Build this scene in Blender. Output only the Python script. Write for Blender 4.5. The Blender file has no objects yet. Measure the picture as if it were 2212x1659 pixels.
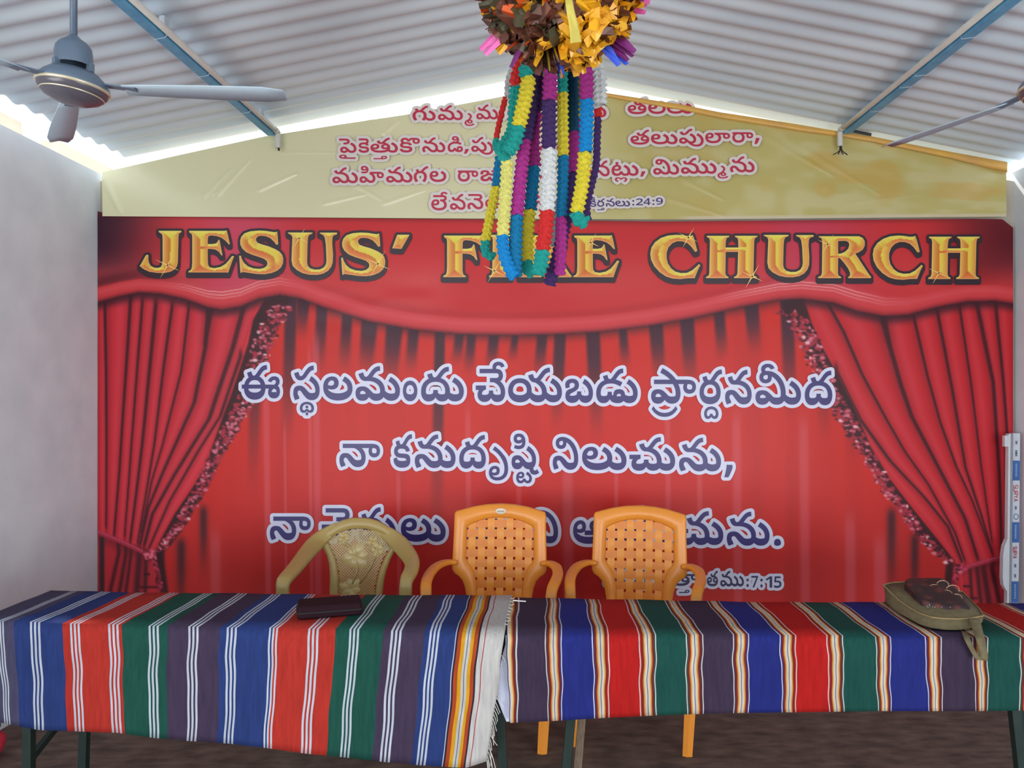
import bpy, bmesh, math, random
import numpy as np
from mathutils import Vector, Matrix
from mathutils.geometry import delaunay_2d_cdt

S = bpy.context.scene
COL = S.collection
R = random.Random(7)
NR = np.random.RandomState(5)

# ---------------------------------------------------------------- camera
F, VX, VY, EYE = 1700.0, 1172.0, 850.0, 1.5      # focal length in pixels, vanishing point, eye height
cam_d = bpy.data.cameras.new('camera')
cam = bpy.data.objects.new('camera', cam_d)
COL.objects.link(cam)
cam.location = (0, 0, EYE)
cam.rotation_euler = (math.radians(90), 0, 0)
cam_d.sensor_width = 36
cam_d.lens = 36 * F / 2212
cam_d.shift_x = -(VX - 1106) / 2212
cam_d.shift_y = (VY - 829.5) / 2212
cam_d.clip_start = .05
S.camera = cam


def W(px, py, d):
    return Vector(((px - VX) / F * d, d, EYE + (VY - py) / F * d))


# ---------------------------------------------------------------- sky, daylight, exposure
world = bpy.data.worlds.new('daylight')
S.world = world
world.use_nodes = True
wn = world.node_tree.nodes
wl = world.node_tree.links
bg = wn['Background']
bg.inputs[0].default_value = (.82, .92, 1.0, 1)
bg.inputs[1].default_value = 2.2

sun_d = bpy.data.lights.new('sun', 'SUN')
sun_d.energy = 6.0
sun_d.angle = .02
sun_d.color = (1, .95, .86)
sun = bpy.data.objects.new('sun', sun_d)
COL.objects.link(sun)
sun.rotation_euler = (math.radians(-38), math.radians(-22), 0)
sun.location = (-4, 6, 9)


def area(name, loc, rot, sx, sy, power, color):
    a = bpy.data.lights.new(name, 'AREA')
    a.shape = 'RECTANGLE'
    a.size, a.size_y = sx, sy
    a.energy, a.color = power, color
    o = bpy.data.objects.new(name, a)
    COL.objects.link(o)
    o.location, o.rotation_euler = loc, rot
    return o


# daylight from the open front; both side lamps are added fill for roof and walls
area('daylight_front', (-1.6, -6.5, 1.3), (math.radians(97), 0, math.radians(-10)), 4.4, 2.2, 150, (.95, .97, 1))
area('fill_right', (2.75, .1, .95), (math.radians(112), 0, math.radians(58)), 3.4, 1.5, 180, (.92, .97, 1))
area('fill_left', (-2.6, .0, .9), (math.radians(122), 0, math.radians(-50)), 2.4, 1.2, 55, (.9, .96, 1))

S.view_settings.view_transform = 'Standard'
S.view_settings.look = 'None'
S.view_settings.exposure = 0.0
S.view_settings.gamma = 1.0
S.view_settings.use_curve_mapping = False
S.cycles.max_bounces = 8
S.cycles.diffuse_bounces = 5


# ---------------------------------------------------------------- helpers
def lin(c):
    c = np.asarray(c, float) / 255.0
    return np.where(c <= .04045, c / 12.92, ((c + .055) / 1.055) ** 2.4)


MATS = {}


def mat(name, rgb, rough=.6, metal=0.0, spec=.5, var=.1, scale=30.0, bump=0.0, rgb2=None, stretch=None, trans=0.0):
    if name in MATS:
        return MATS[name]
    m = bpy.data.materials.new(name)
    m.use_nodes = True
    nt = m.node_tree
    b = nt.nodes['Principled BSDF']
    tc = nt.nodes.new('ShaderNodeTexCoord')
    mp = nt.nodes.new('ShaderNodeMapping')
    if stretch:
        mp.inputs['Scale'].default_value = stretch
    nz = nt.nodes.new('ShaderNodeTexNoise')
    nz.inputs['Scale'].default_value = scale
    nz.inputs['Detail'].default_value = 4
    rp = nt.nodes.new('ShaderNodeValToRGB')
    a = lin(rgb)
    c2 = lin(rgb2) if rgb2 else a * (1 - var)
    c1 = a if rgb2 else np.minimum(a * (1 + var * .6), 1)
    rp.color_ramp.elements[0].position = .3
    rp.color_ramp.elements[1].position = .7
    rp.color_ramp.elements[0].color = (*c2, 1)
    rp.color_ramp.elements[1].color = (*c1, 1)
    L = nt.links.new
    L(tc.outputs['Object'], mp.inputs[0])
    L(mp.outputs[0], nz.inputs['Vector'])
    L(nz.outputs[0], rp.inputs[0])
    L(rp.outputs[0], b.inputs['Base Color'])
    b.inputs['Roughness'].default_value = rough
    b.inputs['Metallic'].default_value = metal
    b.inputs['Specular IOR Level'].default_value = spec
    if trans:
        b.inputs['Transmission Weight'].default_value = trans
    if bump:
        bp = nt.nodes.new('ShaderNodeBump')
        bp.inputs['Strength'].default_value = bump
        bp.inputs['Distance'].default_value = .01
        L(nz.outputs[0], bp.inputs['Height'])
        L(bp.outputs[0], b.inputs['Normal'])
    MATS[name] = m
    return m


def attr_mat(name, rough, spec=.5, bump=0.0, bscale=300.0):
    m = bpy.data.materials.new(name)
    m.use_nodes = True
    nt = m.node_tree
    b = nt.nodes['Principled BSDF']
    at = nt.nodes.new('ShaderNodeAttribute')
    at.attribute_name = 'print'
    nt.links.new(at.outputs['Color'], b.inputs['Base Color'])
    b.inputs['Roughness'].default_value = rough
    b.inputs['Specular IOR Level'].default_value = spec
    if bump:
        tc = nt.nodes.new('ShaderNodeTexCoord')
        nz = nt.nodes.new('ShaderNodeTexNoise')
        nz.inputs['Scale'].default_value = bscale
        bp = nt.nodes.new('ShaderNodeBump')
        bp.inputs['Strength'].default_value = bump
        bp.inputs['Distance'].default_value = .01
        nt.links.new(tc.outputs['Object'], nz.inputs['Vector'])
        nt.links.new(nz.outputs[0], bp.inputs['Height'])
        nt.links.new(bp.outputs[0], b.inputs['Normal'])
    return m


def link(name, me, m=None, parent=None, smooth=False):
    o = bpy.data.objects.new(name, me)
    COL.objects.link(o)
    if m is not None:
        for k in (m if isinstance(m, (list, tuple)) else [m]):
            me.materials.append(k)
    if smooth:
        me.polygons.foreach_set('use_smooth', [True] * len(me.polygons))
    if parent is not None:
        o.parent = parent
        o.matrix_parent_inverse = Matrix.Identity(4)
        me.transform(world_of(parent).inverted())   # meshes are written in world space
    return o


def world_of(o):
    m = Matrix.LocRotScale(o.location, o.rotation_euler, o.scale)
    return world_of(o.parent) @ m if o.parent else m


def tag(o, label=None, cat=None, group=None, kind=None):
    if label:
        o['label'] = label
    if cat:
        o['category'] = cat
    if group:
        o['group'] = group
    if kind:
        o['kind'] = kind
    return o


def thing(name, label, cat, loc=(0, 0, 0), group=None):
    o = bpy.data.objects.new(name, None)
    COL.objects.link(o)
    o.location = loc
    o.empty_display_size = .05
    return tag(o, label, cat, group)


def mesh(vs, fs, mi=None):
    me = bpy.data.meshes.new('mesh')
    me.from_pydata([tuple(v) for v in vs], [], fs)
    if mi is not None:
        me.polygons.foreach_set('material_index', mi)
    me.update()
    return me


class MB:
    """collects shapes into one mesh"""

    def __init__(s):
        s.v, s.f = [], []

    def add(s, vs, fs):
        n = len(s.v)
        s.v += [tuple(v) for v in vs]
        s.f += [tuple(i + n for i in f) for f in fs]
        return s

    def box(s, c, size, rot=None):
        hx, hy, hz = [k / 2 for k in size]
        vs = [Vector((x, y, z)) for x in (-hx, hx) for y in (-hy, hy) for z in (-hz, hz)]
        if rot is not None:
            vs = [rot @ v for v in vs]
        c = Vector(c)
        return s.add([v + c for v in vs], [(0, 1, 3, 2), (4, 6, 7, 5), (0, 4, 5, 1), (2, 3, 7, 6), (0, 2, 6, 4), (1, 5, 7, 3)])

    def bar(s, a, b, w, h, up=Vector((0, 0, 1))):
        a, b = Vector(a), Vector(b)
        t = (b - a).normalized()
        x = t.cross(up)
        if x.length < 1e-3:
            x = t.cross(Vector((0, 1, 0)))
        x.normalize()
        y = x.cross(t)
        vs = [p + x * i * w / 2 + y * j * h / 2 for p in (a, b) for i, j in ((-1, -1), (1, -1), (1, 1), (-1, 1))]
        return s.add(vs, [(3, 2, 1, 0), (4, 5, 6, 7), (0, 1, 5, 4), (1, 2, 6, 5), (2, 3, 7, 6), (3, 0, 4, 7)])

    def tube(s, path, rx, ry=None, n=12, cap=True, up=Vector((0, 0, 1)), prof=None):
        path = [Vector(p) for p in path]
        ry = rx if ry is None else ry
        k = len(path)
        vs, fs = [], []
        for i, p in enumerate(path):
            t = (path[min(i + 1, k - 1)] - path[max(i - 1, 0)]).normalized()
            x = t.cross(up)
            if x.length < 1e-3:
                x = t.cross(Vector((0, 1, 0)))
            x.normalize()
            y = x.cross(t)
            a = rx[i] if isinstance(rx, (list, tuple)) else rx
            b = ry[i] if isinstance(ry, (list, tuple)) else ry
            for j in range(n):
                q = 2 * math.pi * j / n
                c, d = math.cos(q), math.sin(q)
                if prof:  # squared off section
                    c = math.copysign(abs(c) ** prof, c)
                    d = math.copysign(abs(d) ** prof, d)
                vs.append(p + x * a * c + y * b * d)
        for i in range(k - 1):
            for j in range(n):
                fs.append((i * n + j, i * n + (j + 1) % n, (i + 1) * n + (j + 1) % n, (i + 1) * n + j))
        if cap:
            fs.append(tuple(range(n))[::-1])
            fs.append(tuple((k - 1) * n + j for j in range(n)))
        return s.add(vs, fs)

    def lathe(s, prof, c=(0, 0, 0), n=40, rot=None):
        vs, fs = [], []
        c = Vector(c)
        for r, z in prof:
            for j in range(n):
                q = 2 * math.pi * j / n
                v = Vector((r * math.cos(q), r * math.sin(q), z))
                vs.append(c + (rot @ v if rot is not None else v))
        for i in range(len(prof) - 1):
            for j in range(n):
                fs.append((i * n + j, i * n + (j + 1) % n, (i + 1) * n + (j + 1) % n, (i + 1) * n + j))
        return s.add(vs, fs)

    def build(s, name, m, parent=None, smooth=False, bevel=0.0):
        me = mesh(s.v, s.f)
        bm = bmesh.new()
        bm.from_mesh(me)
        bmesh.ops.recalc_face_normals(bm, faces=bm.faces)
        bm.to_mesh(me)
        bm.free()
        o = link(name, me, m, parent, smooth)
        if bevel:
            b = o.modifiers.new('bevel', 'BEVEL')
            b.width, b.segments, b.limit_method = bevel, 2, 'ANGLE'
        return o


def spline(pts, n):
    """Catmull-Rom through points, n samples per span"""
    p = [Vector(q) for q in pts]
    p = [p[0] * 2 - p[1]] + p + [p[-1] * 2 - p[-2]]
    out = []
    for i in range(1, len(p) - 2):
        for k in range(n):
            t = k / n
            a, b, c, d = p[i - 1:i + 3]
            out.append(.5 * ((2 * b) + (c - a) * t + (2 * a - 5 * b + 4 * c - d) * t * t + (3 * b - a - 3 * c + d) * t ** 3))
    out.append(p[-2])
    return out


# ---------------------------------------------------------------- room shell
D = 4.30                       # back wall
XL, XR = -2.416, 2.575         # side walls
ROOF_D, ROOF_Z, ROOF_S, ROOF_T = 4.36, 3.279, .20, .042


def roof_z(x, d):
    return ROOF_Z - ROOF_S * abs(x) - ROOF_T * (ROOF_D - d)


floor_m = mat('dark_trodden_ground', (116, 98, 88), .85, var=.5, scale=9, bump=.25, rgb2=(74, 62, 56), stretch=(1, 2.2, 1))
tag(link('floor', mesh([(XL - .1, -4, 0), (XR + .1, -4, 0), (XR + .1, D + .1, 0), (XL - .1, D + .1, 0)], [(0, 1, 2, 3)]), floor_m), kind='structure')
out_m = mat('sunlit_yard', (176, 160, 136), .9, var=.2, scale=2)
tag(link('ground', mesh([(-30, -30, -.06), (30, -30, -.06), (30, 30, -.06), (-30, 30, -.06)], [(0, 1, 2, 3)]), out_m), kind='structure')

wall_m = mat('whitewashed_plaster', (226, 232, 238), .85, var=.1, scale=5, bump=.05, rgb2=(214, 220, 227))
b = MB()
b.box((XL - .06, 2.85, 1.35), (.12, 3.1, 2.70))
tag(b.build('wall_left', wall_m), kind='structure')
b = MB()
b.box((XR + .06, 2.2, 1.355), (.12, 4.4, 2.71))
tag(b.build('wall_right', wall_m), kind='structure')
b = MB()
wt = [(XL, 2.66), (-.02, 3.085), (XR, 2.66)]
vs = [(x, y, z) for y in (D, D + .1) for x, z in [(XL, 0)] + wt + [(XR, 0)]]
b.add(vs, [(0, 1, 2, 3, 4), (9, 8, 7, 6, 5)] + [(i, i + 5, (i + 1) % 5 + 5, (i + 1) % 5) for i in range(5)])
tag(b.build('wall_back', mat('back_plaster', (180, 172, 160), .9, var=.1, scale=6)), kind='structure')

# corrugated sheet roof, painted pale blue-white underneath, grey with damp in places
roof_m = mat('corrugated_sheet', (216, 229, 238), .5, spec=.4, var=.15, scale=1.6, rgb2=(202, 218, 230), stretch=(1, 3, 1))
PITCH, AMP = .128, .0085
ys = np.arange(-3.6, ROOF_D + .001, PITCH / 12)
xs = [-2.31, -2.0, -1.7, -1.2, -.6, 0, .6, 1.2, 1.8, 2.3, 2.56]
vs, fs = [], []
for y in ys:
    q = math.sin(2 * math.pi * (y - .02) / PITCH)
    w = AMP * q
    for x in xs:
        vs.append((x, y, roof_z(x, y) + w))
n = len(xs)
for i in range(len(ys) - 1):
    for j in range(n - 1):
        fs.append((i * n + j, (i + 1) * n + j, (i + 1) * n + j + 1, i * n + j + 1))
ro = link('ceiling', mesh(vs, fs), roof_m, smooth=True)
so = ro.modifiers.new('sheet', 'SOLIDIFY')
so.thickness, so.offset = .004, 1
tag(ro, kind='structure')

# the neighbouring house beyond the left eaves, a brick-coloured wall in the sun
b = MB()
prof = [(4, 0), (4, 4.0), (7.2, 4.0), (7.2, 4.36), (8.3, 4.36), (8.35, 4.1), (8.9, 4.1), (8.95, 4.38), (10.4, 4.36), (10.4, 0)]
k = len(prof)
b.add([(x, y, z) for x in (-5.5, -5.7) for y, z in prof], [tuple(range(k)), tuple(range(k, 2 * k))[::-1]] + [(i, i + k, (i + 1) % k + k, (i + 1) % k) for i in range(k)])
tag(b.build('neighbour_wall', mat('neighbour_plaster', (226, 200, 182), .9, var=.2, scale=3)), kind='structure')

# ---------------------------------------------------------------- printed lettering
GL = {}
GLYPHS = '''ii: 497: 421 8 1 -26 0 0 -33 18 0 -15 29 0 0 15 1 0 13 0 9 21 0 15 16 0 8 6 1 61 -4 1 -23 -9 0 -27 -22 0 0 -16 1 0 -13 0 17 -13 0 14 0 1 16 0 0 15 16 0 0 13 1 0 18 0 -24 16 0 -20 0 1 -393 0 1 0 43 1 358 0 1 26 0 0 35 -3 0 26 -9 0 10 -9 1 12 -8 0 13 -28 0 0 -20 1 0 -31 0 -39 -39 0 / 424 243 1 22 0 0 30 -14 0 15 -25 0 0 -16 1 0 -15 0 -14 -24 0 -22 -17 0 -13 -6 1 -47 15 1 26 9 0 23 22 0 0 11 1 0 11 0 -12 10 0 -9 0 1 -13 0 0 -18 -15 0 -7 -11 1 -43 17 1 13 20 0 39 28 0 / 42 118 1 0 38 0 33 60 0 60 34 0 42 0 1 43 0 0 60 -33 0 33 -59 0 0 -40 1 0 -36 0 -32 -57 0 -60 -31 0 -44 0 1 -42 0 0 -61 31 0 -32 56 0 / 96 124 1 0 -37 0 41 -43 0 40 0 1 28 0 0 36 19 0 18 35 0 0 23 1 0 24 0 -18 37 0 -36 21 0 -28 0 1 -27 0 0 -36 -21 0 -18 -35 0 / 162 205 1 -19 0 0 -31 14 0 -24 33 0 -7 29 1 54 15 1 7 -26 0 13 -20 0 12 0 1 8 0 0 17 12 0 14 18 1 18 23 1 17 22 0 30 25 0 34 12 0 24 1 1 4 -48 1 -18 -1 0 -24 -10 0 -19 -18 0 -12 -15 1 -14 -18 1 -12 -15 0 -26 -21 0 -29 -12 0
sa: 351: 249 -6 1 -22 0 0 -37 14 0 -35 31 0 -22 26 1 -10 13 0 -14 15 0 -11 5 0 -7 0 1 -9 0 0 -13 -14 0 0 -12 1 0 -16 0 12 -29 0 11 -16 1 -55 -17 1 -10 17 0 -13 38 0 0 23 1 0 22 0 20 34 0 34 20 0 22 0 1 22 0 0 30 -14 0 27 -25 0 14 -18 1 15 -18 0 21 -20 0 21 -9 0 13 0 1 20 0 0 23 26 0 0 26 1 0 26 0 -22 40 0 -37 30 0 -22 11 1 29 47 1 30 -14 0 49 -44 0 28 -58 0 0 -35 1 0 -32 0 -23 -47 0 -45 -26 0 / 106 205 1 -19 0 0 -31 14 0 -23 33 0 -8 29 1 55 15 1 6 -26 0 14 -20 0 11 0 1 9 0 0 16 12 0 14 18 1 18 23 1 18 22 0 29 25 0 35 12 0 23 1 1 4 -48 1 -17 -1 0 -24 -10 0 -20 -18 0 -12 -15 1 -14 -18 1 -12 -15 0 -25 -21 0 -29 -12 0
thasubscript: 0: -80 -197 1 -21 0 0 -29 14 0 -13 21 1 11 0 1 -15 -20 0 -28 -15 0 -22 0 1 -21 0 0 -27 20 0 -13 32 0 0 18 1 0 31 0 31 43 0 55 24 0 34 0 1 36 0 0 54 -25 0 30 -44 0 0 -29 1 0 -18 0 -12 -32 0 -27 -20 0 / -89 -159 1 12 0 0 14 17 0 0 15 1 0 27 0 -41 33 0 -34 0 1 -36 0 0 -39 -32 0 0 -27 1 0 -15 0 14 -18 0 12 0 1 11 0 0 14 11 0 4 11 1 40 0 1 4 -12 0 13 -10 0 / -159 -234 1 2 44 1 38 0 1 3 -44 1 / -162 -106 1 0 11 0 14 10 0 10 0 1 11 0 0 13 -11 0 0 -10 1 0 -12 0 -13 -9 0 -11 0 1 -10 0 0 -14 10 0
la: 354: 185 -6 1 -55 0 0 -75 37 0 -38 64 0 0 40 1 0 37 0 26 51 0 47 27 0 29 0 1 25 0 0 33 -18 0 17 -31 0 0 -19 1 0 -22 0 -18 -32 0 -37 -17 0 -27 0 1 -18 0 0 -29 11 0 -22 16 0 -7 7 1 12 39 1 5 -7 0 15 -14 0 22 -11 0 14 0 1 18 0 0 20 15 0 0 14 1 0 12 0 -14 15 0 -12 0 1 -21 0 0 -26 -35 0 0 -27 1 0 -14 1 0 -16 0 12 -31 0 28 -26 0 45 -15 0 32 0 1 51 0 0 60 39 0 0 39 1 0 27 0 -30 38 0 -32 16 1 29 47 1 41 -19 0 48 -63 0 0 -45 1 0 -36 0 -35 -59 0 -75 -34 0
ma: 529: 129 205 1 -19 0 0 -31 14 0 -24 33 0 -7 29 1 54 15 1 7 -26 0 13 -20 0 12 0 1 8 0 0 17 12 0 14 18 1 18 23 1 17 22 0 30 25 0 34 12 0 24 1 1 3 -48 1 -17 -1 0 -24 -10 0 -20 -18 0 -12 -15 1 -13 -18 1 -12 -15 0 -26 -21 0 -29 -12 0 / 254 -6 1 -24 0 0 -36 16 0 -33 33 0 -22 25 1 -14 18 0 -18 15 0 -13 0 1 -11 0 0 -17 -15 0 0 -15 1 0 -16 0 18 -16 0 14 0 1 14 0 0 24 20 0 6 21 1 34 -37 1 -10 -14 0 -21 -22 0 -29 -13 0 -23 0 1 -28 0 0 -35 22 0 -16 36 0 0 19 1 0 23 0 21 34 0 36 19 0 22 0 1 20 0 0 30 -12 0 28 -26 0 18 -21 1 14 -17 0 21 -20 0 19 -7 0 12 0 1 21 0 0 23 26 0 0 26 1 0 24 0 -20 40 0 -37 29 0 -52 16 0 -32 0 1 -29 0 1 67 45 1 50 -6 0 71 -41 0 37 -63 0 0 -41 1 0 -31 0 -22 -48 0 -45 -26 0 / 427 -6 1 -36 0 0 -51 34 0 -22 28 1 29 37 1 12 -15 0 26 -22 0 28 -12 0 15 0 1 22 0 0 23 26 0 0 26 1 0 26 0 -22 40 0 -37 30 0 -22 11 1 29 47 1 30 -14 0 48 -44 0 29 -57 0 0 -35 1 0 -49 0 -52 -57 0
anusvara: 254: 16 104 1 0 31 0 29 50 0 52 29 0 35 0 1 36 0 0 52 -29 0 28 -50 0 0 -31 1 0 -32 0 -28 -49 0 -52 -29 0 -36 0 1 -36 0 0 -52 29 0 -28 50 0 / 70 104 1 0 -26 0 31 -37 0 31 0 1 20 0 0 28 17 0 14 29 0 0 17 1 0 26 0 -33 37 0 -29 0 1 -20 0 0 -28 -17 0 -14 -28 0
da: 353: 263 -6 1 -20 0 0 -30 10 0 -23 22 0 -11 19 1 10 1 1 -13 -22 0 -27 -22 0 -29 -8 0 -18 0 1 -38 0 0 -47 56 0 0 50 1 0 44 0 40 68 0 76 38 0 52 0 1 52 0 0 74 -39 0 39 -67 0 0 -44 1 0 -34 0 -22 -48 0 -39 -24 0 / 255 44 1 19 0 0 21 27 0 0 33 1 0 29 0 -23 44 0 -48 26 0 -36 0 1 -6 0 1 -36 0 0 -48 -25 0 -26 -44 0 0 -30 1 0 -32 0 22 -28 0 18 0 1 20 0 0 24 28 0 2 25 1 52 0 1 2 -28 0 27 -25 0 / 169 205 1 -19 0 0 -31 14 0 -24 33 0 -7 29 1 54 15 1 7 -26 0 13 -20 0 11 0 1 9 0 0 16 12 0 15 18 1 18 23 1 17 22 0 30 25 0 34 12 0 24 1 1 3 -48 1 -17 -1 0 -24 -10 0 -20 -18 0 -12 -15 1 -14 -18 1 -11 -15 0 -26 -21 0 -29 -12 0
uvowelsign: 173: 55 -6 1 -36 0 0 -51 34 0 -21 28 1 29 37 1 12 -15 0 25 -22 0 28 -12 0 16 0 1 21 0 0 23 26 0 0 26 1 0 26 0 -22 40 0 -37 30 0 -22 11 1 29 47 1 30 -14 0 49 -44 0 29 -57 0 0 -35 1 0 -49 0 -52 -57 0
ceevowel: 380: 285 -6 1 -20 0 0 -31 10 0 -24 23 0 -11 17 1 10 1 1 -11 -20 0 -28 -23 0 -32 -8 0 -18 0 1 -25 0 0 -38 19 0 -22 34 0 0 22 1 0 17 0 19 35 0 22 11 1 -4 -10 1 -60 0 1 0 48 1 128 0 1 0 -44 1 -27 -5 0 -23 -26 0 0 -16 1 0 -16 0 20 -19 0 17 0 1 23 0 0 27 29 0 2 24 1 51 0 1 2 -20 0 15 -23 0 22 -10 0 12 0 1 14 0 0 21 10 0 11 23 0 0 19 1 0 29 0 -28 45 0 -45 30 0 -29 7 1 37 33 1 38 -10 0 53 -40 0 29 -57 0 0 -34 1 0 -33 0 -24 -48 0 -43 -24 0 / 354 275 1 0 -17 0 -13 -27 0 -9 -8 1 -13 -9 0 -33 -10 0 -29 0 1 -66 0 1 0 46 1 68 0 1 15 0 0 16 3 0 4 4 1 4 4 0 3 8 0 0 5 1 0 6 0 -3 10 0 -4 3 1 -5 4 0 -14 3 0 -17 0 1 -198 0 1 0 47 1 193 0 1 31 0 0 36 -9 0 13 -11 1 9 -9 0 12 -25 0 / 298 422 1 31 0 0 37 -26 0 9 -23 1 -44 -12 1 -3 7 0 -9 10 0 -12 5 0 -9 0 1 -13 0 0 -17 -13 0 0 -11 1 0 -8 0 11 -17 0 12 -8 1 -44 -16 1 -11 10 0 -14 27 0 0 17 1 0 17 0 18 26 0 34 15 0
ya: 643: 17 118 1 0 38 0 33 60 0 60 34 0 42 0 1 43 0 0 60 -33 0 32 -59 0 0 -40 1 0 -36 0 -31 -57 0 -61 -31 0 -43 0 1 -43 0 0 -60 31 0 -32 56 0 / 72 122 1 0 -34 0 41 -44 0 39 0 1 27 0 0 35 19 0 18 35 0 0 22 1 0 22 0 -17 37 0 -36 21 0 -27 0 1 -27 0 0 -35 -21 0 -18 -36 0 / 359 -6 1 -35 0 0 -52 34 0 -21 28 1 29 37 1 13 -15 0 25 -22 0 27 -12 0 16 0 1 22 0 0 23 26 0 0 26 1 0 26 0 -22 41 0 -37 32 0 -24 12 1 27 41 1 31 -15 0 51 -43 0 29 -56 0 0 -34 1 0 -49 0 -52 -57 0 / 534 -6 1 -36 0 0 -51 34 0 -22 28 1 29 37 1 13 -15 0 25 -22 0 28 -12 0 15 0 1 22 0 0 23 26 0 0 26 1 0 26 0 -22 40 0 -37 30 0 -22 11 1 29 47 1 30 -14 0 49 -44 0 28 -57 0 0 -35 1 0 -49 0 -52 -57 0 / 328 205 1 -19 0 0 -31 14 0 -24 33 0 -7 29 1 54 15 1 7 -26 0 13 -20 0 12 0 1 8 0 0 17 12 0 14 18 1 18 23 1 17 22 0 30 25 0 34 12 0 24 1 1 3 -48 1 -17 -1 0 -24 -10 0 -20 -18 0 -12 -15 1 -13 -18 1 -12 -15 0 -26 -21 0 -29 -12 0
ba: 375: 275 -6 1 -19 0 0 -30 10 0 -25 22 0 -11 19 1 11 -1 1 -14 -20 0 -27 -22 0 -33 -8 0 -22 0 1 -29 0 0 -38 20 0 -19 32 0 0 19 1 0 20 0 16 29 0 35 22 0 26 10 1 19 8 0 23 15 0 0 14 1 0 7 0 -6 11 0 -14 6 0 -11 0 1 -19 0 0 -16 -14 0 0 -12 1 0 -6 0 3 -11 0 1 -3 1 -49 -14 1 -5 9 0 -5 21 0 0 11 1 0 16 0 19 28 0 40 18 0 31 0 1 33 0 0 37 -19 0 16 -30 0 0 -16 1 0 -19 0 -14 -26 0 -33 -22 0 -27 -11 1 -23 -9 0 -22 -16 0 0 -13 1 0 -11 0 18 -14 0 19 0 1 20 0 0 25 14 0 12 25 0 2 14 1 51 0 1 2 -20 0 15 -23 0 22 -10 0 12 0 1 25 0 0 21 28 0 0 24 1 0 26 0 -22 40 0 -37 30 0 -22 11 1 29 47 1 30 -14 0 48 -44 0 29 -57 0 0 -35 1 0 -33 0 -23 -48 0 -44 -25 0
dda: 370: 284 -6 1 -28 0 0 -40 11 0 -26 21 0 -10 14 1 6 1 1 -11 -19 0 -27 -21 0 -29 -7 0 -17 0 1 -38 0 0 -47 55 0 0 50 1 0 48 0 45 68 0 82 35 0 55 0 1 29 0 0 47 -8 0 43 -16 0 22 -11 1 -27 -44 1 -22 12 0 -37 14 0 -36 6 0 -22 0 1 -41 0 0 -55 -25 0 -28 -45 0 0 -31 1 0 -31 0 22 -27 0 18 0 1 20 0 0 24 28 0 2 24 1 50 0 1 1 -19 0 19 -27 0 21 -5 1 8 -2 0 20 -2 0 12 0 1 17 0 0 18 14 0 0 14 1 0 12 0 -15 13 0 -12 0 1 -12 0 0 -16 -13 0 0 -15 1 0 -11 0 9 -18 0 8 -6 1 -41 -10 1 -7 12 0 -11 28 0 0 13 1 0 29 0 39 36 0 33 0 1 22 0 0 33 -18 0 18 -31 0 0 -19 1 0 -17 0 -11 -28 0 -22 -21 0 -33 -11 0 / 180 205 1 -19 0 0 -31 14 0 -23 33 0 -8 29 1 55 15 1 6 -26 0 14 -20 0 11 0 1 9 0 0 16 12 0 14 18 1 19 23 1 17 22 0 30 25 0 34 12 0 24 1 1 3 -48 1 -17 -1 0 -24 -10 0 -20 -18 0 -12 -15 1 -14 -18 1 -12 -15 0 -25 -21 0 -29 -12 0
paavowel: 516: 255 -6 1 -24 0 0 -37 16 0 -33 33 0 -22 25 1 -14 18 0 -18 15 0 -13 0 1 -11 0 0 -17 -15 0 0 -15 1 0 -16 0 18 -16 0 14 0 1 14 0 0 24 20 0 6 21 1 34 -37 1 -10 -14 0 -21 -22 0 -29 -13 0 -23 0 1 -28 0 0 -35 22 0 -16 35 0 0 20 1 0 23 0 21 34 0 36 19 0 22 0 1 20 0 0 30 -12 0 28 -26 0 18 -21 1 14 -17 0 21 -20 0 20 -7 0 13 0 1 19 0 0 23 26 0 0 29 1 0 32 0 -23 60 0 -19 26 1 -7 16 1 -27 30 0 -67 45 0 -36 16 1 24 49 1 31 -13 0 61 -39 0 54 -51 0 21 -30 1 7 -19 1 18 -27 0 18 -63 0 0 -32 1 0 -32 0 -23 -47 0 -44 -26 0 / 458 101 1 -21 0 0 -28 13 0 -16 20 0 -8 23 0 0 10 1 0 18 0 12 25 0 7 10 1 48 0 1 -11 -11 0 -12 -22 0 0 -14 1 0 -14 0 16 -17 0 14 0 1 16 0 0 15 16 0 0 13 1 0 18 0 -25 14 0 -22 0 1 -396 0 1 0 47 1 364 0 1 26 0 0 35 -4 0 25 -8 0 11 -8 1 12 -9 0 13 -28 0 0 -21 1 0 -32 0 -40 -39 0
rasubscriptlow: 0: -262 -197 1 -58 0 0 -93 23 0 -73 42 0 -28 30 1 34 35 1 26 -28 0 64 -36 0 79 -18 0 49 0 1 49 0 0 79 19 0 63 36 0 25 27 1 35 -35 1 -28 -30 0 -73 -43 0 -92 -22 0
ra: 296: 17 118 1 0 38 0 33 60 0 60 34 0 42 0 1 43 0 0 60 -33 0 32 -59 0 0 -40 1 0 -36 0 -31 -57 0 -61 -31 0 -43 0 1 -43 0 0 -60 31 0 -32 56 0 / 72 124 1 0 -35 0 41 -45 0 39 0 1 27 0 0 35 20 0 18 35 0 0 22 1 0 23 0 -17 37 0 -36 22 0 -27 0 1 -27 0 0 -35 -22 0 -18 -35 0 / 134 205 1 -19 0 0 -31 14 0 -24 33 0 -7 29 1 54 15 1 7 -26 0 13 -20 0 12 0 1 8 0 0 17 12 0 14 18 1 18 23 1 17 22 0 30 25 0 34 12 0 24 1 1 4 -48 1 -18 -1 0 -24 -10 0 -19 -18 0 -12 -15 1 -14 -18 1 -12 -15 0 -26 -21 0 -29 -12 0
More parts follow.
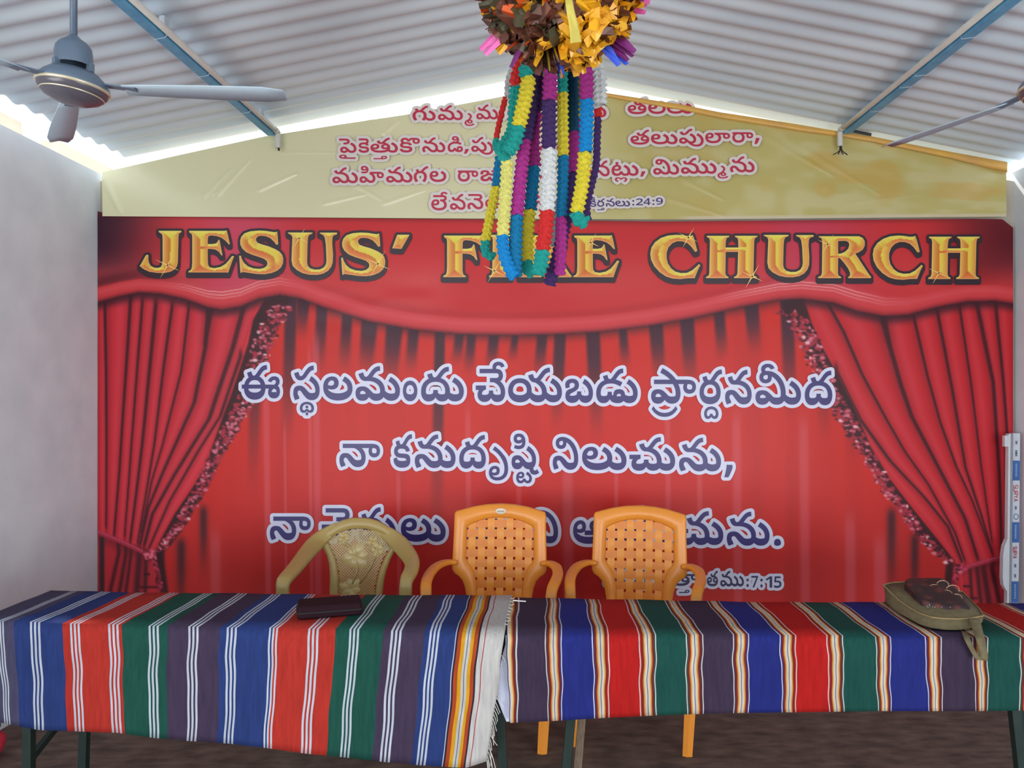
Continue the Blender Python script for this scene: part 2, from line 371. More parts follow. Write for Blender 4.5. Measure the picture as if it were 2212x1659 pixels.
dasubscript: 0: -80 -197 1 -21 0 0 -29 14 0 -13 21 1 11 0 1 -15 -20 0 -28 -15 0 -22 0 1 -21 0 0 -27 20 0 -13 32 0 0 18 1 0 31 0 31 43 0 55 24 0 34 0 1 36 0 0 54 -25 0 30 -44 0 0 -29 1 0 -18 0 -12 -32 0 -27 -20 0 / -89 -159 1 12 0 0 14 17 0 0 15 1 0 27 0 -41 33 0 -34 0 1 -36 0 0 -39 -32 0 0 -27 1 0 -15 0 14 -18 0 12 0 1 11 0 0 15 15 0 2 17 1 42 0 1 3 -18 0 13 -14 0
na: 351: 249 -6 1 -22 0 0 -37 14 0 -35 31 0 -22 26 1 -10 13 0 -14 15 0 -11 5 0 -7 0 1 -9 0 0 -13 -14 0 0 -12 1 0 -16 0 12 -29 0 11 -16 1 -55 -17 1 -10 17 0 -13 38 0 0 23 1 0 22 0 20 34 0 34 20 0 22 0 1 22 0 0 30 -14 0 27 -25 0 14 -18 1 15 -18 0 21 -20 0 20 -9 0 13 0 1 21 0 0 23 26 0 0 27 1 0 24 0 -20 39 0 -37 29 0 -52 16 0 -32 0 1 -28 0 1 67 45 1 50 -7 0 70 -40 0 37 -63 0 0 -41 1 0 -31 0 -23 -48 0 -45 -26 0 / 128 205 1 -19 0 0 -31 14 0 -23 33 0 -8 29 1 55 15 1 6 -26 0 14 -20 0 11 0 1 9 0 0 16 12 0 14 18 1 18 23 1 18 22 0 29 25 0 35 12 0 23 1 1 4 -48 1 -18 -1 0 -24 -10 0 -19 -18 0 -12 -15 1 -14 -18 1 -12 -15 0 -26 -21 0 -28 -12 0
miivowel: 529: 254 -6 1 -24 0 0 -36 16 0 -33 33 0 -22 25 1 -14 18 0 -18 15 0 -13 0 1 -11 0 0 -17 -15 0 0 -15 1 0 -16 0 18 -16 0 14 0 1 14 0 0 24 20 0 6 21 1 34 -37 1 -10 -14 0 -21 -22 0 -29 -13 0 -23 0 1 -28 0 0 -35 22 0 -16 36 0 0 19 1 0 23 0 21 34 0 36 19 0 22 0 1 20 0 0 30 -12 0 28 -26 0 18 -21 1 14 -17 0 21 -20 0 20 -7 0 13 0 1 15 0 0 20 15 0 10 31 0 0 23 1 0 33 0 -20 64 0 -37 53 0 -51 38 0 -30 6 1 -6 2 0 -16 1 0 -5 0 1 -16 0 0 -17 -13 0 0 -11 1 0 -11 0 12 -12 0 12 0 1 12 0 0 15 12 0 0 13 1 0 13 0 -12 20 0 -7 7 1 47 6 1 7 -10 0 9 -24 0 0 -14 1 0 -31 0 -37 -33 0 -34 0 1 -22 0 0 -32 17 0 -16 29 0 0 18 1 0 20 0 21 31 0 39 17 0 28 0 1 46 0 0 77 -38 0 57 -67 0 31 -86 0 0 -48 1 0 -38 0 -22 -54 0 -46 -29 0 / 430 -6 1 -36 0 0 -51 34 0 -22 28 1 29 37 1 13 -15 0 25 -22 0 28 -12 0 16 0 1 21 0 0 23 26 0 0 26 1 0 26 0 -22 40 0 -37 30 0 -22 11 1 29 47 1 30 -14 0 49 -44 0 28 -57 0 0 -35 1 0 -49 0 -52 -57 0 / 154 430 1 31 0 0 37 -26 0 9 -23 1 -44 -12 1 -3 7 0 -9 10 0 -12 5 0 -9 0 1 -13 0 0 -17 -13 0 0 -11 1 0 -8 0 11 -17 0 12 -8 1 -44 -16 1 -11 10 0 -14 27 0 0 16 1 0 17 0 18 26 0 34 16 0
naavowel: 520: 249 -6 1 -22 0 0 -37 14 0 -35 31 0 -22 26 1 -10 13 0 -14 15 0 -11 5 0 -7 0 1 -9 0 0 -13 -14 0 0 -12 1 0 -16 0 12 -29 0 11 -16 1 -55 -17 1 -10 17 0 -13 38 0 0 23 1 0 22 0 20 34 0 34 20 0 22 0 1 22 0 0 30 -14 0 27 -25 0 14 -18 1 15 -18 0 21 -20 0 20 -9 0 13 0 1 21 0 0 23 26 0 0 26 1 0 30 0 -29 44 0 -48 30 0 -29 7 1 97 4 1 19 -10 0 29 -34 0 16 -42 0 0 -25 1 0 -33 0 -23 -47 0 -45 -26 0 / 462 101 1 -21 0 0 -28 13 0 -17 20 0 -7 23 0 0 10 1 0 18 0 11 25 0 7 10 1 49 0 1 -12 -11 0 -12 -22 0 0 -14 1 0 -14 0 17 -17 0 14 0 1 16 0 0 14 16 0 0 13 1 0 18 0 -25 14 0 -21 0 1 -390 0 1 0 47 1 358 0 1 26 0 0 35 -4 0 25 -8 0 10 -8 1 12 -9 0 14 -28 0 0 -21 1 0 -32 0 -40 -39 0
ka: 261: 142 -6 1 -35 0 0 -54 15 0 -36 34 0 -9 28 1 54 14 1 6 -14 0 17 -19 0 31 -9 0 26 0 1 25 0 0 28 7 0 12 13 0 0 9 1 0 8 0 -8 12 0 -20 8 0 -17 1 1 -36 2 1 -31 2 0 -44 11 0 -13 11 1 -10 8 0 -11 25 0 0 16 1 0 21 0 25 34 0 53 19 0 40 0 1 31 0 0 47 -11 0 35 -30 0 11 -29 1 -55 -13 1 -5 13 0 -16 16 0 -28 8 0 -22 0 1 -24 0 0 -25 -8 0 -10 -12 0 0 -7 1 0 -11 0 20 -13 0 29 -2 1 45 -3 1 27 -1 0 36 -12 0 11 -9 1 13 -10 0 10 -27 0 0 -16 1 0 -27 0 -30 -35 0 -55 -17 0 / 122 205 1 -19 0 0 -31 14 0 -24 33 0 -7 29 1 54 15 1 7 -26 0 13 -20 0 11 0 1 9 0 0 16 12 0 15 18 1 18 23 1 17 22 0 30 25 0 34 12 0 24 1 1 3 -48 1 -17 -1 0 -24 -10 0 -20 -18 0 -12 -15 1 -14 -18 1 -11 -15 0 -26 -21 0 -29 -12 0
rvocalicvowelsign: 200: 53 -197 1 -38 0 0 -54 26 0 -29 47 0 0 30 1 0 26 0 22 40 0 40 23 0 25 0 1 25 0 0 31 -18 0 14 -28 0 0 -16 1 0 -21 0 -17 -29 0 -34 -15 0 -24 0 1 -12 0 0 -21 7 0 -10 6 1 -5 42 1 11 -10 0 19 -8 0 12 0 1 17 0 0 19 14 0 0 12 1 0 11 0 -14 14 0 -12 0 1 -17 0 0 -24 -27 0 0 -23 1 0 -4 1 0 -26 0 36 -30 0 40 0 1 18 0 0 37 10 0 31 24 0 18 43 0 0 34 1 0 38 0 -27 72 0 -47 65 0 -61 54 0 -35 19 1 31 45 1 34 -20 0 68 -59 0 56 -76 0 34 -89 0 0 -50 1 0 -40 0 -24 -58 0 -43 -37 0 -57 -18 0
ssivowel: 356: 255 -6 1 -24 0 0 -37 16 0 -33 33 0 -22 25 1 -14 18 0 -18 15 0 -13 0 1 -11 0 0 -17 -15 0 0 -15 1 0 -16 0 18 -16 0 14 0 1 14 0 0 24 20 0 6 21 1 34 -37 1 -10 -14 0 -21 -22 0 -29 -13 0 -23 0 1 -28 0 0 -35 22 0 -16 35 0 0 20 1 0 23 0 21 34 0 36 19 0 22 0 1 20 0 0 30 -12 0 28 -26 0 18 -21 1 14 -17 0 21 -20 0 20 -7 0 13 0 1 19 0 0 23 26 0 0 25 1 0 27 0 -22 39 0 -37 31 0 -22 11 1 29 47 1 30 -14 0 49 -44 0 28 -58 0 0 -35 1 0 -32 0 -23 -47 0 -44 -26 0 / 334 -66 1 -25 0 0 -31 18 0 -15 29 0 0 16 1 0 7 0 2 12 0 3 7 1 54 0 1 -3 -5 0 -2 -9 0 0 -4 1 0 -7 0 5 -11 0 10 -6 0 7 0 1 8 0 0 14 6 0 9 8 1 27 -38 1 -15 -11 0 -29 -12 0 / 116 214 1 -19 0 0 -33 7 0 -16 5 1 14 37 1 10 -4 0 24 -6 0 14 0 1 16 0 0 24 7 0 13 19 0 0 18 1 0 3 1 0 22 0 -27 28 0 -20 0 1 -13 0 0 -15 -10 0 0 -9 1 0 -8 0 8 -8 0 13 -3 0 5 0 1 20 0 0 25 19 0 11 17 1 18 -31 1 -8 -10 0 -20 -19 0 -28 -12 0 -21 0 1 -20 0 0 -30 12 0 -18 23 0 0 18 1 0 26 0 38 31 0 36 0 1 29 0 0 40 -23 0 21 -40 0 0 -25 1 0 -44 0 -49 -40 0
ttasubscript: 0: -89 -197 1 -21 0 0 -28 16 0 -13 18 1 11 1 1 -10 -14 0 -21 -15 0 -23 -6 0 -14 0 1 -27 0 0 -32 23 0 -15 37 0 0 21 1 0 28 0 22 39 0 38 20 0 22 0 1 27 0 0 28 -26 0 0 -21 1 0 -22 0 -30 -27 0 -30 0 1 -18 0 0 -29 14 0 -9 9 1 11 29 1 5 -6 0 21 -14 0 14 0 1 13 0 0 13 8 0 0 8 1 0 7 0 -9 9 0 -9 0 1 -15 0 0 -22 -25 0 0 -26 1 0 -5 1 0 -11 0 6 -20 0 16 -11 0 13 0 1 19 0 0 17 18 0 1 13 1 41 0 1 3 -18 0 18 -13 0 13 0 1 15 0 0 14 17 0 0 14 1 0 22 0 -32 29 0 -24 10 1 24 38 1 22 -9 0 35 -29 0 20 -37 0 0 -23 1 0 -33 0 -37 -37 0
nivowel: 351: 249 -6 1 -22 0 0 -37 14 0 -35 31 0 -22 26 1 -10 13 0 -14 15 0 -11 5 0 -7 0 1 -9 0 0 -13 -14 0 0 -12 1 0 -16 0 12 -29 0 11 -16 1 -55 -17 1 -10 17 0 -13 38 0 0 23 1 0 22 0 20 34 0 34 20 0 22 0 1 22 0 0 30 -14 0 27 -26 0 14 -17 1 15 -18 0 21 -21 0 20 -8 0 13 0 1 15 0 0 21 13 0 11 31 0 0 26 1 0 33 0 -21 63 0 -37 54 0 -50 37 0 -31 6 1 -6 2 0 -15 1 0 -6 0 1 -16 0 0 -17 -13 0 0 -11 1 0 -11 0 13 -12 0 12 0 1 12 0 0 15 12 0 0 13 1 0 13 0 -13 20 0 -7 7 1 48 6 1 6 -10 0 10 -24 0 0 -14 1 0 -31 0 -37 -33 0 -34 0 1 -23 0 0 -31 17 0 -17 29 0 0 18 1 0 20 0 21 31 0 40 17 0 28 0 1 45 0 0 78 -38 0 57 -67 0 31 -85 0 0 -48 1 0 -42 0 -25 -54 0 -46 -26 0
ca: 380: 285 -6 1 -20 0 0 -31 10 0 -24 23 0 -11 17 1 10 1 1 -11 -20 0 -28 -23 0 -32 -8 0 -18 0 1 -25 0 0 -38 19 0 -22 34 0 0 22 1 0 17 0 19 35 0 22 11 1 -4 -10 1 -60 0 1 0 48 1 128 0 1 0 -44 1 -27 -5 0 -23 -26 0 0 -16 1 0 -16 0 20 -19 0 17 0 1 23 0 0 27 29 0 2 24 1 51 0 1 2 -20 0 15 -23 0 22 -10 0 12 0 1 14 0 0 21 10 0 11 23 0 0 19 1 0 25 0 -20 39 0 -33 27 0 -43 17 0 -24 2 1 32 44 1 46 -8 0 64 -44 0 33 -63 0 0 -37 1 0 -33 0 -24 -47 0 -43 -24 0 / 204 205 1 -19 0 0 -31 14 0 -24 33 0 -7 29 1 55 15 1 6 -26 0 14 -20 0 11 0 1 9 0 0 16 12 0 14 18 1 18 23 1 18 22 0 29 25 0 35 12 0 23 1 1 4 -48 1 -18 -1 0 -24 -10 0 -19 -18 0 -12 -15 1 -14 -18 1 -12 -15 0 -26 -21 0 -28 -12 0
cevowel: 380: 285 -6 1 -20 0 0 -31 10 0 -24 23 0 -11 17 1 10 1 1 -11 -20 0 -28 -23 0 -32 -8 0 -18 0 1 -25 0 0 -38 19 0 -22 34 0 0 22 1 0 17 0 19 35 0 22 11 1 -4 -10 1 -60 0 1 0 48 1 128 0 1 0 -44 1 -27 -5 0 -23 -26 0 0 -16 1 0 -16 0 20 -19 0 17 0 1 23 0 0 27 29 0 2 24 1 51 0 1 2 -20 0 15 -23 0 22 -10 0 12 0 1 14 0 0 21 10 0 11 23 0 0 19 1 0 29 0 -28 45 0 -45 30 0 -29 7 1 37 33 1 38 -10 0 53 -40 0 29 -57 0 0 -34 1 0 -33 0 -24 -48 0 -43 -24 0 / 354 275 1 0 -17 0 -13 -27 0 -9 -8 1 -13 -9 0 -33 -10 0 -29 0 1 -66 0 1 0 46 1 68 0 1 15 0 0 16 3 0 4 4 1 4 4 0 3 8 0 0 5 1 0 6 0 -3 10 0 -4 3 1 -5 4 0 -14 3 0 -17 0 1 -198 0 1 0 47 1 193 0 1 31 0 0 36 -9 0 13 -11 1 9 -9 0 12 -25 0
vuvowel: 499: 255 -4 1 -8 0 0 -16 1 0 -6 2 1 -16 4 0 -26 18 0 -27 28 0 -17 19 1 -14 18 0 -18 15 0 -13 0 1 -11 0 0 -17 -15 0 0 -15 1 0 -16 0 18 -16 0 14 0 1 14 0 0 24 20 0 6 21 1 34 -37 1 -10 -14 0 -21 -22 0 -29 -13 0 -23 0 1 -28 0 0 -35 22 0 -16 36 0 0 19 1 0 23 0 21 34 0 36 19 0 22 0 1 20 0 0 30 -12 0 28 -26 0 18 -21 1 14 -17 0 21 -20 0 19 -7 0 12 0 1 21 0 0 23 26 0 0 26 1 0 24 0 -20 40 0 -37 29 0 -52 16 0 -32 0 1 -29 0 1 67 45 1 50 -6 0 71 -41 0 37 -63 0 0 -41 1 0 -46 0 -49 -57 0 / 364 -76 1 -33 0 0 -56 20 0 -56 42 0 -33 34 1 63 10 1 15 -18 0 30 -26 0 39 -13 0 25 0 1 25 0 0 40 20 0 24 40 0 0 33 1 0 33 0 -25 52 0 -41 39 0 -25 13 1 29 47 1 33 -17 0 53 -53 0 31 -70 0 0 -43 1 0 -45 0 -34 -64 0 -62 -34 0 / 129 205 1 -19 0 0 -31 14 0 -24 33 0 -7 29 1 54 15 1 7 -26 0 13 -20 0 12 0 1 8 0 0 17 12 0 14 18 1 18 23 1 17 22 0 30 25 0 34 12 0 24 1 1 3 -48 1 -17 -1 0 -24 -10 0 -20 -18 0 -12 -15 1 -13 -18 1 -12 -15 0 -26 -21 0 -29 -12 0
aa: 399: 224 -6 1 -56 0 0 -79 22 0 -49 39 0 -23 51 0 0 30 1 0 36 0 26 51 0 46 27 0 30 0 1 23 0 0 32 -18 0 18 -30 0 0 -20 1 0 -22 0 -18 -32 0 -37 -17 0 -27 0 1 -26 0 0 -37 23 0 -11 11 1 12 39 1 5 -7 0 15 -14 0 22 -11 0 14 0 1 18 0 0 20 15 0 0 14 1 0 12 0 -14 15 0 -12 0 1 -21 0 0 -26 -35 0 0 -28 1 0 -12 1 0 -17 0 15 -32 0 35 -25 0 60 -15 0 45 0 1 36 0 0 54 9 0 31 19 0 0 14 1 0 10 0 -12 14 0 -18 10 0 -9 3 1 -30 6 0 -37 33 0 0 26 1 0 19 0 19 28 0 36 15 0 25 0 1 31 0 0 38 -20 0 19 -33 0 0 -18 1 0 -23 0 -22 -34 0 -18 -12 1 -12 -8 0 -24 -9 0 -29 -4 0 -19 0 1 -109 0 1 0 44 1 146 0 1 10 5 0 16 11 0 9 16 0 0 11 1 0 12 0 -16 19 0 -19 0 1 -14 0 0 -18 -13 0 0 -11 1 0 -10 0 13 -15 0 25 -11 0 16 -5 1 16 -5 0 26 -16 0 15 -23 0 0 -15 1 0 -18 0 -17 -32 0 -39 -25 0 -68 -14 0
kivowel: 261: 142 -6 1 -35 0 0 -54 15 0 -36 34 0 -9 28 1 54 14 1 6 -14 0 17 -19 0 31 -9 0 26 0 1 25 0 0 28 7 0 12 13 0 0 9 1 0 8 0 -8 12 0 -20 8 0 -17 1 1 -36 2 1 -31 2 0 -44 11 0 -13 11 1 -10 8 0 -11 25 0 0 16 1 0 21 0 25 34 0 53 19 0 40 0 1 31 0 0 47 -11 0 35 -30 0 11 -29 1 -55 -13 1 -5 13 0 -16 16 0 -28 8 0 -22 0 1 -24 0 0 -25 -8 0 -10 -12 0 0 -7 1 0 -11 0 20 -13 0 29 -2 1 45 -3 1 27 -1 0 36 -12 0 11 -9 1 13 -10 0 10 -27 0 0 -16 1 0 -27 0 -30 -35 0 -55 -17 0 / 126 214 1 -19 0 0 -34 7 0 -15 5 1 14 37 1 10 -4 0 24 -6 0 13 0 1 16 0 0 24 7 0 14 19 0 0 18 1 0 3 1 0 22 0 -27 28 0 -20 0 1 -13 0 0 -15 -10 0 0 -9 1 0 -8 0 8 -8 0 12 -3 0 6 0 1 20 0 0 25 19 0 10 17 1 19 -31 1 -8 -10 0 -20 -19 0 -28 -12 0 -21 0 1 -20 0 0 -31 12 0 -17 23 0 0 18 1 0 26 0 38 31 0 35 0 1 29 0 0 41 -23 0 21 -40 0 0 -25 1 0 -44 0 -50 -40 0
comma: 134: 101 58 1 3 -5 1 -4 -18 0 -14 -41 0 -16 -40 0 -9 -18 1 -42 0 1 5 19 0 9 43 0 8 43 0 2 17 1
period: 134: 32 32 1 0 20 0 22 17 0 15 0 1 15 0 0 22 -17 0 0 -20 1 0 -20 0 -22 -18 0 -15 0 1 -15 0 0 -22 18 0
colon: 134: 32 32 1 0 20 0 22 17 0 15 0 1 15 0 0 22 -17 0 0 -20 1 0 -20 0 -22 -18 0 -15 0 1 -15 0 0 -22 18 0 / 32 190 1 0 21 0 22 17 0 15 0 1 15 0 0 22 -17 0 0 -21 1 0 -20 0 -22 -18 0 -15 0 1 -15 0 0 -22 18 0
one: 286: 192 0 1 -58 0 1 0 198 1 0 17 0 1 35 0 1 15 1 -6 -5 0 -15 -15 0 -9 -7 1 -39 -32 1 -30 37 1 105 84 1 50 0 1
two: 286: 265 0 1 -243 0 1 0 44 1 90 81 1 29 25 0 35 36 0 17 31 0 0 18 1 0 16 0 -13 20 0 -24 10 0 -17 0 1 -23 0 0 -40 -19 0 -21 -16 1 -31 38 1 14 13 0 35 21 0 42 12 0 27 0 1 34 0 0 49 -21 0 27 -39 0 0 -25 1 0 -27 0 -20 -43 0 -40 -43 0 -30 -25 1 -60 -53 1 0 -3 1 163 0 1
four: 286: 277 69 1 -48 0 1 0 -69 1 -58 0 1 0 69 1 -161 0 1 0 44 1 162 214 1 57 0 1 0 -211 1 48 0 1 / 171 118 1 0 76 1 0 13 0 1 27 0 2 22 0 0 7 1 -2 0 1 -4 -8 0 -12 -19 0 -8 -11 1 -84 -107 1
five: 286: 143 205 1 35 0 0 53 -22 0 29 -44 0 0 -32 1 0 -35 0 -31 -50 0 -61 -27 0 -46 0 1 -27 0 0 -49 10 0 -18 9 1 0 53 1 18 -10 0 53 -13 0 23 0 1 25 0 0 35 12 0 18 26 0 0 20 1 0 27 0 -37 28 0 -41 0 1 -16 0 0 -34 -5 0 -10 -3 1 -26 15 1 13 162 1 186 0 1 0 -52 1 -136 0 1 -7 -74 1 9 2 0 24 3 0
seven: 286: 61 0 1 141 274 1 -184 0 1 0 52 1 247 0 1 0 -41 1 -140 -285 1
nine: 286: 264 185 1 0 -28 0 -9 -54 0 -21 -49 0 -39 -38 0 -60 -21 0 -42 0 1 -11 0 0 -27 2 0 -9 2 1 0 49 1 10 -3 0 23 -3 0 11 0 1 34 0 0 45 17 0 26 31 0 11 42 0 2 25 1 -3 0 1 -8 -12 0 -21 -19 0 -31 -10 0 -23 0 1 -31 0 0 -46 24 0 -24 45 0 0 33 1 0 35 0 28 50 0 53 27 0 36 0 1 27 0 0 45 -17 0 35 -36 0 19 -55 0 / 139 282 1 -27 0 0 -34 -31 0 0 -32 1 0 -18 0 13 -26 0 26 -14 0 20 0 1 21 0 0 31 15 0 16 23 0 0 13 1 0 13 0 -8 25 0 -16 20 0 -25 12 0
ga: 292: 152 250 1 40 0 0 58 -30 0 32 -54 0 0 -39 1 0 -31 0 -12 -48 0 -17 -37 0 -9 -15 1 -54 22 1 9 13 0 17 29 0 10 37 0 0 23 1 0 22 0 -14 38 0 -34 23 0 -29 0 1 -22 0 0 -34 -20 0 -18 -37 0 0 -25 1 0 -32 0 21 -50 0 15 -21 1 -54 -22 1 -16 26 0 -22 64 0 0 36 1 0 35 0 30 58 0 59 35 0 / 140 205 1 -19 0 0 -31 14 0 -24 33 0 -7 29 1 54 15 1 7 -26 0 13 -20 0 11 0 1 9 0 0 16 12 0 15 18 1 18 23 1 17 22 0 30 25 0 34 12 0 24 1 1 3 -48 1 -17 -1 0 -24 -10 0 -20 -18 0 -12 -15 1 -14 -18 1 -11 -15 0 -26 -21 0 -29 -12 0
masubscript: 130: 55 -197 1 -38 0 0 -57 26 0 -31 48 0 0 33 1 0 30 0 29 48 0 52 31 0 34 3 1 3 1 0 6 -1 0 6 0 1 24 0 0 39 -16 0 23 -32 0 0 -23 1 0 -27 0 -39 -36 0 -35 0 1 -21 0 0 -32 16 0 -17 31 0 0 22 1 0 10 0 5 22 0 5 9 1 1 2 0 -3 2 0 1 2 1 8 14 0 19 30 0 19 32 0 13 33 0 0 16 1 0 24 0 -29 37 0 -35 14 1 26 46 1 47 -20 0 44 -62 0 0 -36 1 0 -17 0 -11 -36 0 -23 -41 0 -17 -24 1 -2 -2 0 0 -6 0 -2 -2 1 -8 -12 0 -13 -22 0 0 -12 1 0 -14 0 14 -15 0 12 0 1 12 0 0 13 13 0 0 10 1 0 14 0 -20 16 0 -18 0 1 -8 0 0 -13 -1 0 -5 -1 1 -2 -1 0 -4 0 0 -3 -1 1 -14 -3 0 -21 -19 0 -12 -27 0 0 -17 1 0 -30 0 40 -34 0 38 0 1 31 0 0 50 20 0 21 24 1 41 -28 1 -29 -32 0 -71 -29 0
ta: 389: 205 -6 1 -65 0 0 -83 32 0 -40 57 0 0 37 1 0 29 0 25 43 0 45 24 0 28 0 1 24 0 0 34 -17 0 17 -31 0 0 -19 1 0 -33 0 -43 -36 0 -38 0 1 -15 0 0 -26 8 0 -21 12 0 -8 6 1 10 38 1 10 -9 0 25 -15 0 16 0 1 20 0 0 20 16 0 0 13 1 0 12 0 -14 13 0 -14 0 1 -13 0 0 -21 -13 0 -13 -23 0 0 -16 1 0 -3 1 0 -19 0 18 -28 0 35 -19 0 52 -10 0 34 0 1 40 0 0 56 12 0 34 22 0 15 28 0 0 17 1 0 12 1 -2 17 0 -24 23 0 -20 0 1 -12 0 0 -19 -13 0 0 -14 1 0 -12 0 16 -14 0 15 0 1 13 0 0 18 9 0 12 18 0 3 12 1 17 -40 1 -9 -12 0 -19 -18 0 -26 -10 0 -19 0 1 -19 0 0 -32 14 0 -20 28 0 0 21 1 0 29 0 41 33 0 33 0 1 6 0 0 11 -1 0 11 -2 0 5 -1 1 -32 -1 1 -8 3 0 -23 4 0 -23 3 0 -10 0 1 16 39 1 34 -3 0 55 -20 0 39 -32 0 21 -44 0 0 -28 1 0 -30 0 -22 -47 0 -47 -33 0 -73 -18 0 / 219 205 1 -18 0 0 -32 14 0 -23 33 0 -8 29 1 55 15 1 6 -26 0 14 -20 0 11 0 1 9 0 0 16 12 0 15 18 1 18 23 1 17 22 0 30 25 0 34 12 0 24 1 1 3 -48 1 -17 -1 0 -24 -10 0 -20 -18 0 -12 -15 1 -14 -18 1 -12 -15 0 -25 -21 0 -29 -12 0
pevowel: 356: 255 -6 1 -24 0 0 -37 16 0 -33 33 0 -22 25 1 -14 18 0 -18 15 0 -13 0 1 -11 0 0 -17 -15 0 0 -15 1 0 -16 0 18 -16 0 14 0 1 14 0 0 24 20 0 6 21 1 34 -37 1 -10 -14 0 -21 -22 0 -29 -13 0 -23 0 1 -28 0 0 -35 22 0 -16 35 0 0 20 1 0 23 0 21 34 0 36 19 0 22 0 1 20 0 0 30 -12 0 28 -26 0 18 -21 1 14 -17 0 21 -20 0 20 -7 0 13 0 1 19 0 0 23 26 0 0 26 1 0 26 0 -22 40 0 -37 30 0 -22 11 1 29 47 1 30 -14 0 49 -44 0 28 -58 0 0 -35 1 0 -32 0 -23 -47 0 -44 -26 0 / 213 275 1 0 -17 0 -12 -27 0 -9 -8 1 -13 -9 0 -34 -10 0 -28 0 1 -35 0 1 0 46 1 37 0 1 15 0 0 15 4 0 5 3 1 4 4 0 3 8 0 0 5 1 0 6 0 -4 10 0 -3 3 1 -5 4 0 -15 3 0 -17 0 1 -125 0 1 0 47 1 120 0 1 32 0 0 36 -9 0 12 -11 1 10 -9 0 11 -25 0
ailengthmark: 0: -223 -29 1 26 0 0 30 -19 0 13 -29 0 0 -13 1 0 -17 0 -11 -23 0 -7 -10 1 -47 0 1 12 11 0 12 20 0 0 12 1 0 13 0 -16 16 0 -15 0 1 -14 0 0 -14 -15 0 0 -11 1 0 -16 0 24 -13 0 21 0 1 218 0 1 0 -47 1 -181 0 1 -26 0 0 -36 4 0 -26 8 0 -10 8 1 -11 8 0 -14 27 0 0 20 1 0 29 0 39 37 0
kevowel: 261: 142 -6 1 -35 0 0 -54 15 0 -36 34 0 -9 28 1 54 14 1 6 -14 0 17 -19 0 31 -9 0 26 0 1 25 0 0 28 7 0 12 13 0 0 9 1 0 8 0 -8 12 0 -20 8 0 -17 1 1 -36 2 1 -31 2 0 -44 11 0 -13 11 1 -10 8 0 -11 25 0 0 16 1 0 21 0 25 34 0 53 19 0 40 0 1 31 0 0 47 -11 0 35 -30 0 11 -29 1 -55 -13 1 -5 13 0 -16 16 0 -28 8 0 -22 0 1 -24 0 0 -25 -8 0 -10 -12 0 0 -7 1 0 -11 0 20 -13 0 29 -2 1 45 -3 1 27 -1 0 36 -12 0 11 -9 1 13 -10 0 10 -27 0 0 -16 1 0 -27 0 -30 -35 0 -55 -17 0 / 257 275 1 0 -17 0 -12 -27 0 -9 -8 1 -13 -9 0 -34 -10 0 -28 0 1 -32 0 1 0 46 1 34 0 1 15 0 0 15 4 0 5 3 1 4 4 0 3 8 0 0 5 1 0 6 0 -4 10 0 -4 3 1 -4 4 0 -15 3 0 -17 0 1 -140 0 1 0 47 1 135 0 1 32 0 0 36 -9 0 12 -11 1 10 -9 0 11 -25 0
tasubscript: 0: -78 -29 1 33 0 0 37 -37 0 0 -29 1 0 -20 0 -14 -27 0 -11 -8 1 -11 -8 0 -26 -9 0 -35 -3 0 -26 0 1 -195 0 1 0 47 1 232 0 1 21 0 0 24 13 0 0 16 1 0 11 0 -14 15 0 -14 0 1 -14 0 0 -16 -16 0 0 -13 1 0 -12 0 12 -20 0 11 -11 1 -47 0 1 -7 10 0 -11 23 0 0 17 1 0 13 0 13 29 0 32 19 0
kovowel: 386: 142 -6 1 -35 0 0 -54 15 0 -36 34 0 -9 28 1 54 14 1 6 -14 0 17 -19 0 31 -9 0 26 0 1 25 0 0 28 7 0 12 13 0 0 9 1 0 8 0 -8 12 0 -20 8 0 -17 1 1 -36 2 1 -31 2 0 -44 11 0 -13 11 1 -10 8 0 -11 25 0 0 16 1 0 21 0 25 34 0 53 19 0 40 0 1 31 0 0 47 -11 0 35 -30 0 11 -29 1 -55 -13 1 -5 13 0 -16 16 0 -28 8 0 -22 0 1 -24 0 0 -25 -8 0 -10 -12 0 0 -7 1 0 -11 0 20 -13 0 29 -2 1 45 -3 1 27 -1 0 36 -12 0 11 -9 1 13 -10 0 10 -27 0 0 -16 1 0 -27 0 -30 -35 0 -55 -17 0 / 342 205 1 -21 0 0 -28 13 0 -17 19 0 -7 23 0 0 11 1 0 18 0 12 24 0 7 11 1 48 0 1 -12 -12 0 -12 -21 0 0 -14 1 0 -14 0 17 -17 0 14 0 1 16 0 0 15 16 0 0 13 1 0 17 0 -25 15 0 -22 0 1 -67 0 1 -21 0 0 -21 -21 0 -3 -20 1 -49 0 1 -4 20 0 -23 21 0 -18 0 1 -6 0 1 -15 0 0 -18 -16 0 0 -13 1 0 -8 0 7 -13 0 17 -7 0 12 0 1 16 0 1 0 -46 1 -15 0 1 -26 0 0 -40 19 0 -22 35 0 0 24 1 0 31 0 44 41 0 37 0 1 5 0 1 19 0 0 30 -10 0 21 -21 0 7 -16 1 -6 2 1 6 13 0 19 20 0 32 12 0 24 0 1 31 0 1 34 0 0 42 -8 0 15 -12 1 12 -9 0 14 -28 0 0 -21 1 0 -32 0 -40 -39 0
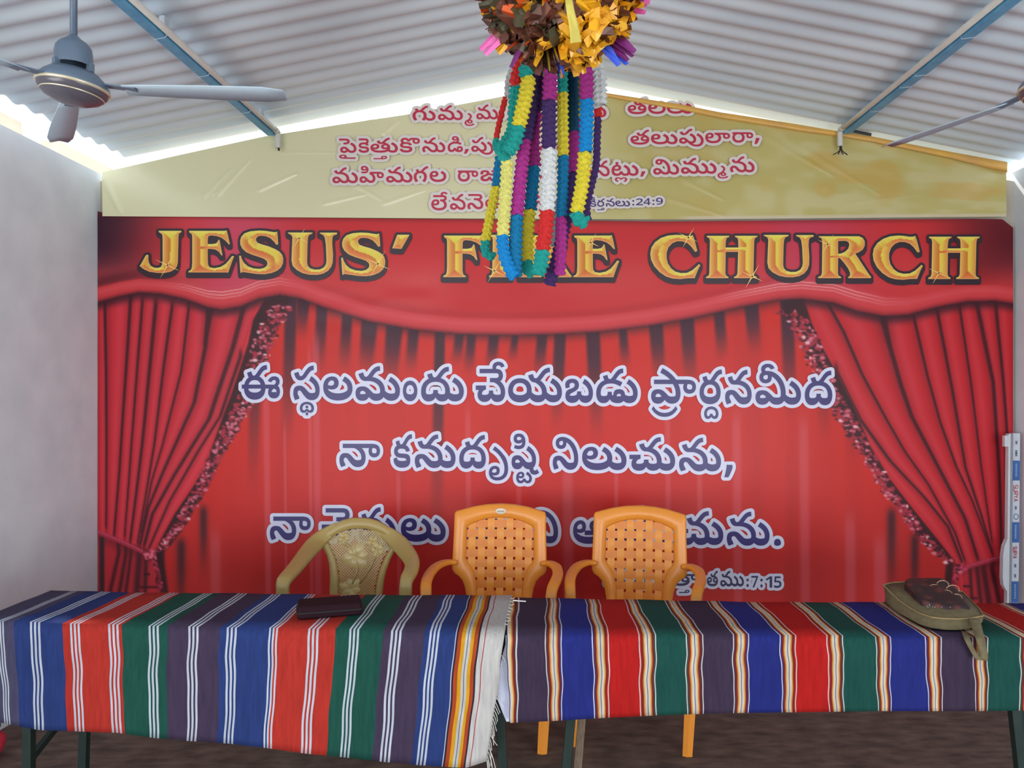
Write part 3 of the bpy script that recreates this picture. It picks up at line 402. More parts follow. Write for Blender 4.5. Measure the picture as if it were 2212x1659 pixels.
ddivowel: 370: 284 -6 1 -28 0 0 -40 11 0 -26 21 0 -10 14 1 6 1 1 -11 -19 0 -27 -21 0 -29 -7 0 -17 0 1 -38 0 0 -47 55 0 0 50 1 0 48 0 45 68 0 82 35 0 55 0 1 29 0 0 47 -8 0 43 -16 0 22 -11 1 -27 -44 1 -22 12 0 -37 14 0 -36 6 0 -22 0 1 -41 0 0 -55 -25 0 -28 -45 0 0 -31 1 0 -31 0 22 -27 0 18 0 1 20 0 0 24 28 0 2 24 1 50 0 1 1 -19 0 19 -27 0 21 -5 1 8 -2 0 20 -2 0 12 0 1 17 0 0 18 14 0 0 14 1 0 12 0 -15 13 0 -12 0 1 -12 0 0 -16 -13 0 0 -15 1 0 -11 0 9 -18 0 8 -6 1 -41 -10 1 -7 12 0 -11 28 0 0 13 1 0 29 0 39 36 0 33 0 1 22 0 0 33 -18 0 18 -31 0 0 -19 1 0 -17 0 -11 -28 0 -22 -21 0 -33 -11 0 / 190 214 1 -19 0 0 -34 7 0 -15 5 1 14 37 1 10 -4 0 24 -6 0 13 0 1 16 0 0 24 7 0 14 19 0 0 18 1 0 3 1 0 22 0 -27 28 0 -20 0 1 -13 0 0 -15 -10 0 0 -9 1 0 -8 0 8 -8 0 12 -3 0 6 0 1 20 0 0 25 19 0 10 17 1 19 -31 1 -8 -10 0 -20 -19 0 -28 -12 0 -21 0 1 -20 0 0 -31 12 0 -17 23 0 0 18 1 0 26 0 38 31 0 35 0 1 29 0 0 41 -23 0 21 -40 0 0 -25 1 0 -44 0 -50 -40 0
puvowel: 499: 255 -4 1 -8 0 0 -16 1 0 -7 2 1 -23 7 0 -38 34 0 -24 28 1 -14 18 0 -18 15 0 -13 0 1 -11 0 0 -17 -15 0 0 -15 1 0 -16 0 18 -16 0 14 0 1 14 0 0 24 20 0 6 21 1 34 -37 1 -10 -14 0 -21 -22 0 -29 -13 0 -23 0 1 -28 0 0 -35 22 0 -16 35 0 0 20 1 0 23 0 21 34 0 36 19 0 22 0 1 20 0 0 30 -12 0 28 -26 0 18 -21 1 14 -17 0 21 -20 0 20 -7 0 13 0 1 19 0 0 23 26 0 0 26 1 0 26 0 -22 39 0 -37 31 0 -22 11 1 29 47 1 30 -14 0 49 -44 0 28 -58 0 0 -36 1 0 -48 0 -51 -54 0 / 364 -76 1 -33 0 0 -56 20 0 -56 42 0 -33 34 1 63 10 1 15 -18 0 30 -26 0 39 -13 0 25 0 1 25 0 0 40 20 0 24 40 0 0 33 1 0 33 0 -25 52 0 -41 39 0 -25 13 1 29 47 1 33 -17 0 53 -53 0 31 -70 0 0 -43 1 0 -45 0 -34 -64 0 -62 -34 0 / 106 205 1 -19 0 0 -31 14 0 -23 33 0 -8 29 1 55 15 1 6 -26 0 14 -20 0 11 0 1 9 0 0 16 12 0 14 18 1 18 23 1 18 22 0 29 25 0 35 12 0 23 1 1 4 -48 1 -17 -1 0 -24 -10 0 -20 -18 0 -12 -15 1 -14 -18 1 -12 -15 0 -25 -21 0 -29 -12 0
laavowel: 524: 185 -6 1 -55 0 0 -75 37 0 -38 64 0 0 40 1 0 37 0 26 51 0 47 27 0 29 0 1 25 0 0 33 -18 0 17 -31 0 0 -19 1 0 -22 0 -18 -32 0 -37 -17 0 -27 0 1 -18 0 0 -29 11 0 -22 16 0 -7 7 1 12 39 1 5 -7 0 15 -14 0 22 -11 0 14 0 1 18 0 0 20 15 0 0 14 1 0 12 0 -14 15 0 -12 0 1 -21 0 0 -26 -35 0 0 -27 1 0 -14 1 0 -16 0 12 -31 0 28 -26 0 45 -15 0 32 0 1 33 0 0 50 17 0 28 35 0 0 28 1 0 30 0 -34 42 0 -28 11 1 70 11 1 23 -16 0 25 -49 0 0 -30 1 0 -36 0 -35 -58 0 -74 -35 0 / 464 101 1 -21 0 0 -28 13 0 -16 20 0 -7 23 0 0 10 1 0 18 0 11 25 0 7 10 1 49 0 1 -12 -11 0 -12 -22 0 0 -14 1 0 -14 0 16 -17 0 15 0 1 16 0 0 14 16 0 0 13 1 0 18 0 -25 14 0 -22 0 1 -238 0 1 0 47 1 207 0 1 26 0 0 34 -4 0 26 -8 0 10 -8 1 12 -9 0 14 -28 0 0 -21 1 0 -32 0 -41 -39 0
raavowel: 468: 20 118 1 0 38 0 33 55 0 60 29 0 42 0 1 43 0 0 60 -28 0 32 -54 0 0 -40 1 0 -36 0 -31 -57 0 -61 -31 0 -43 0 1 -43 0 0 -60 31 0 -32 56 0 / 75 124 1 0 -35 0 41 -45 0 39 0 1 26 0 0 36 20 0 18 35 0 0 22 1 0 23 0 -17 37 0 -36 22 0 -27 0 1 -27 0 0 -36 -22 0 -17 -35 0 / 402 101 1 -21 0 0 -28 13 0 -17 20 0 -7 23 0 0 10 1 0 18 0 12 25 0 7 10 1 48 0 1 -11 -11 0 -13 -22 0 0 -14 1 0 -14 0 17 -17 0 14 0 1 16 0 0 15 16 0 0 13 1 0 18 0 -25 14 0 -22 0 1 -365 0 1 0 47 1 333 0 1 26 0 0 35 -4 0 25 -8 0 11 -8 1 11 -9 0 14 -28 0 0 -21 1 0 -32 0 -40 -39 0
hivowel: 516: 255 -6 1 -24 0 0 -37 16 0 -33 33 0 -22 25 1 -14 18 0 -18 15 0 -13 0 1 -11 0 0 -17 -15 0 0 -15 1 0 -16 0 18 -16 0 14 0 1 14 0 0 24 20 0 6 21 1 34 -37 1 -10 -14 0 -21 -22 0 -29 -13 0 -23 0 1 -28 0 0 -35 22 0 -16 35 0 0 20 1 0 23 0 21 34 0 36 19 0 22 0 1 20 0 0 30 -12 0 28 -26 0 18 -21 1 14 -17 0 21 -20 0 20 -7 0 13 0 1 19 0 0 23 26 0 0 24 1 0 26 0 -22 40 0 -37 32 0 -22 12 1 29 46 1 6 -3 0 14 -8 0 6 -5 1 8 -13 1 22 -14 0 32 -36 0 19 -45 0 0 -28 1 0 -32 0 -23 -46 0 -44 -26 0 / 457 101 1 -20 0 0 -29 13 0 -16 20 0 -7 23 0 0 10 1 0 18 0 11 25 0 7 10 1 49 0 1 -12 -11 0 -12 -22 0 0 -14 1 0 -14 0 16 -17 0 15 0 1 16 0 0 14 16 0 0 13 1 0 18 0 -25 14 0 -21 0 1 -199 0 1 3 47 1 164 0 1 26 0 0 35 -4 0 25 -8 0 10 -8 1 12 -9 0 14 -28 0 0 -21 1 0 -32 0 -40 -39 0 / 116 214 1 -19 0 0 -33 7 0 -16 5 1 14 37 1 10 -4 0 24 -6 0 14 0 1 16 0 0 24 7 0 13 19 0 0 18 1 0 3 1 0 22 0 -27 28 0 -20 0 1 -13 0 0 -15 -10 0 0 -9 1 0 -8 0 8 -8 0 13 -3 0 5 0 1 20 0 0 25 19 0 11 17 1 18 -31 1 -8 -10 0 -20 -19 0 -28 -12 0 -21 0 1 -20 0 0 -30 12 0 -18 23 0 0 18 1 0 26 0 38 31 0 36 0 1 29 0 0 40 -23 0 21 -40 0 0 -25 1 0 -44 0 -49 -40 0
juvowel: 484: 276 -6 1 -21 0 0 -30 10 0 -24 22 0 -10 18 1 10 0 1 -14 -20 0 -27 -22 0 -33 -8 0 -22 0 1 -29 0 0 -38 20 0 -19 32 0 0 19 1 0 20 0 16 29 0 35 22 0 26 10 1 19 8 0 23 15 0 0 14 1 0 7 0 -6 11 0 -14 6 0 -11 0 1 -19 0 0 -16 -14 0 0 -12 1 0 -6 0 3 -11 0 1 -3 1 -49 -14 1 -5 9 0 -5 21 0 0 11 1 0 16 0 19 28 0 40 18 0 31 0 1 33 0 0 37 -19 0 16 -30 0 0 -16 1 0 -19 0 -14 -26 0 -33 -22 0 -27 -11 1 -23 -9 0 -22 -16 0 0 -13 1 0 -11 0 18 -14 0 19 0 1 20 0 0 25 14 0 12 25 0 2 14 1 51 0 1 3 -30 0 29 -23 0 19 0 1 20 0 0 19 18 0 0 14 1 0 10 0 -5 17 0 -4 7 1 51 13 1 5 -9 0 9 -29 0 0 -16 1 0 -22 0 -21 -34 0 -40 -19 0 / 347 187 1 0 -27 0 -43 -38 0 -42 0 1 -28 0 0 -44 15 0 -29 25 0 -9 14 1 18 38 1 15 -23 0 47 -25 0 27 0 1 12 0 0 16 5 0 7 9 0 0 6 1 0 11 0 -17 8 0 -14 0 1 -8 0 0 -14 -1 0 -6 -1 1 -6 42 1 7 2 0 22 3 0 13 0 1 20 0 0 35 -12 0 21 -28 0 / 487 187 1 0 -27 0 -43 -38 0 -42 0 1 -26 0 0 -41 13 0 -28 22 0 -10 13 1 13 44 1 15 -23 0 48 -25 0 27 0 1 12 0 0 16 5 0 7 9 0 0 6 1 0 11 0 -17 8 0 -15 0 1 -7 0 0 -15 -1 0 -5 -1 1 -6 42 1 7 2 0 21 3 0 14 0 1 20 0 0 34 -12 0 21 -28 0
tta: 386: 286 -6 1 -18 0 0 -31 10 0 -24 22 0 -11 19 1 10 0 1 -12 -21 0 -28 -22 0 -33 -8 0 -20 0 1 -27 0 0 -38 19 0 -24 33 0 -11 45 0 0 25 1 0 34 0 17 50 0 31 33 0 40 17 0 22 0 1 25 0 0 33 -17 0 18 -31 0 0 -20 1 0 -22 0 -18 -32 0 -37 -17 0 -29 0 1 -17 0 0 -30 11 0 -23 16 0 -7 7 1 15 39 1 5 -7 0 17 -14 0 23 -11 0 14 0 1 17 0 0 20 15 0 0 14 1 0 12 0 -14 15 0 -12 0 1 -16 0 0 -26 -18 0 -16 -39 0 0 -30 1 0 -5 1 0 -21 0 11 -33 0 24 -18 0 19 0 1 20 0 0 23 14 0 12 25 0 1 14 1 52 0 1 2 -20 0 15 -23 0 22 -10 0 12 0 1 25 0 0 20 28 0 0 24 1 0 26 0 -22 40 0 -36 30 0 -22 11 1 28 47 1 30 -14 0 49 -44 0 29 -57 0 0 -35 1 0 -33 0 -24 -48 0 -43 -25 0 / 152 313 1 -3 -73 1 -48 0 1 -4 73 1
lasubscript: 0: -209 -29 1 25 0 0 29 -23 0 11 -20 1 -8 0 1 12 21 0 29 22 0 25 0 1 22 0 0 30 -19 0 16 -32 0 0 -18 1 0 -21 0 -15 -34 0 -23 -26 0 -12 -10 1 -32 30 1 16 12 0 22 29 0 0 17 1 0 13 0 -14 18 0 -15 0 1 -15 0 0 -18 -21 0 -3 -19 1 -42 0 1 -2 18 0 -18 22 0 -16 0 1 -14 0 0 -15 -18 0 0 -13 1 0 -17 0 21 -27 0 17 -14 1 -31 -30 1 -13 11 0 -23 27 0 -15 33 0 0 20 1 0 19 0 16 31 0 31 19 0
mivowel: 529: 254 -6 1 -24 0 0 -36 16 0 -33 33 0 -22 25 1 -14 18 0 -18 15 0 -13 0 1 -11 0 0 -17 -15 0 0 -15 1 0 -16 0 18 -16 0 14 0 1 14 0 0 24 20 0 6 21 1 34 -37 1 -10 -14 0 -21 -22 0 -29 -13 0 -23 0 1 -28 0 0 -35 22 0 -16 36 0 0 19 1 0 23 0 21 34 0 36 19 0 22 0 1 20 0 0 30 -12 0 28 -26 0 18 -21 1 14 -17 0 21 -20 0 20 -7 0 13 0 1 15 0 0 20 15 0 10 31 0 0 23 1 0 33 0 -20 64 0 -37 53 0 -51 38 0 -30 6 1 -6 2 0 -16 1 0 -5 0 1 -16 0 0 -17 -13 0 0 -11 1 0 -11 0 12 -12 0 12 0 1 12 0 0 15 12 0 0 13 1 0 13 0 -12 20 0 -7 7 1 47 6 1 7 -10 0 9 -24 0 0 -14 1 0 -31 0 -37 -33 0 -34 0 1 -22 0 0 -32 17 0 -16 29 0 0 18 1 0 20 0 21 31 0 39 17 0 28 0 1 46 0 0 77 -38 0 57 -67 0 31 -86 0 0 -48 1 0 -38 0 -22 -54 0 -46 -29 0 / 430 -6 1 -36 0 0 -51 34 0 -22 28 1 29 37 1 13 -15 0 25 -22 0 28 -12 0 16 0 1 21 0 0 23 26 0 0 26 1 0 26 0 -22 40 0 -37 30 0 -22 11 1 29 47 1 30 -14 0 49 -44 0 28 -57 0 0 -35 1 0 -49 0 -52 -57 0
leevowel: 354: 186 -6 1 -55 0 0 -76 37 0 -38 64 0 0 40 1 0 37 0 26 51 0 47 27 0 29 0 1 25 0 0 33 -18 0 17 -31 0 0 -19 1 0 -22 0 -18 -32 0 -37 -17 0 -27 0 1 -18 0 0 -29 11 0 -22 16 0 -7 7 1 12 39 1 5 -7 0 15 -14 0 22 -11 0 14 0 1 18 0 0 20 15 0 0 14 1 0 12 0 -14 15 0 -12 0 1 -21 0 0 -26 -35 0 0 -27 1 0 -14 1 0 -16 0 12 -31 0 28 -26 0 45 -15 0 32 0 1 50 0 0 61 38 0 0 42 1 0 28 0 -35 43 0 -29 11 1 17 28 1 28 1 1 24 -13 0 34 -32 0 17 -41 0 0 -26 1 0 -36 0 -35 -59 0 -73 -34 0 / 352 275 1 0 -17 0 -12 -27 0 -10 -8 1 -12 -9 0 -34 -10 0 -29 0 1 -46 0 1 0 46 1 49 0 1 15 0 0 15 4 0 5 3 1 3 4 0 4 8 0 0 5 1 0 6 0 -4 10 0 -4 3 1 -4 4 0 -15 3 0 -17 0 1 -198 0 1 0 47 1 193 0 1 32 0 0 35 -9 0 13 -11 1 10 -9 0 11 -25 0 / 296 422 1 32 0 0 36 -26 0 9 -23 1 -44 -12 1 -2 7 0 -9 10 0 -13 5 0 -8 0 1 -13 0 0 -17 -13 0 0 -11 1 0 -8 0 10 -17 0 12 -8 1 -43 -16 1 -12 10 0 -13 27 0 0 17 1 0 17 0 17 26 0 34 15 0
nevowel: 351: 250 -6 1 -23 0 0 -36 14 0 -36 31 0 -22 26 1 -10 13 0 -14 15 0 -11 5 0 -7 0 1 -9 0 0 -13 -14 0 0 -12 1 0 -16 0 12 -29 0 11 -16 1 -55 -17 1 -10 17 0 -13 38 0 0 23 1 0 22 0 20 34 0 34 20 0 22 0 1 22 0 0 30 -14 0 27 -25 0 14 -18 1 15 -18 0 21 -20 0 20 -9 0 13 0 1 20 0 0 24 26 0 0 26 1 0 29 0 -27 44 0 -45 29 0 -26 6 1 -48 0 1 0 46 1 39 0 1 34 -11 1 39 -11 0 58 -36 0 31 -55 0 0 -38 1 0 -31 0 -23 -48 0 -45 -26 0 / 329 275 1 0 -17 0 -13 -27 0 -9 -8 1 -13 -9 0 -33 -10 0 -29 0 1 -67 0 1 0 46 1 69 0 1 15 0 0 16 3 0 4 4 1 4 4 0 3 8 0 0 5 1 0 6 0 -4 10 0 -3 3 1 -5 4 0 -15 3 0 -17 0 1 -197 0 1 0 47 1 193 0 1 31 0 0 36 -9 0 13 -11 1 9 -9 0 12 -25 0
kiivowel: 261: 142 -6 1 -35 0 0 -54 15 0 -36 34 0 -9 28 1 54 14 1 6 -14 0 17 -19 0 31 -9 0 26 0 1 25 0 0 28 7 0 12 13 0 0 9 1 0 8 0 -8 12 0 -20 8 0 -17 1 1 -36 2 1 -31 2 0 -44 11 0 -13 11 1 -10 8 0 -11 25 0 0 16 1 0 21 0 25 34 0 53 19 0 40 0 1 31 0 0 47 -11 0 35 -30 0 11 -29 1 -55 -13 1 -5 13 0 -16 16 0 -28 8 0 -22 0 1 -24 0 0 -25 -8 0 -10 -12 0 0 -7 1 0 -11 0 20 -13 0 29 -2 1 45 -3 1 27 -1 0 36 -12 0 11 -9 1 13 -10 0 10 -27 0 0 -16 1 0 -27 0 -30 -35 0 -55 -17 0 / 127 214 1 -20 0 0 -33 6 0 -15 6 1 14 37 1 10 -4 0 23 -6 0 14 0 1 24 0 0 30 17 0 0 23 1 0 3 1 0 20 0 -28 24 0 -20 0 1 -12 0 0 -15 -7 0 0 -9 1 0 -9 0 16 -8 0 11 0 1 19 0 0 24 21 0 10 13 1 14 -34 1 -7 -7 0 -18 -15 0 -27 -10 0 -21 0 1 -30 0 0 -36 23 0 0 24 1 0 16 0 19 23 0 33 13 0 21 0 1 45 0 0 46 -46 0 0 -34 1 0 -39 0 -48 -41 0 / 143 434 1 30 0 0 37 -21 0 11 -23 1 -44 -11 1 -4 9 0 -16 11 0 -14 0 1 -14 0 0 -16 -12 0 0 -11 1 0 -7 0 7 -11 0 7 -5 1 -39 -17 1 -7 6 0 -13 23 0 0 14 1 0 26 0 41 29 0
taavowel: 546: 205 -6 1 -65 0 0 -83 32 0 -40 57 0 0 37 1 0 29 0 25 43 0 44 23 0 29 0 1 36 0 0 39 -37 0 0 -29 1 0 -33 0 -43 -36 0 -38 0 1 -15 0 0 -26 8 0 -20 12 0 -8 6 1 10 38 1 9 -9 0 25 -15 0 16 0 1 20 0 0 20 16 0 0 13 1 0 12 0 -14 13 0 -14 0 1 -13 0 0 -21 -13 0 -13 -23 0 0 -16 1 0 -3 1 0 -19 0 18 -28 0 35 -19 0 52 -10 0 34 0 1 40 0 0 56 12 0 34 22 0 15 28 0 0 17 1 0 12 1 -2 17 0 -24 23 0 -20 0 1 -12 0 0 -19 -13 0 0 -15 1 0 -11 0 16 -14 0 15 0 1 13 0 0 18 9 0 12 18 0 3 12 1 17 -40 1 -9 -12 0 -19 -18 0 -26 -10 0 -19 0 1 -20 0 0 -32 14 0 -19 30 0 0 22 1 0 28 0 41 36 0 33 0 1 6 0 0 9 -1 0 8 -2 0 4 -1 1 -18 -6 1 -10 8 0 -34 16 0 -34 10 0 -11 0 1 48 16 1 30 -7 0 49 -21 0 36 -30 0 19 -42 0 0 -28 1 0 -30 0 -22 -47 0 -47 -33 0 -73 -18 0 / 496 126 1 -20 0 0 -29 12 0 -16 20 0 -7 23 0 0 10 1 0 18 0 11 25 0 7 11 1 49 0 1 -12 -12 0 -12 -22 0 0 -14 1 0 -13 0 16 -18 0 15 0 1 16 0 0 14 17 0 0 12 1 0 18 0 -25 15 0 -21 0 1 -410 0 1 0 45 1 378 0 1 26 0 0 35 -3 0 25 -9 0 10 -8 1 12 -9 0 14 -28 0 0 -19 1 0 -33 0 -41 -38 0
daavowel: 520: 265 -6 1 -20 0 0 -30 10 0 -23 22 0 -11 19 1 10 1 1 -13 -22 0 -27 -22 0 -29 -8 0 -18 0 1 -38 0 0 -47 56 0 0 50 1 0 45 0 41 63 0 76 33 0 51 0 1 51 0 0 74 -33 0 41 -63 0 0 -45 1 0 -34 0 -23 -48 0 -39 -24 0 / 257 44 1 19 0 0 21 27 0 0 33 1 0 29 0 -23 44 0 -48 26 0 -36 0 1 -6 0 1 -36 0 0 -48 -25 0 -26 -44 0 0 -30 1 0 -32 0 22 -28 0 18 0 1 20 0 0 24 28 0 2 25 1 52 0 1 2 -28 0 27 -25 0 / 460 101 1 -21 0 0 -28 13 0 -16 20 0 -8 23 0 0 10 1 0 18 0 12 25 0 7 10 1 48 0 1 -11 -11 0 -13 -22 0 0 -14 1 0 -14 0 17 -17 0 14 0 1 16 0 0 15 16 0 0 13 1 0 18 0 -25 14 0 -22 0 1 -422 0 1 0 47 1 390 0 1 26 0 0 35 -4 0 25 -8 0 11 -8 1 11 -9 0 14 -28 0 0 -21 1 0 -32 0 -40 -39 0
va: 356: 254 -6 1 -24 0 0 -36 16 0 -33 33 0 -22 25 1 -14 18 0 -18 15 0 -13 0 1 -11 0 0 -17 -15 0 0 -15 1 0 -16 0 18 -16 0 14 0 1 14 0 0 24 20 0 6 21 1 34 -37 1 -10 -14 0 -21 -22 0 -29 -13 0 -23 0 1 -28 0 0 -35 22 0 -16 36 0 0 19 1 0 23 0 21 34 0 36 19 0 22 0 1 20 0 0 30 -12 0 28 -26 0 18 -21 1 14 -17 0 21 -20 0 19 -7 0 12 0 1 21 0 0 23 26 0 0 26 1 0 24 0 -20 40 0 -37 29 0 -52 16 0 -32 0 1 -29 0 1 67 45 1 50 -6 0 71 -41 0 37 -63 0 0 -41 1 0 -31 0 -22 -48 0 -45 -26 0 / 129 205 1 -19 0 0 -31 14 0 -24 33 0 -7 29 1 54 15 1 7 -26 0 13 -20 0 12 0 1 8 0 0 17 12 0 14 18 1 18 23 1 17 22 0 30 25 0 34 12 0 24 1 1 3 -48 1 -17 -1 0 -24 -10 0 -20 -18 0 -12 -15 1 -13 -18 1 -12 -15 0 -26 -21 0 -29 -12 0
sivowel: 351: 249 -6 1 -22 0 0 -37 14 0 -35 31 0 -22 26 1 -10 13 0 -14 15 0 -11 5 0 -7 0 1 -9 0 0 -13 -14 0 0 -12 1 0 -16 0 12 -29 0 11 -16 1 -55 -17 1 -10 17 0 -13 38 0 0 23 1 0 22 0 20 34 0 34 20 0 22 0 1 22 0 0 30 -14 0 27 -25 0 14 -18 1 15 -18 0 21 -20 0 21 -9 0 13 0 1 20 0 0 23 26 0 0 26 1 0 26 0 -22 40 0 -37 30 0 -22 11 1 29 47 1 30 -14 0 49 -44 0 28 -58 0 0 -35 1 0 -32 0 -23 -47 0 -45 -26 0 / 116 214 1 -19 0 0 -33 7 0 -16 5 1 14 37 1 10 -4 0 24 -6 0 14 0 1 16 0 0 24 7 0 13 19 0 0 18 1 0 3 1 0 22 0 -27 28 0 -20 0 1 -13 0 0 -15 -10 0 0 -9 1 0 -8 0 8 -8 0 13 -3 0 5 0 1 20 0 0 25 19 0 11 17 1 18 -31 1 -8 -10 0 -20 -19 0 -28 -12 0 -21 0 1 -20 0 0 -30 12 0 -18 23 0 0 18 1 0 26 0 38 31 0 36 0 1 29 0 0 40 -23 0 21 -40 0 0 -25 1 0 -44 0 -49 -40 0'''


def flatten(c, n=4):
    q, k = [], len(c)
    for i in range(k):
        a, e = c[i], c[(i + 1) % k]
        q.append(a)
        if not a[2] and not e[2]:
            q.append(((a[0] + e[0]) / 2, (a[1] + e[1]) / 2, 1))
    s = next(i for i, p in enumerate(q) if p[2])
    q = q[s:] + q[:s]
    q.append(q[0])
    out, i = [], 0
    while i < len(q) - 1:
        if q[i + 1][2]:
            out.append(q[i][:2])
            i += 1
        else:
            a, e, g = q[i], q[i + 1], q[i + 2]
            for k in range(n):
                t = k / n
                out.append([(1 - t) ** 2 * a[d] + 2 * t * (1 - t) * e[d] + t * t * g[d] for d in (0, 1)])
            i += 2
    P = np.array(out, float)
    keep = np.hypot(*(P - np.roll(P, 1, 0)).T) > .5
    return P[keep]


def heavier_below(P, k):
    """thickens the bowls at the foot of a letter, like the broad pen of the print"""
    d = np.roll(P, -1, 0) - np.roll(P, 1, 0)
    ny = d[:, 0] / np.maximum(np.hypot(*d.T), 1e-6)
    w = np.clip((150 - P[:, 1]) / 70, 0, 1) * np.clip((P[:, 1] + 4) / 12, 0, 1)
    Q = P.copy()
    Q[:, 1] += k * np.clip(ny, 0, 1) * w
    return Q


for row in GLYPHS.strip().split('\n'):
    nm, adv, cs = row.split(':')                     # name, advance, outlines as steps: dx dy on-curve
    conts = []
    for c in cs.split('/'):
        v = np.array(c.split(), int).reshape(-1, 3)
        v[:, :2] = np.cumsum(v[:, :2], 0)
        conts.append(flatten([tuple(q) for q in v]))
    GL[nm] = (int(adv), conts)
LA = GL['la'][1]
LA_H = max(c[:, 1].max() for c in LA) - min(c[:, 1].min() for c in LA)


def lay(entries, size, base, heavy=26):
    """entries: 'glyph+glyph x0 x1; @glyph x0 x1 y0 y1' in print coordinates -> list of closed outlines"""
    sc = size / LA_H
    out = []
    for e in entries.split(';'):
        p = e.split()
        nm, box = p[0], [float(v) for v in p[1:]]
        cs, ax = [], 0
        for g in nm.lstrip('@').split('+'):
            cs += [heavier_below(c, heavy) + (ax, 0) for c in GL[g][1]]
            ax += GL[g][0]
        a = np.concatenate(cs)
        lo, hi = a.min(0), a.max(0)
        sx = (box[1] - box[0]) / (hi[0] - lo[0])
        for c in cs:
            x = box[0] + (c[:, 0] - lo[0]) * sx
            if nm[0] == '@':
                y = box[3] - (c[:, 1] - lo[1]) / (hi[1] - lo[1]) * (box[3] - box[2])
            else:
                y = base(box[0]) - c[:, 1] * sc
            out.append(np.stack([x, y], 1))
    return out


def winding(polys, pts):
    w = np.zeros(len(pts), int)
    for P in polys:
        Q = np.roll(P, -1, 0)
        for (x0, y0), (x1, y1) in zip(P, Q):
            if y0 == y1:
                continue
            s = ((y0 <= pts[:, 1]) & (y1 > pts[:, 1])).astype(int) - ((y0 > pts[:, 1]) & (y1 <= pts[:, 1]))
            if s.any():
                x = x0 + (pts[:, 1] - y0) * (x1 - x0) / (y1 - y0)
                w += s * (x > pts[:, 0])
    return w


def fill(polys, step=0):
    """triangles of the inside of a set of outlines (print coordinates)"""
    vs, es = [], []
    for P in polys:
        n = len(vs)
        vs += [Vector(p) for p in P]
        es += [(n + i, n + (i + 1) % len(P)) for i in range(len(P))]
    if step:
        a = np.concatenate(polys)
        gx, gy = np.meshgrid(np.arange(a[:, 0].min(), a[:, 0].max(), step), np.arange(a[:, 1].min(), a[:, 1].max(), step))
        g = np.stack([gx.ravel(), gy.ravel()], 1)
        g = g[winding(polys, g) != 0]
        vs += [Vector(p) for p in g]
    v, _, f, *_ = delaunay_2d_cdt(vs, es, [], 0, 1e-5)
    v = np.array([(p.x, p.y) for p in v])
    c = np.array([v[list(t)].mean(0) for t in f])
    w = winding(polys, c) != 0
    return v, [t for t, k in zip(f, w) if k]


def glyph_groups(polys):
    """outlines that overlap in x, kept together so each fill stays small"""
    o = sorted(polys, key=lambda P: P[:, 0].min())
    g, hi = [], -1e9
    for P in o:
        if P[:, 0].min() > hi:
            g.append([])
        g[-1].append(P)
        hi = max(hi, P[:, 0].max())
    return g


def plate(v, f, d):
    """flat print geometry -> mesh on the plane at distance d"""
    vs = [tuple(W(x, y, d)) for x, y in v]
    me = mesh(vs, [tuple(t) for t in f])
    bm = bmesh.new()
    bm.from_mesh(me)
    for q in bm.faces:
        q.normal_update()
        if q.normal.y > 0:
            q.normal_flip()
    bm.to_mesh(me)
    bm.free()
    return me


def letters(polys, d):
    vs, fs = [], []
    for g in glyph_groups(polys):
        v, f = fill(g)
        n = len(vs)
        vs += list(v)
        fs += [tuple(i + n for i in t) for t in f]
    return plate(vs, fs, d)


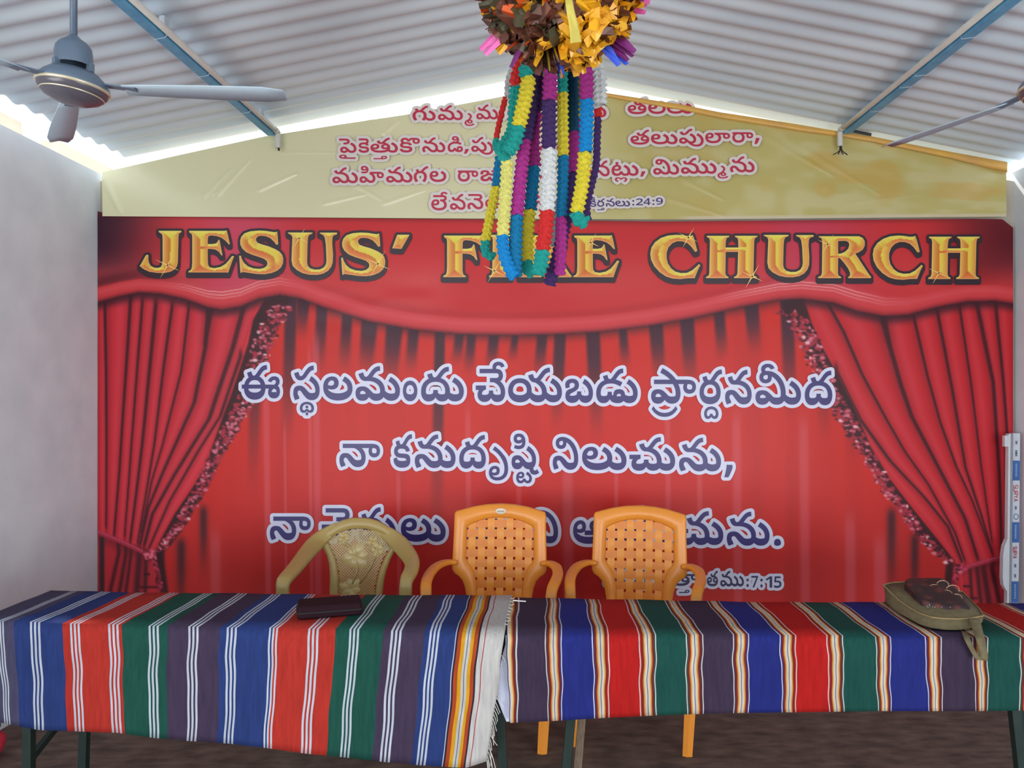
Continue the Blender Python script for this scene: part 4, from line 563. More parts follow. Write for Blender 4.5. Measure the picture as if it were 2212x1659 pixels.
def halo(polys, r, d, cell=1.5, drop=0):
    """the broad outline printed round a line of letters: all points nearer than r to them"""
    a = np.concatenate(polys)
    x0, y0 = a.min(0) - r - 3 * cell
    nx, ny = [int(k) + 2 for k in (a.max(0) + r + drop + 3 * cell - (x0, y0)) / cell]
    f = np.full((ny, nx), 99.0)
    gx = x0 + np.arange(nx) * cell
    gy = y0 + np.arange(ny) * cell
    for P in polys:
        for p, q in zip(P, np.roll(P, -1, 0)):
            i0, i1 = [int(k) for k in ((min(p[0], q[0]) - r - 2 * cell - x0) / cell, (max(p[0], q[0]) + r + 2 * cell - x0) / cell + 1)]
            j0, j1 = [int(k) for k in ((min(p[1], q[1]) - r - 2 * cell - y0) / cell, (max(p[1], q[1]) + r + 2 * cell - y0) / cell + 1)]
            i0, j0 = max(i0, 0), max(j0, 0)
            X, Y = np.meshgrid(gx[i0:i1], gy[j0:j1])
            e = q - p
            t = np.clip(((X - p[0]) * e[0] + (Y - p[1]) * e[1]) / max(e @ e, 1e-9), 0, 1)
            dd = np.hypot(X - p[0] - t * e[0], Y - p[1] - t * e[1])
            f[j0:j1, i0:i1] = np.minimum(f[j0:j1, i0:i1], dd)
    f -= r
    for g in glyph_groups(polys):
        b = np.concatenate(g)
        i0, i1 = int((b[:, 0].min() - x0) / cell), int((b[:, 0].max() - x0) / cell) + 2
        j0, j1 = int((b[:, 1].min() - y0) / cell), int((b[:, 1].max() - y0) / cell) + 2
        X, Y = np.meshgrid(gx[i0:i1], gy[j0:j1])
        w = winding(g, np.stack([X.ravel(), Y.ravel()], 1)).reshape(X.shape) != 0
        sub = f[j0:j1, i0:i1]
        sub[w] = np.minimum(sub[w], -r)
    k = drop / cell
    if drop:
        g = f.copy()
        for s in range(1, int(k) + 1):
            g[s:] = np.minimum(g[s:], f[:-s])
        f = g
    vs, fs, ids = [], [], {}

    def vert(key, x, y):
        if key not in ids:
            ids[key] = len(vs)
            vs.append((x, y))
        return ids[key]
    ins = f < 0
    cnt = ins[:-1, :-1].astype(int) + ins[1:, :-1] + ins[:-1, 1:] + ins[1:, 1:]
    for j in range(ny - 1):
        i = 0
        while i < nx - 1:
            c = cnt[j, i]
            if c == 4:
                k = i
                while k < nx - 1 and cnt[j, k] == 4:
                    k += 1
                fs.append((vert((j, i), gx[i], gy[j]), vert((j, k), gx[k], gy[j]), vert((j + 1, k), gx[k], gy[j + 1]), vert((j + 1, i), gx[i], gy[j + 1])))
                i = k
                continue
            if c:
                cn = [(j, i), (j, i + 1), (j + 1, i + 1), (j + 1, i)]
                poly = []
                for u in range(4):
                    A, B = cn[u], cn[(u + 1) % 4]
                    fa, fb = f[A], f[B]
                    if fa < 0:
                        poly.append(vert(A, gx[A[1]], gy[A[0]]))
                    if (fa < 0) != (fb < 0):
                        t = fa / (fa - fb)
                        poly.append(vert((min(A, B), max(A, B)), gx[A[1]] + t * (gx[B[1]] - gx[A[1]]), gy[A[0]] + t * (gy[B[0]] - gy[A[0]])))
                if len(poly) > 2:
                    fs.append(tuple(poly))
            i += 1
    return plate(vs, fs, d)


def set_print(me, rgb):
    at = me.attributes.new('print', 'FLOAT_COLOR', 'POINT')
    at.data.foreach_set('color', np.concatenate([rgb, np.ones((len(rgb), 1))], 1).astype(np.float32).ravel())


# ---------------------------------------------------------------- the red curtain banner
DB = 4.275
NX, NY = 990, 432
gx = np.linspace(212, 2188, NX)
ytop = np.interp(gx, [212, 240, 600, 1000, 1420, 2100, 2165, 2188], [457, 463, 470, 474, 479, 473, 474, 492])
ybot = 1330.0
vv = np.linspace(0, 1, NY)[:, None]
PY = ytop[None, :] * (1 - vv) + ybot * vv
PX = np.repeat(gx[None, :], NY, 0)


def smooth(e0, e1, x):
    t = np.clip((x - e0) / (e1 - e0), 0, 1)
    return t * t * (3 - 2 * t)


def noise(shape, ny, nx, seed):
    r = np.random.RandomState(seed).rand(ny + 2, nx + 2)
    y = np.linspace(0, ny, shape[0])
    x = np.linspace(0, nx, shape[1])
    j, i = np.minimum(y.astype(int), ny - 1), np.minimum(x.astype(int), nx - 1)
    u, v = (y - j)[:, None], (x - i)[None, :]
    u, v = u * u * (3 - 2 * u), v * v * (3 - 2 * v)
    J, I = j[:, None], i[None, :]
    return r[J, I] * (1 - u) * (1 - v) + r[J + 1, I] * u * (1 - v) + r[J, I + 1] * (1 - u) * v + r[J + 1, I + 1] * u * v


img = np.zeros((NY, NX, 3))


def put(alpha, rgb):
    a = np.clip(alpha, 0, 1)[..., None]
    img[:] = img * (1 - a) + np.asarray(rgb, float) * a


def at_y(pts):
    p = np.array(pts, float)
    return np.interp(PY, p[:, 1], p[:, 0])


# valance: lower hem and the upper line of its ribbon
vx = [212, 260, 300, 345, 400, 450, 480, 520, 560, 605, 650, 700, 800, 900, 1000, 1100, 1200, 1300, 1400, 1500, 1600, 1680, 1730, 1800, 1850, 1910, 1960, 2020, 2090, 2150, 2188]
vy = [653, 640, 632, 634, 646, 664, 669, 662, 645, 637, 645, 664, 695, 713, 722, 724, 722, 716, 704, 686, 663, 648, 645, 654, 672, 683, 680, 664, 651, 650, 656]
VAL = np.interp(PX, vx, vy)
RIB = VAL - np.interp(PX, [212, 345, 480, 605, 800, 1200, 1500, 1700, 1850, 2000, 2188], [32, 28, 42, 40, 36, 34, 36, 38, 46, 36, 34])

# plain cloth behind, with its folds
img[:] = (206, 38, 30)
n1 = noise(img.shape, 1, 46, 3)
n2 = noise(img.shape, 3, 90, 4)
put(.42 * (n1 - .4) + .18 * (n2 - .5), (150, 24, 28))
put(.28 * smooth(900, 1300, PY), (150, 20, 26))
below = PY - VAL
DARK = [(618, 640, 330), (645, 668, 90), (686, 706, 150), (741, 760, 130), (783, 815, 120), (836, 869, 130), (884, 904, 100), (941, 960, 420), (985, 1001, 70), (1011, 1027, 90), (1058, 1077, 80), (1108, 1118, 60),
        (1162, 1181, 95), (1199, 1221, 210), (1267, 1294, 230), (1338, 1352, 90), (1403, 1430, 130), (1470, 1497, 150), (1543, 1563, 110), (1609, 1636, 110), (1686, 1712, 260), (545, 566, 420), (1763, 1782, 300), (1822, 1840, 330)]
for a, c, ln in DARK:
    t = np.clip(below / (ln * 1.15), 0, 1)
    k = (c - a) * .62 * t
    lo, hi = (a + .25 * k - 10 * t, c - k) if a < 1200 else (a + k, c - .25 * k + 10 * t)
    wd = 5 + 9 * t
    m = smooth(lo - wd, lo + wd * .4, PX) * (1 - smooth(hi - wd * .4, hi + wd, PX))
    put(m * (1 - smooth(ln * .15, ln * 1.1, below)) * .95, (66, 30, 48))
for x, y0, y1, w in [(575, 790, 1330, 7), (682, 690, 1330, 8), (668, 720, 800, 4), (615, 880, 1000, 3), (1225, 930, 1330, 12), (1590, 860, 1330, 10), (1735, 870, 1330, 11), (1010, 850, 1060, 6), (1440, 760, 1000, 6), (1835, 1080, 1330, 12), (1900, 1130, 1330, 15), (465, 1115, 1330, 12), (860, 980, 1330, 5), (1120, 1010, 1330, 6), (1330, 940, 1330, 5), (1510, 960, 1330, 6)]:
    m = np.exp(-((PX - x - (PY - y0) * .01) / w) ** 4) * smooth(y0, y0 + 70, PY)
    put(m * .42, (214, 104, 122))
for x, y0, y1, w in [(440, 1080, 1230, 9), (392, 1150, 1330, 10), (1925, 1085, 1290, 10), (1975, 1140, 1330, 9)]:
    put(np.exp(-((PX - x) / w) ** 2) * smooth(y0, y0 + 30, PY) * (1 - smooth(y0 + 40, y1 + 40, PY)) * .9, (60, 24, 34))


def side_curtain(edge, outer, folds, notch, tie_y, hue):
    """one drawn-back curtain: its inner edge, outer edge, and the dark folds that run to the tie"""
    left = outer < 1000
    E_ = at_y(edge)
    inside = (PX < E_) if left else (PX > E_)
    soft = smooth(-3, 3, (E_ - PX) if left else (PX - E_))
    m = soft * (PY > RIB)
    put(m, hue)
    # soft shading between neighbouring folds
    long_ = []
    for L, w in folds:
        if L[-1][1] - L[0][1] > 200:
            a, c, e, g = L[0], L[1], L[-2], L[-1]
            k0, k1_ = (c[0] - a[0]) / (c[1] - a[1]), (g[0] - e[0]) / (g[1] - e[1])
            long_.append(np.array([(a[0] - k0 * (a[1] - 560), 560)] + list(L) + [(g[0] + k1_ * (1260 - g[1]), 1260)], float))
    for j in range(NY):
        y = PY[j, NX // 2]
        xs_ = sorted([float(np.interp(y, L[:, 1], L[:, 0])) for L in long_] + [outer, float(E_[j, NX // 2])])
        xs_ = np.array(xs_)
        k = np.clip(np.searchsorted(xs_, gx) - 1, 0, len(xs_) - 2)
        wd = np.maximum(xs_[k + 1] - xs_[k], 3)
        t = np.clip((gx - xs_[k]) / wd, 0, 1)
        hl = np.exp(-((t - (.62 if left else .38)) / .2) ** 2) * m[j]
        sh = np.exp(-((t - (.06 if left else .94)) / .2) ** 2) * m[j]
        img[j] = img[j] * (1 - .32 * sh[:, None]) + np.array((130, 26, 36)) * .32 * sh[:, None]
        img[j] = img[j] * (1 - .28 * hl[:, None]) + np.array((222, 88, 104)) * .28 * hl[:, None]
    for L, w in folds:
        c = at_y(L)
        on = smooth(L[0][1] - 26, L[0][1] + 4, PY) * (1 - smooth(L[-1][1] - 8, L[-1][1] + 10, PY)) * m
        p = np.array(L, float)
        prog = np.clip((PY - p[0, 1]) / (p[-1, 1] - p[0, 1]), 0, 1)
        ww = w * (1.0 - .45 * prog)
        put(on * np.exp(-((PX - c) / ww) ** 4) * .92, (58, 22, 32))
        put(on * np.exp(-((PX - c) / (ww * 2.6)) ** 2) * .25, (100, 24, 34))
    put(m * (1 - smooth(0, 26, PY - VAL)) * .75, (66, 24, 36))
    return E_


LE = [(584, 630), (576, 637), (560, 668), (547, 691), (536, 742), (518, 796), (500, 850), (481, 900), (443, 1009), (413, 1057), (377, 1110), (345, 1170), (332, 1195)]
LF = [([(227, 655), (230, 800), (231, 960), (230, 1140)], 3.5), ([(283, 641), (274, 785), (266, 900), (259, 1014), (247, 1160)], 4), ([(308, 655), (298, 785), (287, 930), (270, 1160)], 3.2), ([(337, 658), (325, 785), (308, 960), (282, 1170)], 4.5),
      ([(372, 664), (355, 785), (334, 960), (298, 1175)], 3.5), ([(408, 665), (392, 803), (352, 960), (328, 1040), (306, 1150)], 3), ([(450, 670), (444, 750), (420, 870), (352, 1021), (321, 1097), (303, 1178)], 5), ([(529, 655), (504, 749), (452, 905), (377, 1026), (330, 1110), (312, 1180)], 6),
      ([(520, 770), (476, 900), (428, 976), (367, 1082), (322, 1185)], 4), ([(455, 670), (443, 745)], 7)]
RE = [(1728, 636), (1738, 651), (1752, 695), (1778, 754), (1804, 801), (1840, 870), (1880, 965), (1922, 1035), (1972, 1100), (2022, 1162), (2059, 1209), (2070, 1228)]
RF = [([(1790, 660), (1822, 717), (1862, 809), (1914, 905), (1954, 975), (2004, 1045), (2062, 1150), (2084, 1212)], 4), ([(1805, 800), (1857, 905), (1922, 995), (1997, 1075), (2047, 1137), (2078, 1215)], 5), ([(1905, 684), (1925, 761), (1945, 830), (1969, 900), (2019, 995), (2054, 1062), (2084, 1120), (2112, 1209)], 6),
      ([(1908, 690), (1920, 745)], 8), ([(1973, 684), (2002, 809), (2030, 910), (2064, 1005), (2099, 1080), (2144, 1199)], 3.5), ([(2024, 672), (2057, 845), (2085, 1010), (2118, 1110), (2142, 1190)], 4), ([(2072, 662), (2097, 827), (2118, 1000), (2142, 1170)], 3), ([(2110, 658), (2145, 827), (2158, 1025), (2163, 1190)], 5), ([(2150, 658), (2167, 827), (2178, 980), (2181, 1190)], 4)]
# dark gap behind the fringes
LFR = [(614, 662), (600, 690), (576, 740), (560, 790), (534, 870), (515, 900), (490, 950), (460, 1000), (440, 1050), (410, 1100), (380, 1150), (345, 1192)]
RFR = [(1692, 672), (1722, 700), (1740, 735), (1752, 765), (1764, 800), (1800, 870), (1822, 905), (1855, 955), (1875, 992), (1895, 1022), (1922, 1070), (1950, 1098), (1962, 1122), (1984, 1152), (2027, 1197), (2050, 1216)]
for fr, e, s in ((LFR, LE, 1), (RFR, RE, -1)):
    c, q = at_y(fr), at_y(e)
    lo, hi = (np.minimum(c, q), np.maximum(c, q))
    on = (PY > VAL) * (1 - smooth(1200, 1222, PY))
    put(smooth(lo - 4, lo + 3, PX) * (1 - smooth(hi + 4, hi + 16, PX)) * on * .95, (54, 20, 28))
side_curtain(LE, 213, LF, None, 1195, (206, 44, 56))
side_curtain(RE, 2188, RF, None, 1225, (198, 36, 44))
for s, foot, tie, out in ((1, [(221, 5), (245, 5), (262, 4), (290, 8), (312, 5)], (325, 1196), 213), (-1, [(2178, 6), (2150, 8), (2128, 5), (2105, 4)], (2075, 1228), 2188)):
    # cloth below the tie
    tx, ty = tie
    lo, hi = (213, np.interp(PY, [ty - 10, ty + 30, 1330], [tx, tx + 14, tx + 40])) if s == 1 else (np.interp(PY, [ty - 10, ty + 30, 1330], [tx, tx + 4, tx + 6]), 2189)
    m = (PX > lo) * (PX < hi) * smooth(ty - (PX - tx) * s * .38 - 8, ty - (PX - tx) * s * .38 + 2, PY) if s == 1 else (PX > lo) * (PX < hi) * smooth(ty - (PX - tx) * .28 - 6, ty - (PX - tx) * .28 + 2, PY)
    if s == 1:
        m = (PX > lo) * (PX < hi) * smooth(-6, 4, PY - np.interp(PX, [213, 330], [1152, 1192]))
    put(m, (188, 40, 50))
    for x, w in foot:
        xx = x + (tx - x) * np.clip((ty + 160 - PY) / 160, 0, 1) * .35
        put(m * np.exp(-((PX - xx) / w) ** 2) * .85, (60, 22, 30))
    put(m * (1 - smooth(0, 26, PY - np.interp(PX, [213, 330, 2070, 2188], [1156, 1200, 1226, 1202]))) * .5, (90, 24, 34))
put(np.exp(-((PX - 221) / 6) ** 4) * smooth(1150, 1165, PY), (58, 36, 40))
put(np.exp(-((PX - np.interp(PY, [1185, 1330], [344, 362])) / 9) ** 4) * smooth(1180, 1192, PY) * .95, (52, 20, 28))
put(np.exp(-((PX - np.interp(PY, [1205, 1330], [2052, 2042])) / 9) ** 4) * smooth(1204, 1212, PY) * .95, (52, 20, 28))
put((np.abs(PX - 317) < 7) * np.exp(-((PY - 1240) / 2.5) ** 2), (60, 20, 30))
put((np.abs(PX - 325) < 22) * np.exp(-((PY - 1268) / 2.5) ** 2), (70, 20, 30))
put((np.abs(PX - 2088) < 8) * np.exp(-((PY - 1266) / 2.5) ** 2), (60, 20, 30))
put((np.abs(PX - 2092) < 20) * np.exp(-((PY - 1292) / 2.5) ** 2), (70, 20, 30))


def blob(x, y, rx, ry, rgb, a=1.0):
    i0, i1 = np.searchsorted(gx, [x - 2 * rx, x + 2 * rx])
    j = np.where(np.abs(PY[:, min(max(i0, 0), NX - 1)] - y) < 2 * ry)[0]
    if len(j) == 0 or i1 <= i0:
        return
    sl = (slice(j[0], j[-1] + 1), slice(i0, i1))
    q = np.exp(-(((PX[sl] - x) / rx) ** 2 + ((PY[sl] - y) / ry) ** 2) ** 2)[..., None] * a
    img[sl] = img[sl] * (1 - q) + np.asarray(rgb, float) * q


# ruffled fringes, ropes and tassels of the print
for fr, s in ((LFR, 1), (RFR, -1)):
    p = np.array(fr, float)
    for k in range(760):
        t = R.random()
        y = p[0, 1] + t * (p[-1, 1] - p[0, 1])
        x = np.interp(y, p[:, 1], p[:, 0])
        sp = 25 - 15 * t
        x += R.uniform(-1, 1) * sp - s * (6 - 5 * t)
        q = R.random()
        c = (70, 20, 30) if q < .28 else ((170, 44, 62) if q < .74 else ((216, 112, 130) if q < .95 else (240, 190, 196)))
        blob(x, y, R.uniform(2.5, 6.5), R.uniform(2, 4.2), c, .95)
for pts in (((215, 1150), (268, 1172), (318, 1196)), ((2189, 1197), (2130, 1212), (2078, 1228))):
    p = np.array(pts, float)
    for k in range(60):
        t = k / 59 * (len(p) - 1)
        i = min(int(t), len(p) - 2)
        x, y = p[i] * (1 - t + i) + p[i + 1] * (t - i)
        blob(x, y, 3.4, 4.8, (196, 52, 76) if k % 3 else (120, 26, 44))
        blob(x, y - 2, 2, 1.6, (226, 110, 132), .7)
for (x, y), s in (((325, 1198), 1), ((2074, 1228), -1)):
    for k in range(46):
        blob(x + R.uniform(-11, 11), y + R.uniform(-8, 9), 4, 4, R.choice([(206, 60, 90), (176, 40, 62), (228, 110, 130), (90, 22, 36)]))
    for k in range(40):
        t = k / 40
        blob(x + s * (8 + 16 * t) + R.uniform(-3, 3) * (1 + t), y + 10 + 70 * t, 3.5, 4, R.choice([(200, 56, 84), (150, 34, 54), (84, 22, 34)]))

# valance painted over the curtains
VM = 1 - smooth(-2, 2, PY - VAL)
put(VM, (200, 46, 50))
tx = (PX - 212) / 1976
put(VM * np.exp(-((PX - 520) / 110) ** 2) * .75, (206, 78, 108))
put(VM * np.exp(-((PX - 1745) / 120) ** 2) * .75, (196, 62, 92))
put(VM * (1 - smooth(215, 420, PX + (PY - 465) * .2)) * (1 - smooth(560, 640, PY)) * .95, (52, 22, 42))
put(VM * smooth(1960, 2190, PX) * (1 - smooth(560, 640, PY)) * .9, (84, 16, 30))
put(VM * np.exp(-((PY - ytop[None, :]) / 7) ** 2) * .5, (120, 28, 36))
put(VM * smooth(520, 600, PY) * (1 - smooth(600, 700, PY)) * (.5 * noise(img.shape, 7, 22, 9) - .1), (220, 92, 92))
rib = VM * smooth(-3, 3, PY - RIB)
put(VM * np.exp(-((PY - RIB + 7) / 9) ** 2) * np.exp(-((PX - 1200) / 620) ** 8) * .25, (150, 24, 34))
put(VM * np.exp(-((PY - RIB + 10) / 14) ** 2) * (1 - smooth(213, 470, PX)) * .65, (70, 20, 32))
put(rib, (206, 60, 66))
tt = np.clip((PY - RIB) / (VAL - RIB), 0, 1)
put(rib * np.exp(-((tt - .34) / .18) ** 2) * .35, (226, 96, 100))
put(rib * smooth(.62, 1, tt) * .6, (130, 28, 38))
for cx, wd in ((500, 120), (1740, 170)):
    for o, a in ((-.06, .95), (.1, .8), (.26, .7), (.42, .45)):
        put(VM * np.exp(-((tt - o - .0) / .035) ** 2) * np.exp(-((PX - cx) / wd) ** 4) * a * (PY > RIB - 6), (238, 178, 184))
put(np.exp(-((PY - VAL) / 3.2) ** 2) * .5, (70, 18, 30))
put((PY > VAL) * np.exp(-((PY - VAL) / 14) ** 2) * .55, (48, 20, 34))

# the vinyl hangs a little uneven: shallow wrinkles of the sheet itself
wr = .0016 * (noise(img.shape, 14, 24, 21) - .5) + .0030 * (noise(img.shape, 4, 9, 22) - .5)
wr += .004 * np.exp(-((PX - 860) / 170) ** 2 - ((PY - 665) / 60) ** 2) * (noise(img.shape, 30, 34, 23) - .5) * 2
vs = np.stack([(PX - VX) / F * DB, DB - .004 + wr, EYE + (VY - PY) / F * DB], -1).reshape(-1, 3)
idx = np.arange(NY * NX).reshape(NY, NX)
fs = np.stack([idx[:-1, :-1], idx[1:, :-1], idx[1:, 1:], idx[:-1, 1:]], -1).reshape(-1, 4)


def grid_mesh(vs, fs):
    me = bpy.data.meshes.new('mesh')
    me.vertices.add(len(vs))
    me.vertices.foreach_set('co', vs.astype(np.float32).ravel())
    me.loops.add(fs.size)
    me.loops.foreach_set('vertex_index', fs.astype(np.int32).ravel())
    me.polygons.add(len(fs))
    me.polygons.foreach_set('loop_start', np.arange(0, fs.size, fs.shape[1], dtype=np.int32))
    me.update(calc_edges=True)
    return me


vinyl = attr_mat('printed_vinyl', .42, spec=.30)
banner = thing('curtain_banner', 'wide red banner printed with stage curtains and gold church name', 'banner', (0.07, DB, .3))
me = grid_mesh(vs, fs)
set_print(me, lin(np.clip(img, 0, 255)).reshape(-1, 3))
sheet = link('vinyl_sheet', me, vinyl, banner, smooth=True)

# gold title: letters traced once, placed where the print has them
k1, k2 = 9.217, 8.508
TJ = [(480, 172), (940, 172), (935, 200), (890, 225), (880, 290), (868, 800), (850, 880), (800, 940), (720, 985), (600, 1010), (450, 1008), (300, 985), (190, 935), (105, 870), (130, 840), (230, 660), (265, 645), (285, 665), (280, 740), (295, 810), (330, 870), (400, 905), (470, 910), (530, 890), (555, 840), (565, 760), (565, 300), (555, 240), (500, 205)]
TE = [(1090, 172), (1820, 172), (1840, 158), (1860, 230), (1905, 440), (1880, 440), (1820, 370), (1740, 310), (1640, 275), (1530, 262), (1480, 275), (1465, 320), (1462, 435), (1560, 435), (1630, 420), (1660, 390), (1680, 345), (1700, 360), (1730, 520), (1758, 660), (1735, 660), (1690, 590), (1620, 545), (1540, 532), (1462, 530), (1465, 800), (1475, 860), (1510, 900), (1600, 915), (1720, 890), (1820, 830), (1890, 750), (1950, 670), (1990, 680), (1960, 750), (1870, 1005), (1840, 1000), (1075, 1000), (1080, 975), (1130, 950), (1148, 900), (1155, 800), (1155, 300), (1148, 240), (1100, 205)]
TF = TE[:25] + [(1462, 880), (1478, 950), (1530, 980), (1530, 1000)] + TE[37:]
TS = [(550, 165), (680, 172), (800, 190), (870, 200), (910, 185), (920, 260), (932, 440), (895, 450), (850, 390), (780, 320), (690, 280), (600, 268), (530, 280), (490, 320), (490, 365), (520, 410), (600, 440), (740, 480), (880, 540), (960, 590), (1010, 650), (1032, 730), (1025, 820), (985, 900), (910, 965), (800, 1010), (660, 1035), (500, 1030), (330, 1005), (230, 990), (180, 1010), (170, 900), (155, 670), (185, 665), (210, 740), (250, 810), (330, 880), (440, 920), (560, 930), (650, 910), (700, 870), (718, 820), (700, 770), (650, 730), (560, 695), (420, 650), (300, 600), (220, 530), (178, 450), (172, 370), (195, 290), (260, 220), (380, 180)]
TU = [(1120, 205), (1615, 205), (1610, 230), (1550, 250), (1525, 300), (1515, 400), (1505, 800), (1520, 870), (1570, 920), (1660, 945), (1760, 940), (1840, 900), (1880, 840), (1893, 760), (1880, 450), (1860, 310), (1830, 260), (1755, 220), (1760, 208), (2105, 208), (2100, 240), (2030, 265), (2010, 310), (2005, 420), (2022, 650), (2015, 800), (1985, 890), (1920, 970), (1820, 1025), (1700, 1048), (1560, 1045), (1420, 1015), (1300, 950), (1220, 870), (1195, 760), (1205, 500), (1215, 300), (1190, 250), (1130, 225)]
TQ = [(1365, 250), (1610, 250), (1450, 530), (1265, 520)]
TC = [(600, 232), (700, 238), (800, 255), (880, 250), (905, 235), (930, 300), (990, 530), (950, 545), (880, 450), (810, 385), (720, 352), (620, 348), (530, 385), (460, 460), (425, 560), (425, 660), (450, 760), (510, 850), (590, 910), (690, 935), (800, 930), (900, 880), (970, 820), (1020, 770), (1045, 790), (1000, 880), (940, 1030), (910, 1028), (800, 1030), (680, 1045), (540, 1035), (420, 1000), (300, 920), (200, 810), (140, 690), (125, 580), (145, 470), (210, 370), (320, 290), (450, 245)]
TH = [(1165, 250), (1580, 250), (1575, 270), (1530, 290), (1515, 340), (1505, 465), (1745, 465), (1742, 340), (1730, 295), (1685, 270), (1680, 250), (2095, 250), (2095, 270), (2050, 290), (2035, 340), (2020, 940), (2035, 985), (2080, 1005), (2080, 1028), (1665, 1028), (1665, 1005), (1710, 985), (1728, 940), (1740, 545), (1510, 545), (1505, 940), (1520, 985), (1560, 1005), (1560, 1028), (1150, 1028), (1150, 1005), (1195, 985), (1210, 940), (1222, 340), (1210, 295), (1165, 272)]
TI = TH[:5] + TH[25:]
TR = [(1180, 258), (1920, 258), (1990, 290), (2025, 350), (2025, 430), (1990, 500), (1920, 550), (1850, 575), (2110, 970), (2140, 1000), (2140, 1028), (1720, 1028), (1725, 1005), (1755, 980), (1755, 930), (1720, 850), (1640, 740), (1570, 660), (1535, 655), (1532, 940), (1545, 985), (1590, 1005), (1590, 1028), (1170, 1028), (1172, 1005), (1220, 985), (1238, 940), (1245, 350), (1230, 295), (1180, 275)]
TRH = [(1535, 345), (1535, 582), (1590, 575), (1660, 545), (1720, 490), (1742, 415), (1725, 365), (1680, 342)]


def tr(pts, ox, oy, k, dx=0, dy=0, sx=1.0):
    p = np.array(pts, float)
    x0 = p[:, 0].min()
    return np.stack([ox + (x0 + (p[:, 0] - x0) * sx) / k + dx, oy + p[:, 1] / k + dy], 1)


TITLE = [[tr(TJ, 290, 480, k1)], [tr(TE, 290, 480, k1)], [tr(TS, 500, 480, k1)], [tr(TU, 500, 480, k1)], [tr(TS, 500, 480, k1, 220.3, 4.3)], [tr(TQ, 710, 480, k1)],
         [tr(TF, 290, 480, k1, 550.5, 10.2)], [tr(TI, 1390, 480, k2, -469, -2)], [tr(TR, 1630, 480, k2, -647, -2), tr(TRH, 1630, 480, k2, -647, -2)], [tr(TE, 290, 480, k1, 831.8, 10.2)],
         [tr(TC, 1390, 480, k2)], [tr(TH, 1390, 480, k2)], [tr(TU, 500, 480, k1, 1027.9, 5.2, 1.012)], [tr(TR, 1630, 480, k2), tr(TRH, 1630, 480, k2)], [tr(TC, 1390, 480, k2, 480.6, 1.5)], [tr(TH, 1390, 480, k2, 480, 1.9)]]


def area2(P):
    return (P[:, 0] * np.roll(P[:, 1], -1) - np.roll(P[:, 0], -1) * P[:, 1]).sum()


gold_m = attr_mat('gold_print', .38)
ink_m = mat('dark_outline_print', (46, 26, 38), .38, var=.05)
tl = link('title_shadow', halo([P for g in TITLE for P in g], 5.2, DB - .0095, 1.2, drop=8), ink_m, banner)
tl['label'] = 'dark outline and drop shadow printed round the gold church name'
gv, gf, gc = [], [], []
for g in TITLE:
    if len(g) == 2 and area2(g[0]) * area2(g[1]) > 0:
        g[1] = g[1][::-1]
    fine = []
    for P in g:
        Q = []
        for p, q in zip(P, np.roll(P, -1, 0)):
            k = max(1, int(np.hypot(*(q - p)) / 3))
            Q += [p + (q - p) * i / k for i in range(k)]
        fine.append(np.array(Q))
    v, f = fill(fine, 1.8)
    best = np.full(len(v), 1e9)
    nx_, ny_ = np.zeros(len(v)), np.zeros(len(v))
    for P in g:
        s = 1 if area2(g[0]) > 0 else -1
        for p, q in zip(P, np.roll(P, -1, 0)):
            e = q - p
            t = np.clip(((v - p) @ e) / max(e @ e, 1e-9), 0, 1)
            dd = np.hypot(*(v - p - t[:, None] * e).T)
            n_ = np.array((e[1], -e[0])) * s / max(np.hypot(*e), 1e-9)
            k = dd < best - 1e-6
            best[k] = dd[k]
            nx_[k], ny_[k] = n_
    t = np.clip(best / 13, 0, 1)[:, None]
    up, dn = np.clip(-ny_, 0, 1)[:, None], np.clip(ny_, 0, 1)[:, None]
    lf, rt = np.clip(-nx_, 0, 1)[:, None], np.clip(nx_, 0, 1)[:, None]
    c = (up ** 2 * ((1 - t) * np.array((236, 220, 88)) + t * np.array((222, 206, 66))) + dn ** 2 * ((1 - t) * np.array((230, 140, 66)) + t * np.array((212, 98, 44)))
         + lf ** 2 * ((1 - t) * np.array((232, 184, 90)) + t * np.array((210, 122, 40))) + rt ** 2 * ((1 - t) * np.array((222, 136, 60)) + t * np.array((232, 204, 72))))
    c /= np.maximum(up ** 2 + dn ** 2 + lf ** 2 + rt ** 2, 1e-6)
    rim = np.exp(-(best / 1.3) ** 2)[:, None] * .6
    c = c * (1 - rim) + np.array((230, 206, 140)) * rim
    n = len(gv)
    gv += list(v)
    gc.append(c)
    gf += [tuple(i + n for i in q) for q in f]
me = plate(gv, gf, DB - .0110)
set_print(me, lin(np.concatenate(gc)))
link('title_lettering', me, gold_m, banner)['label'] = 'gold chiselled capitals of the church name'
sv, sf = [], []
for x, y, r in [(362, 573, 34), (646, 515, 26), (816, 570, 34), (1068, 585, 30), (1276, 524, 24), (1487, 513, 26), (1625, 597, 30), (1788, 528, 26), (2028, 590, 28)]:
    for k in range(4):
        q = math.radians(30 + 90 * k - (0 if k % 2 else 5))
        a = np.array((math.cos(q), math.sin(q)))
        n_ = np.array((-a[1], a[0])) * 1.5
        L_ = r * (1.0 if k % 2 else .9)
        n = len(sv)
        sv += [np.array((x, y)) + n_, np.array((x, y)) - n_, np.array((x, y)) + a * L_]
        sf.append((n, n + 1, n + 2))
link('title_sparkles', plate(sv, sf, DB - .0122), mat('sparkle_print', (240, 206, 120), .4, var=.03), banner)['label'] = 'thin printed star glints on the gold letters'

